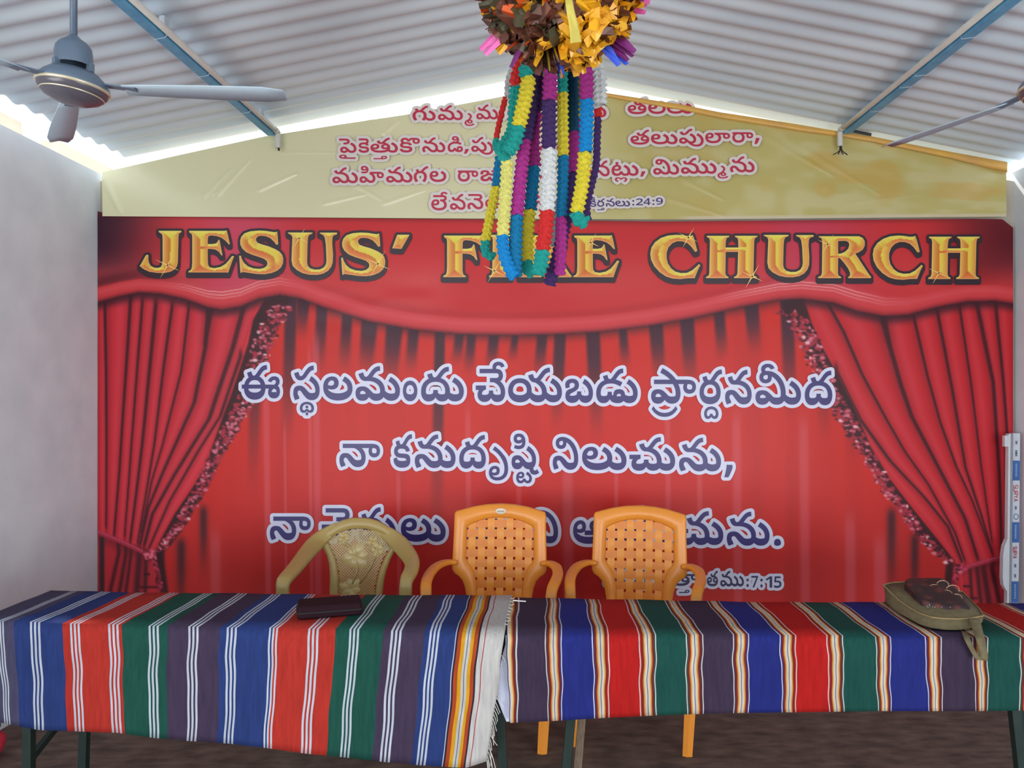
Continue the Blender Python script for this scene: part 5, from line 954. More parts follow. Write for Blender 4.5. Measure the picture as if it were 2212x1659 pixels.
halo_m = mat('pale_halo_print', (214, 214, 236), .38, var=.02)
blue_m = mat('violet_blue_print', (50, 36, 108), .38, var=.03)
navy_m = mat('navy_print', (46, 44, 92), .38, var=.03)
ROW = []
ROW.append((lay('ii 522.3 604.6;sa 633.5 690.4;@thasubscript 647.6 678.2 868 897;la 698.2 761.4;ma 768 863.9;anusvara 870.2 901.5;da+uvowelsign 909.5 1001.9;ceevowel 1027.7 1091.2;ya 1097.6 1213.9;ba 1221 1280.9;dda+uvowelsign 1288 1377.3;paavowel 1406.6 1503.4;@rasubscriptlow 1407.7 1463.5 877 900.5;ra 1511.2 1559.8;@dasubscript 1521 1552 878 905;na 1566.4 1623.8;miivowel 1632 1730.3;da 1738.5 1798', 52, lambda x: 862.6 + .0098 * (x - 560)), 7.2, blue_m))
ROW.append((lay('naavowel 733.2 820.9;ka 850 890;na+uvowelsign 896 984;da 992 1049.4;@rvocalicvowelsign 1056 1097.6 964 1038;ssivowel 1105 1164.6;@ttasubscript 1115 1149 1019 1044;nivowel 1194 1249;la+uvowelsign 1257.4 1353.3;ca+uvowelsign 1359.7 1458.4;na+uvowelsign 1467 1557.5;@comma 1564.5 1582.6 1004 1031', 50.5, lambda x: 1008.5 + .0125 * (x - 780)), 7.2, blue_m))
ROW.append((lay('naavowel 583 671;cevowel 695 760;vuvowel 775 856;la+uvowelsign 866 962.7;daavowel 1000 1094;nivowel 1146 1205.5;aa 1238 1300;la 1306 1360;kivowel 1368 1410;anusvara 1420 1450;ca+uvowelsign 1462 1562.5;na+uvowelsign 1570 1662.5;@period 1672 1687 1164 1179', 51, lambda x: 1166 + .0122 * (x - 620)), 7.2, blue_m))
ROW.append((lay('nivowel 1306 1332;na 1338 1364;vuvowel 1370 1408;taavowel 1450 1508;@tasubscript 1467 1489.5 1274 1281;@anusvara 1511 1523 1251 1267;ta 1527 1551;ma+uvowelsign 1556 1607;@colon 1612.5 1617.5 1250 1268;@seven 1623 1637.5 1244 1269;@colon 1642.5 1647.5 1250 1269;@one 1653.7 1668 1245 1269.5;@five 1672 1688 1245 1270', 23.5, lambda x: 1266.5 + .012 * (x - 1560), 10), 6.0, navy_m))
for i, (polys, r, m_) in enumerate(ROW):
    h = link('verse_halo', halo(polys, r, DB - .0095, 1.3), halo_m, banner)
    h['label'] = 'pale outline printed behind the dark script'
    t = link('verse_lettering', letters(polys, DB - .0110), m_, banner)
    t['label'] = ['first line of violet script', 'second line of violet script', 'third line of violet script', 'small navy verse reference'][i]

# ---------------------------------------------------------------- the yellow scripture banner above
DY = 4.262
TOP = [(221, 372), (381, 336), (574, 294), (739, 268), (875, 248), (1092, 207), (1172, 196), (1240, 196), (1311, 207), (1469, 231), (1554, 250), (1737, 281), (1885, 300), (2054, 332), (2174, 368)]
BOTL = [(225, 467), (1000, 472), (1480, 474), (2174, 468)]
NX2, NY2 = 500, 90
gx2 = np.linspace(221, 2174, NX2)
yt = np.interp(gx2, *np.array(TOP, float).T)
yb = np.interp(gx2, *np.array(BOTL, float).T)
v2 = np.linspace(0, 1, NY2)[:, None]
PY2 = yt[None] * (1 - v2) + yb[None] * v2
PX2 = np.repeat(gx2[None], NY2, 0)
sh = PY2.shape
im2 = np.zeros(sh + (3,))
im2[:] = (216, 212, 174)
cl = .6 * noise(sh, 5, 22, 31) + .4 * noise(sh, 12, 60, 32)
wr2 = smooth(1150, 1400, PX2)[..., None]
im2 = im2 * (1 - wr2) + wr2 * np.array((188, 176, 110))
k = (smooth(.42, .75, cl) * smooth(900, 1500, PX2) * .6)[..., None]
im2 = im2 * (1 - k) + k * np.array((204, 196, 150))
k = (smooth(.55, .8, noise(sh, 6, 30, 33)) * smooth(1300, 1800, PX2) * .55)[..., None]
im2 = im2 * (1 - k) + k * np.array((196, 158, 78))
k = (smooth(-9, -5, PY2 - yb[None]) * smooth(1450, 1500, PX2))[..., None] * .8
im2 = im2 * (1 - k) + k * np.array((206, 194, 170))
# creases of the thin sheet
w2 = .003 * (noise(sh, 3, 14, 41) - .5)
for x0, y0, x1, y1, a, w in [(470, 420, 540, 345, .006, 7), (440, 425, 500, 365, .005, 6), (560, 410, 640, 375, .005, 6), (700, 440, 790, 420, .004, 5), (790, 250, 830, 290, .006, 7), (860, 260, 826, 290, .006, 6), (735, 340, 760, 395, .005, 6), (770, 400, 830, 435, .004, 5), (830, 440, 920, 410, .004, 5), (600, 330, 760, 330, .003, 4),
                             (1600, 265, 1800, 380, .004, 9), (1480, 390, 1560, 430, .004, 7), (1400, 415, 1560, 465, .003, 8), (225, 390, 260, 460, .008, 9), (1700, 300, 1900, 420, .003, 8), (620, 310, 560, 300, .004, 5), (1830, 440, 1980, 420, .003, 6)]:
    e = np.array((x1 - x0, y1 - y0), float)
    t = ((PX2 - x0) * e[0] + (PY2 - y0) * e[1]) / (e @ e)
    tc_ = np.clip(t, 0, 1)
    dd = np.hypot(PX2 - x0 - tc_ * e[0], PY2 - y0 - tc_ * e[1])
    w2 += .7 * a * np.exp(-(dd / (.8 * w * (1.15 - tc_ * .7))) ** 2)
vs = np.stack([(PX2 - VX) / F * DY, DY - w2, EYE + (VY - PY2) / F * DY], -1).reshape(-1, 3)
idx = np.arange(NY2 * NX2).reshape(NY2, NX2)
fs = np.stack([idx[:-1, :-1], idx[1:, :-1], idx[1:, 1:], idx[:-1, 1:]], -1).reshape(-1, 4)
scr = thing('scripture_banner', 'pale yellow gable banner with crimson script under the roof', 'banner', (0.07, DY, 2.45))
me = grid_mesh(vs, fs)
set_print(me, lin(np.clip(im2, 0, 255)).reshape(-1, 3))
link('vinyl_sheet', me, attr_mat('glossy_thin_vinyl', .22, .55), scr, smooth=True)
pale_m = mat('pale_pink_halo_print', (216, 208, 206), .4, var=.02)
crim_m = mat('crimson_print', (186, 42, 72), .4, var=.03)
viol_m = mat('indigo_print', (64, 50, 116), .4, var=.03)
B2 = [('ga+uvowelsign 891 941;ma 946 1000;@masubscript 1003.5 1025.5 244 272;ma+uvowelsign 1029 1090;laavowel 1096 1150;raavowel 1156 1200;comma 1204 1212;miivowel 1250 1310', 22.5, lambda x: 260 - .02 * (x - 900)),
      ('ta 1356 1396.5;la 1400 1438;la+uvowelsign 1440.5 1496.6', 23, lambda x: 246 - .012 * (x - 1360)),
      ('pevowel 732.5 770;@ailengthmark 732.5 768 334 343;kevowel 774 797;ta+uvowelsign 800 859.5;@tasubscript 807 836 336.5 344;kovowel 863 907;na+uvowelsign 912 962;ddivowel 967 1000;@comma 1002 1013 322 332;puvowel 1018 1066;raavowel 1072 1118;ta 1124 1160;na 1166 1196;mevowel 1202 1254', 22.5, lambda x: 329.8 - .008 * (x - 740)),
      ('ta 1362 1402.6;la+uvowelsign 1406 1463.7;puvowel 1467 1520;laavowel 1523.5 1577;raavowel 1582 1627;@comma 1629.7 1640.7 298 311', 22.5, lambda x: 312 - .02 * (x - 1362)),
      ('ma 718 773;hivowel 776.5 829;ma 834 891;ga 893.6 925;la 928 964;raavowel 989 1033;juvowel 1037.7 1090;paavowel 1110 1160;vevowel 1166 1200;sivowel 1206 1236', 24, lambda x: 395 - .013 * (x - 740)),
      ('ca+uvowelsign 1236 1279;na 1284 1317;tta+uvowelsign 1321 1379.4;@lasubscript 1328 1355 383 393;@comma 1383 1394 370 381.5;mivowel 1411 1467;ma+uvowelsign 1471 1548;@masubscript 1550 1573.5 357.5 385.6;na+uvowelsign 1577 1630', 24, lambda x: 380.5 - .03 * (x - 1284)),
      ('leevowel 931.5 967;va 972 1006;nevowel 1009.6 1044;ta+uvowelsign 1048 1100;kovowel 1106 1148;na+uvowelsign 1154 1202;ddivowel 1208 1240', 24, lambda x: 454 - .03 * (x - 930))]
for txt, sz, bl in B2:
    txt = txt.replace('mevowel', 'mivowel').replace('vevowel', 'va')
    polys = lay(txt, sz, bl, 4)
    link('script_halo', halo(polys, 6.0, DY - .0165, 1.5), pale_m, scr)
    link('script_lettering', letters(polys, DY - .018), crim_m, scr)
polys = lay('kiivowel 1273.7 1288;ra 1290 1306;@tasubscript 1290 1306 449 454;na 1308.6 1328;la+uvowelsign 1329 1361;@colon 1366 1370 432 444;@two 1374 1389 428.5 443.5;@four 1390 1405.5 428 443;@colon 1409.5 1413.6 431 443;@nine 1417 1432 427 442', 12.5, lambda x: 446.6 - .02 * (x - 1275), 0)
link('script_halo', halo(polys, 5, DY - .0165, 1.3), pale_m, scr)
link('reference_lettering', letters(polys, DY - .018), viol_m, scr)['label'] = 'small indigo verse reference'
# hem of the sheet folded down along the right slope, its orange reverse showing
hm = [(1300, 197, 201), (1311, 202, 208), (1390, 214, 223), (1469, 226, 236), (1554, 243, 254), (1640, 256, 268), (1737, 272, 284), (1820, 286, 294), (1885, 296, 306), (1960, 311, 321), (2054, 329, 341), (2120, 341, 358), (2176, 351, 372)]
vs, fs = [], []
for i, (x, a, c) in enumerate(hm):
    for y, dd in ((a - 1, -.004), (a - 1, -.022), ((a + c) / 2, -.026), (c + 1, -.022), (c + 1, -.004)):
        vs.append(W(x, y, DY + dd))
for i in range(len(hm) - 1):
    for j in range(4):
        fs.append((i * 5 + j, i * 5 + j + 1, i * 5 + j + 6, i * 5 + j + 5))
h = link('folded_hem', mesh(vs, fs), mat('orange_reverse', (226, 176, 78), .35, var=.3, scale=6, rgb2=(206, 158, 92)), scr, smooth=True)
h['label'] = 'orange strip folded over along the right slope'

# ---------------------------------------------------------------- roof beams with conduits
beam_m = mat('blue_enamel_steel', (98, 172, 210), .45, var=.18, scale=14, rgb2=(74, 146, 192))
pale_pack = mat('pale_packing', (190, 200, 210), .7)
pvc_m = mat('ivory_conduit', (206, 204, 198), .45, var=.08, scale=12)
wire_m = mat('black_wire', (40, 30, 28), .6)
tie_m = mat('white_thread', (226, 230, 236), .7)


def roof_beam(side, near, far, label, clabel, pipe_dx):
    a, c = W(*far), W(*near)
    a2 = a + (a - c).normalized() * .0
    c = c + (c - a).normalized() * .9
    top = .05
    root = thing('roof_beam', label, 'roof beam', a2, 'blue beams under the roof')
    b = MB()
    n = 10
    for i in range(1):
        p, q = a2, c
        vs = []
        for r in (p, q):
            zt = r.z + .020
            for x, z in ((-.021, r.z - .016), (.021, r.z - .016), (.021, zt), (-.021, zt)):
                vs.append((r.x + x, r.y, z))
        b.add(vs, [(3, 2, 1, 0), (4, 5, 6, 7), (0, 1, 5, 4), (1, 2, 6, 5), (2, 3, 7, 6), (3, 0, 4, 7)])
    b.build('box_section', beam_m, root, bevel=.003)
    for t in (.06, .5, .9):
        p = a2.lerp(c, t)
        h = roof_z(p.x, p.y) - AMP - (p.z + .020)
        MB().box(p + Vector((-.006 * (1 if pipe_dx > 0 else -1), 0, .020 + h / 2)), (.020, .04, h)).build('packing_block', pale_pack, root)
    for t in (.16, .3, .36, .52, .78):
        p = a2.lerp(c, t)
        s = MB()
        s.tube([p + Vector((x, sl, z)) for x, z, sl in ((-.0225, .03, .02), (-.0225, -.0175, .005), (.0225, -.0175, -.01), (.0225 + .03 * (pipe_dx > 0), .006, -.02))], .0009, n=5)
        s.build('binding_thread', tie_m, root)
    pr = thing('conduit_pipe', clabel, 'conduit', a2, 'conduits along the beams')
    b = MB()
    o = Vector((pipe_dx, 0, .004))
    e = a2 + o
    d = (c - a2).normalized()
    path = [c + o, a2 + o + d * .3, e + d * .03]
    b.tube(path, .0125, n=14)
    b.build('pipe', pvc_m, pr, smooth=True)
    b = MB()
    dn = Vector((-.004 * side, -.004, -1)).normalized()
    p0 = e + d * .05
    el = [p0, e + d * .012, e + Vector((0, -.0, -.012)), e + dn * .04, e + dn * .085]
    b.tube(spline(el, 5), .0150, n=16, up=Vector((1, 0, 0)))
    b.build('elbow', pvc_m, pr, smooth=True)
    tip = e + dn * .085
    b = MB()
    for k in range(4):
        w = R.uniform(-1, 1)
        ln = .018 if side > 0 else .05
        q = [tip + Vector((w * .006, 0, .01)), tip + Vector((w * .01, -.004, -ln * .5)), tip + Vector((w * (.012 if side > 0 else .04) - (.02 if side < 0 and k == 0 else 0), -.006, -ln * R.uniform(.5, 1.0)))]
        b.tube(spline(q, 4), .0028, n=6)
    b.build('wire_ends', wire_m, pr)


roof_beam(1, (262, 0, 2.66), (586, 287, 4.215), 'blue steel roof beam on the left, running towards the gable', 'white conduit along the left roof beam, ending in an elbow with cut wires', .0355)
roof_beam(-1, (2183, 0, 2.66), (1829, 283, 4.215), 'blue steel roof beam on the right, running towards the gable', 'white conduit along the right roof beam, bare wires dangling from its elbow', -.0355)
b = MB()
p, q = W(1838, 284, 4.28), W(1880, 293, 4.28)
b.bar(p, q, .03, .016)
tag(b.build('roof_clip', mat('dark_zinc', (74, 78, 80), .5, .6)), 'short dark metal strip in the roof gap beside the right beam', 'roof clip')

# ---------------------------------------------------------------- ceiling fans
fan_m = mat('grey_blue_enamel', (88, 104, 124), .35, var=.08, scale=8)
fan_d = mat('brown_enamel', (82, 78, 88), .25, var=.08, scale=8)
chrome_m = mat('pale_trim', (206, 196, 170), .25, .4, var=.05)
blade_m = mat('white_blade', (168, 184, 198), .45, var=.03)


def ceiling_fan(c, blades, label, tilt):
    c = Vector(c)
    root = thing('ceiling_fan', label, 'fan', c, 'ceiling fans')
    rt = Matrix.Rotation(math.radians(tilt), 3, 'Y') @ Matrix.Rotation(math.radians(0), 3, 'X')
    MB().lathe([(0.001, .017), (.045, .028), (.058, .030), (.074, .016), (.086, .001), (.0885, -.010), (.0865, -.014)], c, rot=rt, n=56).build('motor_housing', fan_m, root, smooth=True)
    MB().lathe([(.087, -.007), (.0898, -.010), (.0902, -.013), (.086, -.0155)], c, rot=rt, n=56).build('trim_ring', chrome_m, root, smooth=True)
    MB().lathe([(.086, -.0145), (.084, -.0225), (.077, -.0295), (.0755, -.030)], c, rot=rt, n=56).build('lower_band', fan_d, root, smooth=True)
    MB().lathe([(.0757, -.0294), (.077, -.0315), (.075, -.033)], c, rot=rt, n=56).build('lower_ring', chrome_m, root, smooth=True)
    MB().lathe([(.0755, -.032), (.066, -.041), (.044, -.050), (.018, -.0545), (.001, -.055)], c, rot=rt, n=56).build('bottom_cap', fan_d, root, smooth=True)
    # bell cover and its yoke feet
    MB().lathe([(.0095, .128), (.013, .124), (.02, .117), (.034, .107), (.043, .095), (.0455, .08), (.0465, .056), (.046, .045)], c, n=40).build('bell_cover', fan_m, root, smooth=True)
    b = MB()
    for a in (0, 1, 2):
        q = math.radians(90 + 120 * a) + .52
        b.box(c + Vector((math.cos(q) * .045, math.sin(q) * .045, .041)), (.014, .014, .022), Matrix.Rotation(q, 3, 'Z'))
    b.build('yoke', fan_m, root)
    top = roof_z(c.x, c.y) - c.z
    MB().tube([c + Vector((0, 0, .115)), c + Vector((0, 0, top - .03))], .0092, n=16).build('downrod', fan_m, root, smooth=True)
    MB().lathe([(.0095, top - .11), (.03, top - .09), (.045, top - .03), (.045, top - .012)], c).build('canopy', fan_m, root, smooth=True)
    for a in blades:
        q = Matrix.Rotation(math.radians(a), 3, 'Z')
        vs, fs = [], []
        for i in range(9):
            t = i / 8
            r = .13 + .42 * t
            w = .024 + .012 * math.sin(math.pi * min(1, t * 1.2) * .5)
            if i == 8:
                w *= .7
            for s, z in ((-1, .0), (0, .006), (1, .0)):
                vs.append(c + q @ Vector((r, s * w, -.012 + z - s * w * .16)))
        for i in range(8):
            for j in range(2):
                fs.append((i * 3 + j, (i + 1) * 3 + j, (i + 1) * 3 + j + 1, i * 3 + j + 1))
        bl = link('blade', mesh(vs, fs), blade_m, root, smooth=True)
        so = bl.modifiers.new('thickness', 'SOLIDIFY')
        so.thickness = .003
        br = MB()
        br.bar(c + q @ Vector((.085, 0, -.004)), c + q @ Vector((.16, 0, -.012)), .026, .004)
        br.build('blade_bracket', fan_m, bl)


ceiling_fan(W(159, 180, 2.1), (5, 125, 245), 'grey-blue ceiling fan hanging on the left of the roof', 7)
ceiling_fan(W(2280, 180, 2.1), (115, 235, 355), 'ceiling fan just entering at the right edge of the view', 0)

# ---------------------------------------------------------------- foil ball and paper garlands
gold_f = mat('gold_foil', (236, 176, 34), .35, .12, var=.2, scale=20, rgb2=(196, 132, 24))
brown_f = mat('copper_foil', (112, 62, 44), .4, .15, var=.3, scale=20, rgb2=(70, 40, 32))
olive_f = mat('olive_foil', (84, 80, 56), .4, .15, var=.3, scale=20, rgb2=(58, 50, 38))
orange_f = mat('orange_foil', (208, 84, 30), .4, .3, var=.2, scale=20)
pink_f = mat('pink_foil', (214, 96, 164), .4, .2, var=.15, scale=20)
violet_f = mat('violet_foil', (118, 40, 112), .4, .2, var=.15, scale=20)
blue_f = mat('blue_foil', (62, 92, 214), .4, .2, var=.15, scale=20)
straw_f = mat('straw_foil', (178, 164, 70), .45, .2, var=.15, scale=20)

BC, BR = W(1211, -34, 1.9), .213
ball = thing('foil_ball', 'round tinsel ball of gold and copper foil leaves hanging from the ridge', 'hanging ornament', BC)
MB().lathe([(BR * .55 * math.sin(math.pi * i / 14) + .0005, -BR * .55 * math.cos(math.pi * i / 14)) for i in range(15)], BC, n=24).build('core', brown_f, ball, smooth=True)
RB = random.Random(31)
parts = {}


def foil_leaf(mb, dirv, r0, r1, w, roll):
    d = dirv.normalized()
    x = d.cross(Vector((0.3, .2, 1))).normalized()
    x = Matrix.Rotation(roll, 3, d) @ x
    y = d.cross(x)
    vs = []
    for t, ww, f in ((0, .25, .2), (.35, .8, .35), (.7, 1, .3), (1, .55, .12)):
        p = BC + d * (r0 + (r1 - r0) * t) + y * (.014 * math.sin(t * 3 + roll))
        vs += [p - x * w * ww, p + y * w * f, p + x * w * ww]
    fs = []
    for i in range(3):
        for j in range(2):
            fs.append((i * 3 + j, i * 3 + j + 1, i * 3 + j + 4, i * 3 + j + 3))
    mb.add(vs, fs)


for k in range(1250):
    z = RB.uniform(-1, .75)
    q = RB.uniform(0, 2 * math.pi)
    s = math.sqrt(1 - z * z)
    d = Vector((s * math.cos(q), s * math.sin(q), z))
    rr = BR * RB.uniform(.86, 1.0)
    rnd = RB.random()
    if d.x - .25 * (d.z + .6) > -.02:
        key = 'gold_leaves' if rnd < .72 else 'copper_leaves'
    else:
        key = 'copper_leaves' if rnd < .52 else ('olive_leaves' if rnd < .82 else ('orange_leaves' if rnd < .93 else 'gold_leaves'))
    if k % 2:
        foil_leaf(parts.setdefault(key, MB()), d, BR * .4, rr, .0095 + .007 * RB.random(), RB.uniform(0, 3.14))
    else:
        # broad crumpled leaf lying over its neighbours
        tg = d.cross(Vector((RB.uniform(-1, 1), RB.uniform(-1, 1), RB.uniform(-1, 1)))).normalized()
        sd_ = d.cross(tg)
        w_, l_ = RB.uniform(.016, .026), RB.uniform(.05, .085)
        vs = []
        for t in (0, .33, .66, 1):
            p = BC + d * (rr * (.84 + .13 * t - .05 * t * t)) + tg * l_ * (t - .35)
            q2 = w_ * (.55 + .9 * t - .75 * t * t)
            vs += [p - sd_ * q2 - d * .006, p + d * RB.uniform(.002, .010), p + sd_ * q2 - d * .006]
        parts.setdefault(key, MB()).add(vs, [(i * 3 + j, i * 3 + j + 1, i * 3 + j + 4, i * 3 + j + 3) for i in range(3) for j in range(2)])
for px, py, key in [(1034, 100, 'pink_tips'), (1046, 112, 'pink_tips'), (1040, 92, 'pink_tips'), (1396, 18, 'pink_tips'), (1402, 12, 'pink_tips'), (1392, 36, 'pink_tips'), (1362, 130, 'violet_tips'), (1370, 118, 'violet_tips'), (1390, 4, 'violet_tips'), (1352, 138, 'violet_tips'), (1336, 146, 'blue_tips'), (1344, 142, 'blue_tips'), (1350, 146, 'blue_tips'), (1200, 160, 'blue_tips'), (1208, 162, 'blue_tips'), (1096, 138, 'violet_tips'), (1176, 152, 'straw_tips'), (1066, 98, 'gold_leaves'), (1075, 110, 'gold_leaves')]:
    t = W(px, py, 1.9) - BC
    foil_leaf(parts.setdefault(key, MB()), t, BR * .5, t.length, .0115, 1.5 + RB.uniform(-.4, .4))
FM = {'gold_leaves': gold_f, 'copper_leaves': brown_f, 'olive_leaves': olive_f, 'orange_leaves': orange_f, 'pink_tips': pink_f, 'violet_tips': violet_f, 'blue_tips': blue_f, 'straw_tips': straw_f}
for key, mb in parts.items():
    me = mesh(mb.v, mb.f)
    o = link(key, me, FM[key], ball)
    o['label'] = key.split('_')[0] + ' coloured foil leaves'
b = MB()
p = [W(1222, -60, 1.67), W(1230, 10, 1.665), W(1240, 60, 1.68), W(1244, 92, 1.69)]
b.tube(spline(p, 5), [.006 + .006 * i / 15 for i in range(16)], [.002] * 16, n=8, up=Vector((0, 1, 0)))
b.build('ribbon_tail', straw_f, ball)['label'] = 'dull yellow ribbon hanging down the front'
MB().tube([BC + Vector((0, 0, BR * .5)), Vector((BC.x, BC.y, roof_z(BC.x, BC.y)))], .003, n=6).build('hanging_cord', tie_m, ball)

GC = {'T': ('teal', (30, 148, 140)), 'Y': ('yellow', (214, 196, 56)), 'L': ('pale yellow', (214, 208, 116)), 'B': ('blue', (18, 112, 160)), 'C': ('bright blue', (20, 128, 196)), 'P': ('purple', (66, 44, 96)), 'D': ('deep purple', (52, 28, 84)),
      'M': ('magenta', (164, 48, 132)), 'W': ('white', (206, 208, 210)), 'R': ('red', (202, 44, 44)), 'N': ('navy', (24, 74, 104)), 'G': ('grey', (176, 176, 178))}
GM = {k: mat('tissue_' + v[0].replace(' ', '_'), tuple(int(c_ * .92) for c_ in v[1]), .85, spec=.2, var=.22, scale=160, bump=.5) for k, v in GC.items()}
RG = random.Random(3)


def garland(d, wpx, segs, label):
    """segs: (colour letter, [(px,py), ...]); consecutive runs of pleated tissue on one string"""
    first = W(*segs[0][1][0], d)
    root = thing('paper_garland', label, 'garland', first, 'pleated tissue garlands under the foil ball')
    for ci, (key, pts) in enumerate(segs):
        w = wpx * .5 / F * d
        path = spline([W(x, y, d) for x, y in pts], 16)
        L = [0]
        for a, c in zip(path, path[1:]):
            L.append(L[-1] + (c - a).length)
        n = max(6, int(L[-1] / .0022))
        P = []
        for i in range(n + 1):
            s = L[-1] * i / n
            k = max(j for j in range(len(L)) if L[j] <= s + 1e-9)
            k = min(k, len(path) - 2)
            P.append(path[k].lerp(path[k + 1], (s - L[k]) / max(L[k + 1] - L[k], 1e-9)))
        vs, fs = [], []
        m = 16
        pitch = .0165
        tw = RG.uniform(0, 1)
        for i, p in enumerate(P):
            t = (P[min(i + 1, n)] - P[max(i - 1, 0)]).normalized()
            x = t.cross(Vector((0, 1, 0))).normalized()
            y = x.cross(t)
            ph = (L[-1] * i / n / pitch + tw) % 1
            saw = 1 - abs(2 * ph - 1)
            for j in range(m):
                q = 2 * math.pi * j / m
                lobe = .93 + .07 * math.cos(4 * q)
                r = w * (.84 + .36 * saw) * lobe * (1 + RG.uniform(-.025, .025))
                groove = 1 - .35 * math.exp(-((q - 1.5 * math.pi) / .3) ** 2) * (.5 + .5 * saw)
                vs.append(p + x * r * math.cos(q) + y * r * .62 * groove * math.sin(q) + t * .004 * math.cos(3 * q + ph))
        for i in range(n):
            for j in range(m):
                fs.append((i * m + j, i * m + (j + 1) % m, (i + 1) * m + (j + 1) % m, (i + 1) * m + j))
        fs += [tuple(range(m))[::-1], tuple(n * m + j for j in range(m))]
        o = link('tissue_run', mesh(vs, fs), GM[key], root)
        o['label'] = GC[key][0] + ' tissue run'
    return root


garland(2.33, 12, [('G', [(1150, 70), (1102, 160), (1095, 214)]), ('R', [(1092, 212), (1082, 250), (1072, 298)]), ('T', [(1072, 300), (1070, 318), (1084, 332)])], 'leftmost hanging garland, grey then red then teal at its turn')
garland(2.28, 26, [('R', [(1150, 66), (1118, 160), (1116, 188)]), ('T', [(1114, 188), (1112, 230), (1106, 285), (1084, 322), (1094, 346)]), ('L', [(1096, 349), (1092, 420), (1086, 508)]), ('C', [(1085, 510), (1090, 552), (1106, 590), (1112, 600)])], 'garland turning from red and teal to pale yellow, bright blue at the bottom left')
garland(2.36, 20, [('B', [(1080, 340), (1076, 372), (1072, 402)]), ('Y', [(1072, 404), (1064, 440), (1056, 482), (1049, 520)]), ('T', [(1049, 521), (1050, 545), (1066, 556)])], 'short yellow garland hanging outermost at the lower left with a teal end')
garland(2.25, 31, [('T', [(1170, 70), (1140, 140), (1136, 166)]), ('Y', [(1143, 166), (1134, 215), (1121, 272)]), ('T', [(1120, 274), (1112, 304), (1096, 330)])], 'yellow garland with black slits just right of the red one, teal at both ends')
garland(2.32, 26, [('P', [(1180, 70), (1164, 160), (1160, 238)]), ('M', [(1157, 238), (1153, 300), (1155, 358)]), ('B', [(1154, 360), (1150, 405), (1146, 452)]), ('Y', [(1144, 454), (1140, 505), (1138, 562)]), ('T', [(1138, 564), (1142, 582), (1152, 592)])], 'garland in purple, magenta, blue and yellow, ending in a teal tuft')
garland(2.29, 27, [('P', [(1176, 80), (1150, 230), (1136, 302)]), ('M', [(1134, 304), (1124, 390), (1117, 464)]), ('B', [(1116, 466), (1114, 530), (1114, 596)])], 'garland with a long magenta run going to dark blue at the bottom')
garland(2.26, 31, [('M', [(1190, 70), (1189, 150), (1188, 216)]), ('P', [(1187, 218), (1186, 270), (1186, 320)]), ('W', [(1187, 322), (1185, 390), (1183, 454)]), ('R', [(1182, 456), (1178, 500), (1172, 540)]), ('T', [(1172, 542), (1168, 570), (1162, 592)])], 'middle garland with the long white run above red')
garland(2.30, 24, [('T', [(1210, 70), (1214, 150), (1215, 200)]), ('Y', [(1215, 202), (1216, 270), (1217, 336)]), ('B', [(1217, 338), (1216, 400), (1213, 468)]), ('M', [(1213, 470), (1212, 530), (1209, 592)])], 'garland in yellow and blue with a bright magenta lower end')
garland(2.34, 26, [('N', [(1226, 70), (1236, 160), (1238, 284)]), ('M', [(1239, 286), (1238, 330), (1237, 372)]), ('P', [(1237, 374), (1235, 400), (1224, 470), (1203, 560), (1192, 596), (1187, 614)])], 'garland of dark navy and magenta, curling purple at its lowest tip')
garland(2.38, 16, [('Y', [(1240, 70), (1251, 180), (1251, 258)]), ('M', [(1250, 258), (1246, 320), (1238, 400)]), ('G', [(1206, 440), (1196, 490), (1194, 530)])], 'thin dull yellow garland showing behind the navy one')
garland(2.27, 29, [('M', [(1250, 70), (1266, 150), (1267, 214)]), ('C', [(1268, 216), (1267, 270), (1265, 328)]), ('Y', [(1264, 330), (1258, 395), (1246, 458)]), ('T', [(1245, 460), (1250, 474), (1268, 482)])], 'garland of magenta, bright blue and yellow with its teal end blown right')
garland(2.31, 34, [('W', [(1262, 80), (1289, 150), (1294, 228)])], 'short white garland at the right side of the bundle')
garland(2.35, 15, [('R', [(1292, 228), (1293, 252)]), ('P', [(1292, 254), (1290, 300), (1288, 356), (1278, 400), (1268, 445), (1270, 474)])], 'thin garland at the far right, red at its top and violet below')
hk = W(1200, 66, 2.31)
ring = thing('garland_hanger', 'string hanger above the garlands, behind the foil ball', 'hanger', hk)
MB().tube([hk + Vector((math.cos(t / 12 * 2 * math.pi) * .085, math.sin(t / 12 * 2 * math.pi) * .05, 0)) for t in range(13)], .003, n=6, cap=False).build('ring', tie_m, ring)
b = MB()
for x in (-.085, .085):
    b.tube([hk + Vector((x, 0, 0)), hk + Vector((0, 0, .2))], .0015, n=5)
b.tube([hk + Vector((0, 0, .2)), Vector((hk.x, hk.y, roof_z(hk.x, hk.y)))], .002, n=5)
b.build('cord', tie_m, ring)

# ---------------------------------------------------------------- tables
green_m = mat('dark_green_steel', (34, 50, 46), .5, .3, var=.25, scale=18)
ply_m = mat('table_board', (120, 96, 70), .7, var=.2, scale=10)
TZ = .732


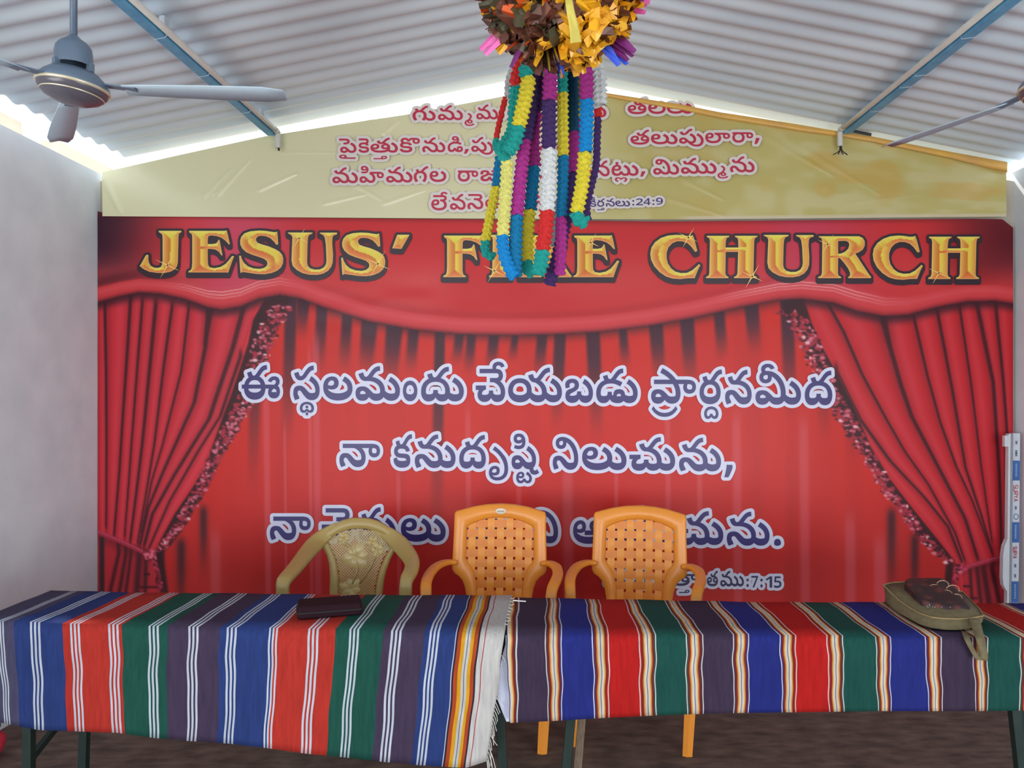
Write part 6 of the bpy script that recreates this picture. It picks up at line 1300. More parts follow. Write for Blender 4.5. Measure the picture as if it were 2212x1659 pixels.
def table(label, fl, fr, bl, br, legs, brace=True):
    """four corners of the top; legs = list of (top point, foot point)"""
    c = (Vector(fl) + Vector(br)) / 2
    root = thing('folding_table', label, 'table', (c.x, c.y, 0), 'steel tables under the cloths')
    top = [Vector(p) for p in (fl, fr, br, bl)]
    vs = [p + Vector((0, 0, -.024)) for p in top] + [p + Vector((0, 0, -.004)) for p in top]
    MB().add(vs, [(3, 2, 1, 0), (4, 5, 6, 7), (0, 1, 5, 4), (1, 2, 6, 5), (2, 3, 7, 6), (3, 0, 4, 7)]).build('table_top', ply_m, root, bevel=.003)
    rim = MB()
    for a, d in zip(top, top[1:] + top[:1]):
        k = c.copy()
        k.z = a.z
        a2, d2 = a.lerp(k, .03), d.lerp(k, .03)
        rim.bar(a2 + Vector((0, 0, -.039)), d2 + Vector((0, 0, -.039)), .028, .03)
    rim.build('top_rail', green_m, root)
    feet = []
    for a, f in legs:
        MB().bar(a, f, .030, .030, up=Vector((0, 1, 0))).build('leg', green_m, root, bevel=.002)
        feet.append((Vector(a), Vector(f)))
    if brace:
        for i in ((0, 2) if brace == 2 else (0,)):
            (a, f), (a2, f2) = feet[i], feet[i + 1]
            MB().bar(f.lerp(a, .36), f2.lerp(a2, .54), .018, .022).build('brace', green_m, root)
    return root


def P(x, d, z):
    return Vector((x, d, z))


zf, zb = .734, .726
table('longer dark steel table standing under the cloth with plain white-lined stripes', P(-1.86, 2.625, zf), P(-.13, 2.515, zf), P(-1.88, 3.05, zb), P(-.128, 3.00, zb),
      [(P(-1.735, 2.66, .70), P(-1.75, 2.68, 0)), (P(-1.725, 2.99, .70), P(-1.735, 2.97, 0)), (P(-.155, 2.585, .70), P(-.115, 2.60, 0)), (P(-.155, 2.955, .70), P(-.150, 2.95, 0))])
t2 = table('shorter dark steel table standing under the many-banded bedspread', P(-.112, 2.50, zf), P(1.83, 2.452, zf - .002), P(-.10, 2.955, zb), P(1.83, 2.905, zb),
           [(P(.118, 2.57, .70), P(.052, 2.60, 0)), (P(.13, 2.90, .70), P(.085, 2.90, 0)), (P(1.495, 2.535, .70), P(1.575, 2.54, 0)), (P(1.69, 2.87, .70), P(1.775, 2.87, 0))], brace=False)
MB().bar(P(.150, 2.59, .68), P(.095, 2.615, .0), .026, .012, up=Vector((0, 1, 0))).build('wood_splint', mat('grey_wood', (104, 86, 70), .8, var=.3, scale=40, stretch=(6, 6, 1)), t2)['label'] = 'weathered wooden splint beside the left leg'

# ---------------------------------------------------------------- striped cloths
CLOTH = {'s': (84, 80, 108), 'b': (50, 68, 128), 'r': (196, 58, 48), 'g': (36, 88, 76), 'p': (76, 62, 86), 'w': (210, 214, 226), 'o': (188, 78, 42), 'y': (232, 168, 40), 'c': (214, 208, 204), 'd': (58, 46, 62), 'k': (186, 60, 70),
         'B': (44, 52, 132), 'R': (196, 36, 34), 'G': (34, 84, 76), 'P': (70, 56, 78), 'm': (132, 46, 42), 'O': (214, 132, 58), 'e': (236, 206, 150), 'W': (222, 212, 210), 'n': (86, 84, 110), 'v': (212, 214, 238)}


def weave(k):
    m = bpy.data.materials.new('woven_' + k)
    m.use_nodes = True
    nt = m.node_tree
    b = nt.nodes['Principled BSDF']
    tc = nt.nodes.new('ShaderNodeTexCoord')
    mp = nt.nodes.new('ShaderNodeMapping')
    mp.inputs['Scale'].default_value = (1, 1, .12)
    nz = nt.nodes.new('ShaderNodeTexNoise')
    nz.inputs['Scale'].default_value = 90
    nz.inputs['Detail'].default_value = 5
    rp = nt.nodes.new('ShaderNodeValToRGB')
    c = lin(CLOTH[k]) * .6
    rp.color_ramp.elements[0].position, rp.color_ramp.elements[1].position = .3, .7
    rp.color_ramp.elements[0].color = (*(c * .84), 1)
    rp.color_ramp.elements[1].color = (*np.minimum(c * 1.12, 1), 1)
    L = nt.links.new
    L(tc.outputs['Object'], mp.inputs[0])
    L(mp.outputs[0], nz.inputs['Vector'])
    L(nz.outputs[0], rp.inputs[0])
    L(rp.outputs[0], b.inputs['Base Color'])
    b.inputs['Roughness'].default_value = .85
    b.inputs['Specular IOR Level'].default_value = .08
    return m


WV = {}


def stripes(txt):
    """'x0 colour x1 colour x2 ...' -> [(x0, x1, colour)]; colour 3xy = three white lines, ground x then y; bX = bordered band with ground X"""
    p = txt.split()
    out = []
    for i in range(0, len(p) - 2, 2):
        a, k, c = float(p[i]), p[i + 1], float(p[i + 2])
        if k[0] == '3':
            q = [('w', .21), (k[1], .185), ('w', .21), (k[2], .185), ('w', .21)]
        elif k[0] == '#':
            f, f2 = k[1], k[2]
            q = [('W', .07), (f, .08), ('m', .12), ('O', .08), ('e', .08), ('W', .09), ('n', .045), ('W', .09), ('e', .08), ('O', .08), ('m', .12), (f2, .08), ('W', .07)]
        else:
            q = [(k, 1)]
        t = sum(w for _, w in q)
        x = a
        for col, w in q:
            out.append((x, x + (c - a) * w / t, col))
            x += (c - a) * w / t
    return out


def cloth(name, label, bands, fb, fh, yf, yb, yh, drop_dd, seed, parent=None, zf=.742, zb=.734):
    r = random.Random(seed)
    ph = [r.uniform(0, 6.28) for _ in range(8)]
    cols = []
    for a, c, k in bands:
        n = max(1, int(math.ceil((c - a) / 9)))
        for i in range(n):
            cols.append((a + (c - a) * i / n, k))
    cols.append((bands[-1][1], None))
    ip = lambda x, t: float(np.interp(x, *np.array(t, float).T))
    vs, fs, mi = [], [], []
    names = []
    NT, NDR = 6, 16
    for x, k in cols:
        xb_, yb_ = ip(x, fb), 0
        yb_ = ip(xb_, yb)
        db = (EYE - zb) * F / (yb_ - VY)
        yf_ = ip(x, yf)
        df = (EYE - zf) * F / (yf_ - VY)
        b0, f0 = W(xb_, yb_, db), W(x, yf_, df)
        vs.append(b0 + Vector((0, .018, -.22)))
        vs.append(b0 + Vector((0, .014, -.01)))
        for i in range(NT):
            t = i / (NT - 1)
            p = b0.lerp(f0, t)
            p.z += .0012 * math.sin(7 * p.x + ph[0] + 4 * t) + .0010 * math.sin(23 * p.x + ph[1])
            if 0 < t < 1:
                p.x += .0035 * math.sin(9 * t + ph[2] + 6 * p.x)
            vs.append(p)
        xh = ip(x, fh)
        yh_ = ip(xh, yh)
        for i in range(1, NDR + 1):
            t = i / NDR
            px = x + (xh - x) * t + (2.0 * math.sin(7.5 * t + ph[3] + x * .013) + 1.1 * math.sin(17 * t + ph[4] + x * .021)) * min(1, 4 * t) * (1 - .5 * t)
            py = yf_ + (yh_ - yf_) * t
            d = df - drop_dd * min(1, t * 7) - t * (.010 * math.sin(x * .016 + ph[5]) + .007 * math.sin(x * .041 + ph[6] + 2 * t)) - .006 * t
            vs.append(W(px, py, d))
    n = 2 + NT + NDR
    for j, (x, k) in enumerate(cols[:-1]):
        if k not in names:
            names.append(k)
        for i in range(n - 1):
            fs.append((j * n + i, j * n + i + 1, (j + 1) * n + i + 1, (j + 1) * n + i))
            mi.append(names.index(k))
    ms = []
    for k in names:
        if k not in WV:
            WV[k] = weave(k)
        ms.append(WV[k])
    o = link(name, mesh(vs, fs, mi), ms, parent, smooth=True)
    so = o.modifiers.new('cloth', 'SOLIDIFY')
    so.thickness, so.offset = .0016, 0
    return o


FB1 = [(-60, 110), (0, 160), (76, 230), (161, 304), (245, 377), (332, 450), (418, 525), (501, 598), (591, 673), (678, 748), (766, 824), (856, 903), (940, 974), (1013, 1040), (1090, 1106)]
FH1 = [(-60, -34), (0, 16), (76, 85), (161, 173), (245, 253), (332, 332), (418, 414), (501, 495), (591, 578), (678, 661), (766, 744), (856, 830), (940, 909), (1013, 984), (1090, 1053)]
YF1 = [(-60, 1341), (76, 1345), (161, 1348), (245, 1349.7), (332, 1352), (418, 1354), (501, 1356), (591, 1358), (766, 1361), (940, 1364), (1090, 1369)]
YB1 = [(110, 1276), (230, 1278.5), (449, 1281.6), (598, 1284), (824, 1285), (1106, 1287)]
YH1 = [(-40, 1552), (16, 1564), (85, 1577), (173, 1580), (253, 1583), (332, 1594), (414, 1601), (495, 1606), (578, 1616), (661, 1628), (744, 1636), (830, 1646), (909, 1653), (984, 1658), (1011, 1658), (1053, 1644)]
rootc = thing('striped_tablecloth', 'striped cloth with white triple lines, draped over the left table', 'tablecloth', (-1.0, 2.8, .742))
b1 = stripes('-60 s -7 3ss 8 s 30 b 65 3bb 87 b 135 r 151 3rr 172 r 233.5 3rr 256 r 263 g 321 3gg 343 g 362 p 407 3pp 429 p 475 b 490 3bb 512 b 582 3br 601 r 666 3rr 689 r 725 g 755 3gg 776 g 828 p 845 3pp 868 p 918 b 929 3bb 950 b 985 w 987 d 991 o 999 y 1007 c 1012 n 1013.5 c 1019 y 1026 o 1034 d 1038 c 1048 k 1050 c 1090')
body = cloth('cloth', '', b1, FB1, FH1, YF1, YB1, YH1, .016, 11, rootc, zf=.7445, zb=.7365)
b = MB()
RT = random.Random(9)
for k in range(26):
    t = k / 25
    x, y = 1086 + (1054 - 1086) * t, 1420 + (1646 - 1420) * t
    if t < .3 and k % 2:
        continue
    d = 2.478 - .012 * t
    ln = RT.uniform(14, 24) * (.5 + .8 * t) + (18 if t > .8 else 0)
    sx = RT.uniform(2, 16)
    q = [W(x - 2, y - 4, d), W(x + sx * .5, y + ln * .5, d - .004), W(x + sx * RT.uniform(.6, 1.3), y + ln * 1.1, d - .003)]
    b.tube(spline(q, 4), [.0016] * 4 + [.0011] * 5, n=6)
for k in range(9):
    y = 1292 + k * 7
    x = 1106 - k * 1.6
    dd = (EYE - .746) * F / (y - VY)
    q = [W(x - 3, y, dd), W(x + 2, y + 1, dd), W(x + RT.uniform(3, 8), y + RT.uniform(-2, 4), dd)]
    b.tube(spline(q, 3), .0011, n=5)
b.build('fringe', mat('cream_thread', (206, 204, 198), .9, var=.1, scale=60), rootc)['kind'] = 'stuff'

FB2 = [(1094, 1098), (1118, 1122), (1177, 1180), (1214, 1208), (1278, 1263), (1315, 1293), (1379, 1348), (1417, 1376), (1481, 1435), (1519, 1465), (1583, 1527), (1618, 1553), (1684, 1612), (1720, 1640), (1785, 1706), (1821, 1735), (1890, 1790), (1924, 1817), (1997, 1888), (2034, 1912), (2100, 1975), (2135, 2005), (2203, 2065), (2240, 2090), (2310, 2156), (2345, 2174), (2440, 2262)]
FH2 = [(1094, 1101), (1118, 1119), (1177, 1184), (1214, 1215), (1278, 1284), (1315, 1317), (1379, 1383), (1417, 1418), (1481, 1483), (1519, 1519), (1583, 1584), (1618, 1618), (1684, 1690), (1720, 1721), (1785, 1791), (1821, 1824), (1890, 1896), (1924, 1925), (1997, 2005), (2034, 2036), (2100, 2107), (2135, 2134), (2203, 2202), (2345, 2350), (2440, 2440)]
YF2 = [(1094, 1369), (1195, 1369), (1400, 1371), (1600, 1372), (1800, 1373), (2000, 1376), (2180, 1379), (2440, 1383)]
YB2 = [(1094, 1289), (1276, 1295), (1500, 1298), (1713, 1301), (1900, 1302), (2170, 1303), (2300, 1304)]
YH2 = [(1094, 1562), (1200, 1557), (1300, 1551), (1400, 1546), (1483, 1543), (1600, 1540), (1750, 1538), (1900, 1536), (2100, 1536), (2440, 1533)]
b2 = stripes('1094 d 1096 W 1100 e 1104 O 1107 m 1112 P 1114.5 W 1118 P 1177 #PB 1214 B 1278 #BR 1315 R 1379 #RG 1417 G 1481 #GP 1519 P 1583 #PB 1618 B 1684 #BR 1720 R 1785 #RG 1821 G 1890 #GB 1924 B 1997 #BP 2034 P 2100 #PG 2135 G 2203 #GR 2240 R 2310 #RB 2345 B 2440')
o = cloth('striped_bedspread', '', b2, FB2, FH2, YF2, YB2, YH2, .013, 23, None)
tag(o, 'bedspread of broad blue, red, green and purple bands with yellow borders, on the right table', 'bedspread')

# white under-sheet showing between the two cloths
vs, fs = [], []
LB = [(1092, 1372), (1092, 1392), (1084, 1420), (1077, 1460), (1074, 1495), (1074, 1510), (1082, 1530), (1088, 1545), (1094, 1557)]
for i, (x, y) in enumerate(LB):
    for j in range(8):
        t = j / 7
        px = x + (1150 - x) * t
        vs.append(W(px, y + 2 * math.sin(5 * t + i) * (i == len(LB) - 1), 2.4855 + .0015 * math.sin(6 * t + i * .8)))
for i in range(len(LB) - 1):
    for j in range(7):
        fs.append((i * 8 + j, (i + 1) * 8 + j, (i + 1) * 8 + j + 1, i * 8 + j + 1))
us = link('under_sheet', mesh(vs, fs), mat('white_sheet', (206, 208, 232), .85, var=.06, scale=40), smooth=True)
tag(us, 'plain white sheet peeping out between the two striped cloths', 'sheet')

# ---------------------------------------------------------------- chairs
orange_m = mat('orange_plastic', (228, 142, 50), .32, var=.05, scale=4)
orange_u = mat('orange_plastic_lit', (228, 142, 40), .4, var=.05, scale=6)
orange_d = mat('orange_plastic_shaded', (216, 122, 26), .42, var=.06, scale=6)  # cross slats darker: shading of the weave put into the colour of one plastic
beige_m = mat('sand_plastic', (168, 142, 84), .38, var=.07, scale=5)
beige_l = mat('sand_plastic_relief', (180, 156, 100), .28, var=.05, scale=8)


def loft(root, name, m, rows, smooth_=True, closed=False):
    """rows: lists of points of equal length -> skin"""
    n = len(rows[0])
    vs = [p for r in rows for p in r]
    fs = []
    k = len(rows)
    for i in range(k if closed else k - 1):
        for j in range(n - 1):
            a, c = i * n, ((i + 1) % k) * n
            fs.append((a + j, a + j + 1, c + j + 1, c + j))
    b = MB()
    b.add(vs, fs)
    return b.build(name, m, root, smooth=smooth_)


def chair_legs(root, m, X, front, rear, hz):
    for s in (-1, 1):
        for (xt, yt, zt), (xb, yb) in (front, rear):
            b = MB()
            a, f = Vector((X + s * xt, yt, zt)), Vector((X + s * xb, yb, 0))
            n = 6
            rows = []
            for i in range(n + 1):
                t = i / n
                p = a.lerp(f, t)
                w = .026 - .006 * t
                rows.append([p + Vector((-w * s, .02, 0)), p + Vector((-w * s, -.018, 0)), p + Vector((0, -.024, 0)), p + Vector((w * s, -.018, 0)), p + Vector((w * s, .02, 0)), p + Vector((w * .55 * s, .02, 0)), p + Vector((w * .5 * s, -.008, 0)), p + Vector((-w * .5 * s, -.008, 0)), p + Vector((-w * .55 * s, .02, 0)), p + Vector((-w * s, .02, 0))])
            vs = [q for r in rows for q in r]
            fs = [(i * 10 + j, i * 10 + j + 1, (i + 1) * 10 + j + 1, (i + 1) * 10 + j) for i in range(n) for j in range(9)]
            fs += [(n * 10 + 0, n * 10 + 1, n * 10 + 2, n * 10 + 3, n * 10 + 4, n * 10 + 5, n * 10 + 6, n * 10 + 7, n * 10 + 8)]
            b.add(vs, fs)
            b.build('leg', m, root)
            MB().box(f + Vector((0, .001, .008)), (.034, .034, .016)).build('foot_pad', m, root)


def seat_of(root, m, X, y0, y1, w0, w1, z):
    rows = []
    for i in range(9):
        t = i / 8
        y = y0 + (y1 - y0) * t
        w = w0 + (w1 - w0) * t
        zz = z - .022 * math.sin(math.pi * t) - (.03 * max(0, t - .8) / .2) * .5
        rows.append([Vector((X + w * (j / 6 - 1), y, zz - .012 * (1 - abs(j / 6 - 1)) + .0)) for j in range(13)])
    o = loft(root, 'seat', m, rows)
    so = o.modifiers.new('thick', 'SOLIDIFY')
    so.thickness = .02
    return o


def orange_chair(px, dy_px, d, label, badge, turn):
    X = (px - VX) / F * d
    z0 = -dy_px / F * d
    root = thing('armchair', label, 'chair', (X, d - .2, 0), 'plastic armchairs behind the tables')
    lean = lambda z: d + .05 * (z - .6) / .35            # back leans away at the top
    s = 3.75 / F

    def pt(dx, py, off=0.0):
        z = EYE + (VY - py) / F * 3.75 + z0
        return Vector((X + dx * s, lean(z) + off - .03 * (1 - (dx / 100) ** 2) * -1, z))
    outer = [(0, 1091), (30, 1092.5), (60, 1097), (84, 1103), (97, 1106.5), (99.5, 1112), (100, 1150), (101, 1185), (102, 1215), (102, 1228), (97, 1237), (88, 1243), (80, 1252), (74, 1268), (70, 1290), (66, 1330), (64, 1350)]
    inner = [(0, 1120.5), (24, 1122), (46, 1127), (62, 1134), (71, 1138), (72.5, 1143), (73, 1165), (73, 1190), (74, 1204), (71, 1213), (63, 1222), (57, 1234), (53, 1246), (50, 1262), (49, 1290), (48, 1330), (47, 1350)]

    def densify(P_):
        return [Vector((x, y, 0)) for x, y in P_]
    o1, i1 = densify(outer), densify(inner)
    rows = []
    for f, off in ((0, .012), (0.0, -.004), (.08, -.012), (.5, -.018), (.9, -.014), (1.0, -.004), (1.0, .012)):
        line = [o1[k].lerp(i1[k], f) for k in range(len(o1))]
        full = [Vector((-p.x, p.y, 0)) for p in line[::-1]] + line[1:]
        rows.append([pt(p.x, p.y, off) for p in full])
    loft(root, 'back_frame', orange_m, rows, closed=True)
    # woven slats of the backrest
    b = MB()
    b_ = MB()
    oi = np.array(outer, float) * .55 + np.array(inner, float) * .45

    def half_w(y):
        return float(np.interp(y, oi[4:, 1], oi[4:, 0])) if y > oi[4, 1] else float(np.interp(y, oi[:5, 1], oi[:5, 0]))

    def top_y(x):
        return float(np.interp(abs(x), oi[:5, 0], oi[:5, 1]))
    cols = [-82, -61.5, -41, -20.5, 0, 20.5, 41, 61.5, 82]
    rws = [1114, 1134, 1154, 1175, 1196, 1217.5, 1239, 1261, 1283, 1305, 1327]
    hw = 7.7
    for ci, cx in enumerate(cols):
        y0 = top_y(min(abs(cx) + hw, 96))
        ys_ = np.arange(y0, 1345, 3.5)
        ys_ = [y for y in ys_ if half_w(y) > abs(cx) - hw + 2]
        if len(ys_) < 2:
            continue
        vs, fs = [], []
        for y in ys_:
            k = np.interp(y, rws, range(len(rws)))
            off = -.0019 * math.cos(math.pi * (k + ci))
            lim = half_w(y)
            for e in (-hw, 0, hw):
                x = max(-lim, min(lim, cx + e))
                vs.append(pt(x, y, off - (.0004 if e == 0 else 0)))
        for i in range(len(ys_) - 1):
            for j in range(2):
                fs.append((i * 3 + j, i * 3 + j + 1, i * 3 + j + 4, i * 3 + j + 3))
        b.add(vs, fs)
    for ri, cy in enumerate(rws):
        lim = half_w(cy)
        if cy < 1120:
            lim = 62
        xs_ = np.arange(-lim, lim + .01, 3.4)
        vs, fs = [], []
        for x in xs_:
            k = np.interp(x, cols, range(len(cols)))
            off = .0019 * math.cos(math.pi * (k + ri))
            for e in (-8.0, 0, 8.0):
                y = max(cy + e, top_y(x))
                vs.append(pt(x, y, off - (.0004 if e == 0 else 0)))
        for i in range(len(xs_) - 1):
            for j in range(2):
                fs.append((i * 3 + j, i * 3 + j + 1, i * 3 + j + 4, i * 3 + j + 3))
        b_.add(vs, fs)
    b.build('upright_slats', orange_u, root)
    b_.build('cross_slats', orange_d, root)
    for sd in (-1, 1):
        path = [(.205, d + .0, .70 + z0), (.245, d - .03, .705 + z0), (.276, d - .10, .702 + z0), (.286, d - .20, .694 + z0), (.281, d - .30, .688 + z0), (.273, d - .362, .680 + z0), (.267, d - .392, .660 + z0), (.264, d - .402, .62 + z0), (.262, d - .405, .56 + z0), (.258, d - .408, .44)]
        q = spline([Vector((X + sd * x, y, z)) for x, y, z in path], 5)
        b = MB()
        k = len(q)
        b.tube(q, [.020 + .004 * min(1, i / 8) for i in range(k)], [.011 + .003 * min(1, i / 10) for i in range(k)], n=12, prof=.6, up=Vector((0, 0, 1)) if 0 else Vector((sd * .02, -.05, 1)))
        b.build('arm', orange_m, root, smooth=True)
    seat_of(root, orange_m, X, d + .0, d - .41, .19, .245, .43)
    chair_legs(root, orange_m, X, ((.255, d - .408, .45), (.23, d - .415)), ((.185, d + .01, .44), (.215, d + .10)), .43)
    if badge:
        vs = []
        c = pt(1, 1106, -.0215)
        for r, o in ((1, 0), (.86, -.002), (0.001, -.0025)):
            for j in range(24):
                a = j / 24 * 2 * math.pi
                vs.append(c + Vector((.0262 * r * math.cos(a), o, .0145 * r * math.sin(a))))
        fs = [(i * 24 + j, i * 24 + (j + 1) % 24, (i + 1) * 24 + (j + 1) % 24, (i + 1) * 24 + j) for i in range(2) for j in range(24)]
        bo = MB().add(vs, fs).build('maker_badge', mat('badge_white', (222, 206, 186), .3), root, smooth=True)
        bo['label'] = 'small pale oval badge on the top rail'
        t = MB()
        for k in range(7):
            t.box(c + Vector((-.0145 + k * .0048, -.0030, .0 + (.0008 if k % 2 else 0))), (.0030, .0008, .0062 if k in (0, 3) else .0046))
        t.build('badge_marks', mat('badge_grey', (110, 96, 92), .5), bo)
    # the chair stands a little turned, pivoting below its backrest
    q = Matrix.Translation((X, d, 0)) @ Matrix.Rotation(math.radians(turn), 4, 'Z') @ Matrix.Translation((-X, -d, 0))
    root.location = q @ root.location
    root.rotation_euler = (0, 0, math.radians(turn))
    return root


orange_chair(1078, 0, 3.72, 'orange plastic armchair in the middle, with an oval badge on its top rail', True, -3.4)
orange_chair(1380, 4, 3.72, 'orange plastic armchair on the right, with no badge on its top rail', False, -11)


def sand_chair():
    d = 3.74
    cx = 757
    X = (cx - VX) / F * d
    s = d / F
    root = thing('armchair', 'sand coloured plastic armchair with a pierced flower back, left of the orange ones', 'chair', (X, d - .2, 0), 'plastic armchairs behind the tables')

    def pt(px, py, off=0.0):
        z = EYE + (VY - py) * s
        return Vector(((px - VX) * s, d + .05 * (z - .6) / .35 + off + .028 * (1 - ((px - cx) / 80.0) ** 2) * .6, z))
    outer = [(688, 1181), (676, 1172), (684, 1163), (698, 1150), (714, 1138), (732, 1128), (752, 1123), (772, 1122.5), (792, 1124), (812, 1129), (830, 1138), (846, 1149), (860, 1163), (868, 1173), (858, 1182)]
    inner = [(705, 1173), (704, 1172), (706, 1169), (714, 1163), (724, 1157), (736, 1152), (752, 1147.5), (770, 1146), (788, 1147), (806, 1151), (824, 1157), (836, 1163), (845, 1169), (847, 1172), (846, 1174)]
    rows = []
    for f, off in ((0, .012), (0, -.002), (.1, -.010), (.5, -.016), (.9, -.010), (1, -.002), (1, .012)):
        rows.append([pt(a[0] + (c[0] - a[0]) * f, a[1] + (c[1] - a[1]) * f, off) for a, c in zip(outer, inner)])
    loft(root, 'top_rail', beige_m, rows, closed=True)
    for o_, i_ in (([(688, 1181), (696, 1190), (703, 1202), (708, 1220), (711, 1245), (712, 1285), (714, 1330)], [(705, 1173), (712, 1186), (720, 1204), (727, 1226), (730, 1250), (731, 1285), (732, 1330)]),
                   ([(858, 1182), (850, 1194), (842, 1210), (834, 1232), (829, 1256), (826, 1285), (824, 1330)], [(846, 1174), (838, 1190), (828, 1208), (819, 1230), (813, 1254), (810, 1285), (808, 1330)])):
        rows = []
        for f, off in ((0, .012), (0, -.004), (.15, -.012), (.5, -.015), (.85, -.012), (1, -.002), (1, .012)):
            rows.append([pt(a[0] + (c[0] - a[0]) * f, a[1] + (c[1] - a[1]) * f, off) for a, c in zip(o_, i_)])
        loft(root, 'back_stile', beige_m, rows, closed=True)
    # pierced lattice between the stiles
    pan = np.array([(704, 1172), (714, 1163), (736, 1151), (770, 1145), (806, 1150), (836, 1163), (847, 1173), (838, 1190), (828, 1208), (819, 1230), (813, 1254), (810, 1285), (808, 1330), (732, 1330), (731, 1285), (730, 1250), (727, 1226), (720, 1204), (712, 1186)], float)
    b = MB()
    for sg in (1, -1):
        for c in np.arange(-420, 460, 6.0):
            # line x = 770 + c + sg*t, y = 1146 + t ; keep the inside
            run = []
            for t in np.arange(0, 185, 2.0):
                q = np.array([[770 + c * 1.0 + sg * t, 1146 + t]])
                if winding([pan], q)[0]:
                    run.append((q[0, 0], q[0, 1]))
            if len(run) > 1:
                vs, fs = [], []
                for x, y in run:
                    vs += [pt(x - 1.6, y, -.002 + .001 * sg), pt(x + 1.6, y, -.002 + .001 * sg)]
                for i in range(len(run) - 1):
                    fs.append((2 * i, 2 * i + 1, 2 * i + 3, 2 * i + 2))
                b.add(vs, fs)
    lat = b.build('pierced_lattice', beige_m, root)
    so = lat.modifiers.new('thick', 'SOLIDIFY')
    so.thickness = .003
    # raised lilies and stems
    b = MB()

    def petal(x, y, a, ln, w):
        vs, fs = [], []
        ca, sa = math.cos(a), math.sin(a)
        for i in range(9):
            t = i / 8
            ww = w * math.sin(math.pi * min(1, t * .92 + .06)) ** .8
            for e, o in ((-1, -.004), (0, -.010 - .004 * math.sin(math.pi * t)), (1, -.004)):
                u, v = ln * t, ww * e
                vs.append(pt(x + u * ca - v * sa, y + u * sa + v * ca, o))
        for i in range(8):
            for j in range(2):
                fs.append((i * 3 + j, i * 3 + j + 1, i * 3 + j + 4, i * 3 + j + 3))
        b.add(vs, fs)
    for x, y, r, w, n, a0 in ((766, 1205, 33, 13, 6, -.2), (738, 1166, 17, 6, 5, .2), (812, 1190, 20, 7, 5, .6), (757, 1272, 27, 10, 6, 0.3), (800, 1172, 15, 5, 4, 1.0)):
        for k in range(n):
            petal(x, y, a0 + 2 * math.pi * k / n, r * (1 if k % 2 else .82), w)
    for (x0, y0), (x1, y1) in (((738, 1172), (762, 1200)), ((812, 1196), (776, 1262)), ((770, 1215), (760, 1262)), ((757, 1280), (752, 1325)), ((800, 1178), (808, 1188))):
        b.tube([pt(x0, y0, -.008), pt((x0 + x1) / 2 + 4, (y0 + y1) / 2, -.011), pt(x1, y1, -.008)], .004, n=6)
    b.build('flower_relief', beige_l, root, smooth=True)['label'] = 'raised lilies on the pierced back'
    for pts in ([(732, 1137, 3.80), (705, 1154, 3.782), (682, 1173, 3.73), (659, 1200, 3.61), (635, 1230, 3.46), (618, 1249, 3.36), (611.5, 1262, 3.33), (611, 1284, 3.322), (613, 1350, 3.315)],
                [(804, 1136, 3.80), (834, 1151, 3.782), (859, 1171, 3.73), (879, 1194, 3.63), (890, 1214, 3.53), (888, 1233, 3.43), (880, 1249, 3.365), (877, 1262, 3.342), (876, 1284, 3.335), (874, 1350, 3.325)]):
        q = spline([W(x, y, dd) for x, y, dd in pts], 6)
        k = len(q)
        b = MB()
        b.tube(q, [np.interp(i, [0, 8, 14, 26, 40], [.024, .036, .042, .034, .027]) for i in range(k)], [.016] * k, n=16, prof=.6, up=Vector((0, -1, .15)))
        b.build('arm', beige_m, root, smooth=True)
    seat_of(root, beige_m, X, d + .0, d - .40, .19, .25, .42)
    for s_, xt in ((-1, W(613, 1350, 3.315)), (1, W(874, 1350, 3.325))):
        MB().bar(xt, Vector((xt.x + s_ * .01, xt.y + .09, 0)), .044, .036, up=Vector((0, 1, 0))).build('leg', beige_m, root, bevel=.004)
        MB().bar(Vector((X + s_ * .18, d + .0, .42)), Vector((X + s_ * .22, d + .1, 0)), .042, .034, up=Vector((0, 1, 0))).build('leg', beige_m, root, bevel=.004)


sand_chair()

# ---------------------------------------------------------------- things on the tables
case_m = mat('dark_maroon_cover', (36, 14, 22), .8, spec=.15, var=.15, scale=30, bump=.1)
zip_m = mat('black_zip', (26, 20, 24), .55)


def on_top(px, py, z):
    d = (EYE - z) * F / (py - VY)
    return W(px, py, d)


def rounded(cx, cy, n=6, r=.016):
    pts = []
    for sx, sy, a0 in ((1, 1, 0), (-1, 1, 90), (-1, -1, 180), (1, -1, 270)):
        for k in range(n + 1):
            a = math.radians(a0 + 90 * k / n)
            pts.append((sx * (cx - r) + r * math.cos(a), sy * (cy - r) + r * math.sin(a)))
    return pts


def slab(c, rot, hx, hy, levels, m, name, parent, r=.016, flat=None):
    """rounded block; levels = (height, inset)"""
    vs, fs = [], []
    n = None
    for z, ins in levels:
        p = rounded(hx - ins, hy - ins, r=max(r - ins, .003))
        n = len(p)
        vs += [Vector(c) + rot @ Vector((x, y, z)) for x, y in p]
    for i in range(len(levels) - 1):
        for j in range(n):
            fs.append((i * n + j, i * n + (j + 1) % n, (i + 1) * n + (j + 1) % n, (i + 1) * n + j))
    fs += [tuple(range(n))[::-1], tuple((len(levels) - 1) * n + j for j in range(n))]
    return MB().add(vs, fs).build(name, m, parent, smooth=False, bevel=0)


c = on_top(712, 1323, .746)
rt = Matrix.Rotation(math.radians(17), 3, 'Z')
bk = thing('book_case', 'dark maroon zipped book cover lying on the left striped cloth', 'book cover', c)
slab(c, rt, .106, .062, [(0, .004), (.004, 0), (.034, 0), (.040, .005)], case_m, 'cover', bk, r=.012)
b = MB()
ring_ = [c + rt @ Vector((x, y, .019)) for x, y in rounded(.1075, .0635, r=.013)]
b.tube(ring_ + ring_[:1], .0028, n=6, cap=False)
b.build('zip', zip_m, bk)

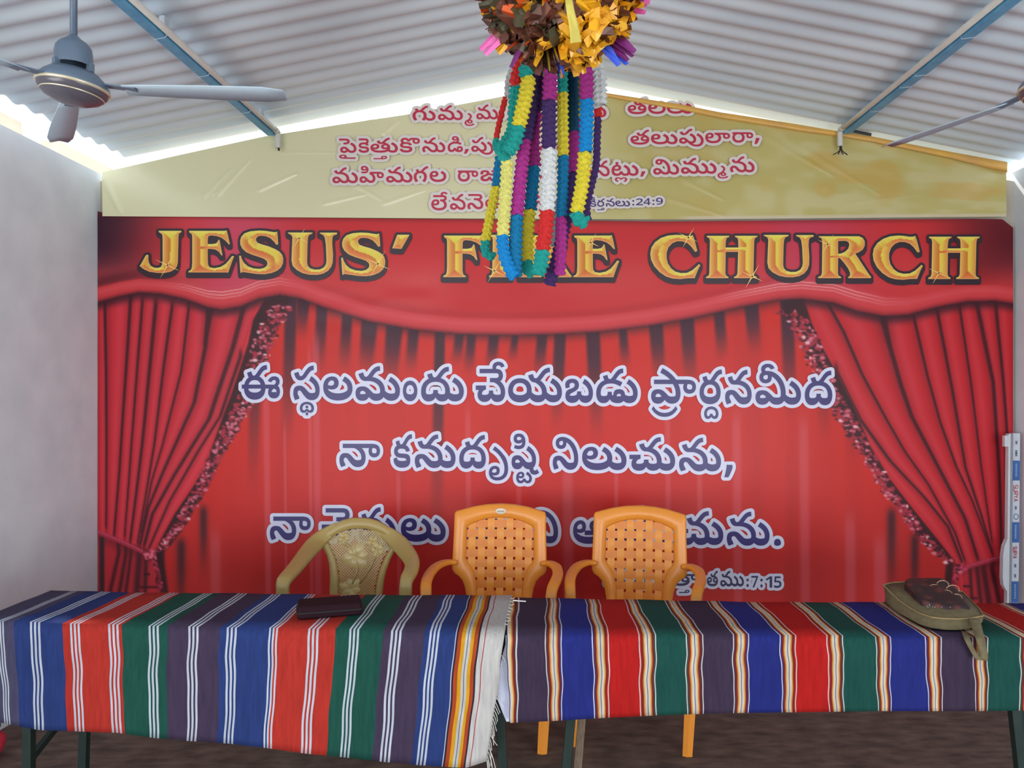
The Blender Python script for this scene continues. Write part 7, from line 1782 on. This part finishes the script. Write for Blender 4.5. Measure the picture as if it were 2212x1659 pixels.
bag_m = mat('olive_canvas', (104, 92, 64), .85, var=.18, scale=50, bump=.25)
seam_m = mat('tan_piping', (140, 118, 78), .8)
bagc = Vector((1.265, 2.66, .742))
bg_ = thing('shoulder_bag', 'olive canvas shoulder bag lying on the right table, its strap over the edge', 'bag', bagc)
Q = lambda px, py, d: W(px, py, d)
# outline of upper and lower rims, back-left round to front-right
up_ = [(1908, 1264, 2.86), (1925, 1281, 2.79), (1944, 1299, 2.72), (1966, 1314, 2.655), (1987, 1326, 2.605), (2012, 1334, 2.565), (2040, 1337, 2.545), (2070, 1338, 2.54), (2098, 1336, 2.545), (2124, 1331, 2.56), (2118, 1318, 2.64), (2100, 1300, 2.74), (2080, 1280, 2.84), (2040, 1262, 2.88), (1980, 1257, 2.885), (1930, 1259, 2.88)]
lo_ = [(1911, 1303, 2.84), (1925, 1316, 2.77), (1942, 1330, 2.70), (1962, 1346, 2.63), (1984, 1360, 2.565), (2008, 1370, 2.525), (2036, 1373, 2.51), (2064, 1374, 2.505), (2086, 1371, 2.515), (2110, 1353, 2.545), (2112, 1342, 2.62), (2098, 1330, 2.70), (2080, 1318, 2.77), (2040, 1306, 2.84), (1980, 1303, 2.85), (1930, 1302, 2.85)]
n = len(up_)
rows = []
for f in (0, .25, .5, .75, 1):
    rows.append([W(*[l * (1 - f) + u * f for u, l in zip(a, e)]) + Vector((0, -.010 * math.sin(math.pi * f) - .004 * math.sin(9 * i / n * 6.28) * math.sin(math.pi * f), 0)) for i, (a, e) in enumerate(zip(up_, lo_))])
for r_ in rows:
    for p in r_:
        p.z = max(p.z, .7465)
cen_u = sum(rows[-1], Vector()) / n
vs = [p for r_ in rows for p in r_] + [p.lerp(cen_u, .5) + Vector((0, 0, .006)) for p in rows[-1]] + [cen_u + Vector((0, 0, .006))]
fs = [(i * n + j, i * n + (j + 1) % n, (i + 1) * n + (j + 1) % n, (i + 1) * n + j) for i in range(5) for j in range(n)]
fs += [(5 * n + j, 5 * n + (j + 1) % n, 6 * n) for j in range(n)] + [tuple(range(n))[::-1]]
MB().add(vs, fs).build('bag_body', bag_m, bg_, smooth=True)
b = MB()
b.tube([p + Vector((0, 0, .001)) for p in rows[-1]] + [rows[-1][0] + Vector((0, 0, .001))], .0026, n=6, cap=False)
b.build('piping', seam_m, bg_)
vs, fs = [], []
for limb in ([(2104, 1338, 2.533, 24), (2108, 1350, 2.50, 23), (2112, 1364, 2.462, 22), (2117, 1380, 2.420, 20), (2121, 1398, 2.412, 18), (2125, 1414, 2.409, 17), (2125, 1426, 2.408, 16)],
             [(2084, 1366, 2.500, 14), (2087, 1376, 2.44, 14), (2092, 1388, 2.418, 13), (2099, 1402, 2.412, 13), (2107, 1415, 2.409, 14), (2117, 1426, 2.406, 20)]):
    q = spline([W(*p[:3]) for p in limb], 4)
    k = len(vs)
    for i, p in enumerate(q):
        w = np.interp(i / 4, range(len(limb)), [p_[3] for p_ in limb]) * p.y / F / 2
        vs += [p - Vector((w, 0, -.002)), p + Vector((w, 0, -.002))]
    fs += [(k + 2 * i, k + 2 * i + 1, k + 2 * i + 3, k + 2 * i + 2) for i in range(len(q) - 1)]
so_ = link('strap', mesh(vs, fs), bag_m, bg_, smooth=True)
md = so_.modifiers.new('thick', 'SOLIDIFY')
md.thickness = .0025

# flowered case lying on the bag
fc_m = bpy.data.materials.new('flowered_cover')
fc_m.use_nodes = True
nt = fc_m.node_tree
bs = nt.nodes['Principled BSDF']
tc = nt.nodes.new('ShaderNodeTexCoord')
vo = nt.nodes.new('ShaderNodeTexVoronoi')
vo.inputs['Scale'].default_value = 26
rp = nt.nodes.new('ShaderNodeValToRGB')
for i, (p, col) in enumerate([(0, (120, 58, 40)), (.22, (80, 34, 32)), (.45, (42, 20, 24)), (1, (24, 15, 20))]):
    e = rp.color_ramp.elements[i] if i < 2 else rp.color_ramp.elements.new(p)
    e.position = p
    e.color = (*lin(col), 1)
nt.links.new(tc.outputs['Object'], vo.inputs['Vector'])
nt.links.new(vo.outputs['Distance'], rp.inputs[0])
nt.links.new(rp.outputs[0], bs.inputs['Base Color'])
bs.inputs['Roughness'].default_value = .6
fb = [(1960, 1296, 2.80), (1995, 1323, 2.66), (2050, 1329, 2.61), (2094, 1327, 2.62), (2098, 1316, 2.68), (2060, 1280, 2.84), (2030, 1262, 2.87), (1970, 1262, 2.87)]
ft = [(1953, 1256, 2.80), (1990, 1296, 2.665), (2046, 1310, 2.62), (2090, 1306, 2.63), (2088, 1294, 2.69), (2058, 1264, 2.83), (2034, 1248, 2.87), (1962, 1249, 2.875)]
fl = thing('flowered_case', 'brown flowered zip case lying on top of the canvas bag', 'case', W(2020, 1300, 2.74))
n = 8
lo3 = [W(*p) for p in fb]
hi3 = [W(*p) for p in ft]
cm = sum(hi3, Vector()) / n
mid = [a.lerp(e, .5) + (a.lerp(e, .5) - (cm + Vector((0, 0, -.02)))).normalized() * .006 for a, e in zip(lo3, hi3)]
ins = [p.lerp(cm, .12) + Vector((0, 0, .004)) for p in hi3]
vs = lo3 + mid + hi3 + ins + [cm + Vector((0, 0, .008))]
fs = [(i * n + j, i * n + (j + 1) % n, (i + 1) * n + (j + 1) % n, (i + 1) * n + j) for i in range(3) for j in range(n)] + [(3 * n + j, 3 * n + (j + 1) % n, 4 * n) for j in range(n)] + [tuple(range(n))[::-1]]
o = MB().add(vs, fs).build('cover', fc_m, fl, smooth=True)
ss = o.modifiers.new('round', 'SUBSURF')
ss.levels = ss.render_levels = 2
for e_ in o.data.edges:
    pass
cr = o.data.attributes.new('crease_edge', 'FLOAT', 'EDGE')
cr.data.foreach_set('value', [.55] * len(o.data.edges))
b = MB()
for cx, cy, r in ((2036, 1263, 13), (2058, 1274, 14), (2044, 1284, 13), (2018, 1272, 13), (2066, 1292, 12), (2026, 1294, 12)):
    for a0, a1 in ((200, 330), (330, 380)):
        pts = []
        for k in range(8):
            a = math.radians(a0 + (a1 - a0) * k / 7)
            x, y = cx + r * math.cos(a), cy + r * .7 * math.sin(a)
            dd = 2.83 - (y - 1256) / 54 * .2
            pts.append(W(x, y, dd - .013))
        b.tube(pts, .0016, n=5)
b.build('petal_outlines', mat('pale_petal_line', (186, 150, 120), .5), fl)['label'] = 'pale petal outlines printed on the cover'
b = MB()
for k in range(34):
    x, y = RT.uniform(2000, 2086), RT.uniform(1298, 1312)
    dd = 2.72 - (y - 1290) / 22 * .09
    b.box(W(x, y, dd - .012), (.002, .002, .002))
b.build('bead_dots', mat('pale_dots', (170, 160, 160), .4), fl)

b = MB()
b.bar(on_top(1108, 1297, .748) + Vector((0, 0, .0)), on_top(1136, 1299, .747), .0035, .0035)
tag(b.build('plastic_stick', mat('white_plastic', (226, 224, 224), .5)), 'tiny white stick lying where the two cloths meet', 'stick')

# ---------------------------------------------------------------- tube light parts standing in the right corner
white_m = mat('white_enamel', (206, 210, 216), .4, var=.03)
fix = thing('batten_light', 'slim white tube-light batten standing upright in the right corner', 'light fitting', (2.46, 4.17, 0))


def colbox(root, name, x0, x1, y0, y1, d, th, m, slant=0.0, bevel=.002):
    a, c = W(x0, y0, d), W(x1, y1, d)
    vs = []
    for yy in (d, d + th):
        for (px, py) in ((x0, y0), (x1, y0), (x1 + slant, y1), (x0 + slant, y1)):
            v = W(px, py, d)
            vs.append(Vector((v.x, yy, v.z)))
    return MB().add(vs, [(0, 1, 2, 3), (7, 6, 5, 4), (0, 4, 5, 1), (1, 5, 6, 2), (2, 6, 7, 3), (3, 7, 4, 0)]).build(name, m, root, bevel=bevel)


zl = 1450
colbox(fix, 'channel', 2179, 2184, 937, zl, 4.15, .03, white_m, -5)
colbox(fix, 'channel_flange', 2184.5, 2188, 937, zl, 4.158, .03, mat('grey_channel', (150, 156, 164), .45), -5)
colbox(fix, 'lamp_holder', 2171, 2179, 941, 965, 4.15, .026, white_m)
bcv = MB()
pts = [(2176, 1166), (2170, 1180), (2167, 1200), (2166, 1250), (2168, 1265), (2174, 1276), (2178, 1276), (2178, 1166)]
vs = [W(x, y, 4.148) for x, y in pts] + [W(x, y, 4.148) + Vector((0, .03, 0)) for x, y in pts]
k = len(pts)
bcv.add(vs, [tuple(range(k)), tuple(range(k, 2 * k))[::-1]] + [(i, i + k, (i + 1) % k + k, (i + 1) % k) for i in range(k)])
bcv.build('ballast_cover', white_m, fix)
car = thing('tube_carton', 'tall white and blue printed carton for a tube light, right of the batten', 'carton', (2.53, 4.19, 0))
colbox(car, 'carton_sleeve', 2188.5, 2204, 936, zl, 4.185, .035, mat('white_card', (206, 212, 222), .6, var=.04), -5)
blue_p = mat('blue_card_print', (58, 104, 172), .55, var=.08, scale=20)
red_p = mat('red_card_print', (196, 84, 96), .55)
grey_p = mat('grey_card_print', (106, 120, 140), .55)
for y0, y1 in ((995, 1038), (1128, 1172), (1256, 1302)):
    sl = lambda y: -(y - 936) / (zl - 936) * 5
    colbox(car, 'blue_panel', 2189 + sl(y0), 2203.6 + sl(y0), y0, y1, 4.1838, .001, blue_p, -.5, 0)
    q = MB()
    for k in range(6):
        y = y0 + 8 + k * (y1 - y0 - 14) / 6
        q.box(W(2196 + sl(y), y, 4.1834), (.008, .0006, .009))
    q.build('panel_text', mat('pale_blue_print', (140, 170, 210), .5), car)
# block letters running down the sleeve, tops to the right
STRO = {'S': [(1, 1, 0, 1), (0, 1, 0, .5), (0, .5, 1, .5), (1, .5, 1, 0), (1, 0, 0, 0)], 'U': [(0, 1, 0, 0), (0, 0, 1, 0), (1, 0, 1, 1)], 'R': [(0, 0, 0, 1), (0, 1, 1, 1), (1, 1, 1, .5), (1, .5, 0, .5), (.4, .5, 1, 0)],
        'Y': [(0, 1, .5, .5), (1, 1, .5, .5), (.5, .5, .5, 0)], 'A': [(0, 0, .5, 1), (.5, 1, 1, 0), (.2, .4, .8, .4)]}


def down_text(txt, x, y, hgt, adv, m, name):
    q = MB()
    for ch in txt:
        for a, e, c_, d_ in STRO[ch]:
            p0 = W(x + e * hgt, y + a * adv * .72, 4.1832)
            p1 = W(x + d_ * hgt, y + c_ * adv * .72, 4.1832)
            q.bar(p0, p1, .0009, .0036, up=Vector((0, 1, 0)).cross((p1 - p0).normalized()))
        y += adv
    q.build(name, m, car)


down_text('SURYA', 2190, 1048, 9, 7.4, red_p, 'red_lettering')
down_text('SURYA', 2188.5, 1181, 8, 5.2, red_p, 'red_lettering')
q = MB()
for y in (956, 1012 - 36, 982, 1097, 1222, 1244):
    x = 2196 - (y - 936) / (zl - 936) * 5
    q.box(W(x, y, 4.1834), (.010, .0006, .018))
q.build('small_print', grey_p, car)
q = MB()
cc = W(2195, 1116, 4.1834)
q.tube([cc + Vector((math.cos(t / 16 * 6.2832) * .012, 0, math.sin(t / 16 * 6.2832) * .015)) for t in range(17)], .0018, n=5, cap=False)
q.build('round_mark', mat('blue_mark', (80, 110, 150), .5), car)

# ---------------------------------------------------------------- bundle on the floor by the left wall
bw = W(-34, 1612, 3.22)
bn = thing('cloth_bundle', 'red and green cloth bundle on the floor by the left wall, half out of view', 'bundle', (bw.x, bw.y, 0))
for nm_, cz, rr, mm in (('red_cloth', .06, .075, mat('red_cotton', (190, 40, 60), .85)), ('green_cloth', .125, .055, mat('green_cotton', (40, 96, 80), .85))):
    vs, fs = [], []
    for i in range(9):
        a = math.pi * i / 8
        for j in range(16):
            q_ = 2 * math.pi * j / 16
            r_ = rr * math.sin(a) * (1 + .08 * math.sin(3 * q_ + i)) + .002
            vs.append((bw.x + r_ * math.cos(q_), bw.y + r_ * math.sin(q_), cz - rr * .8 * math.cos(a)))
    fs = [(i * 16 + j, i * 16 + (j + 1) % 16, (i + 1) * 16 + (j + 1) % 16, (i + 1) * 16 + j) for i in range(8) for j in range(16)]
    MB().add(vs, fs).build(nm_, mm, bn, smooth=True)
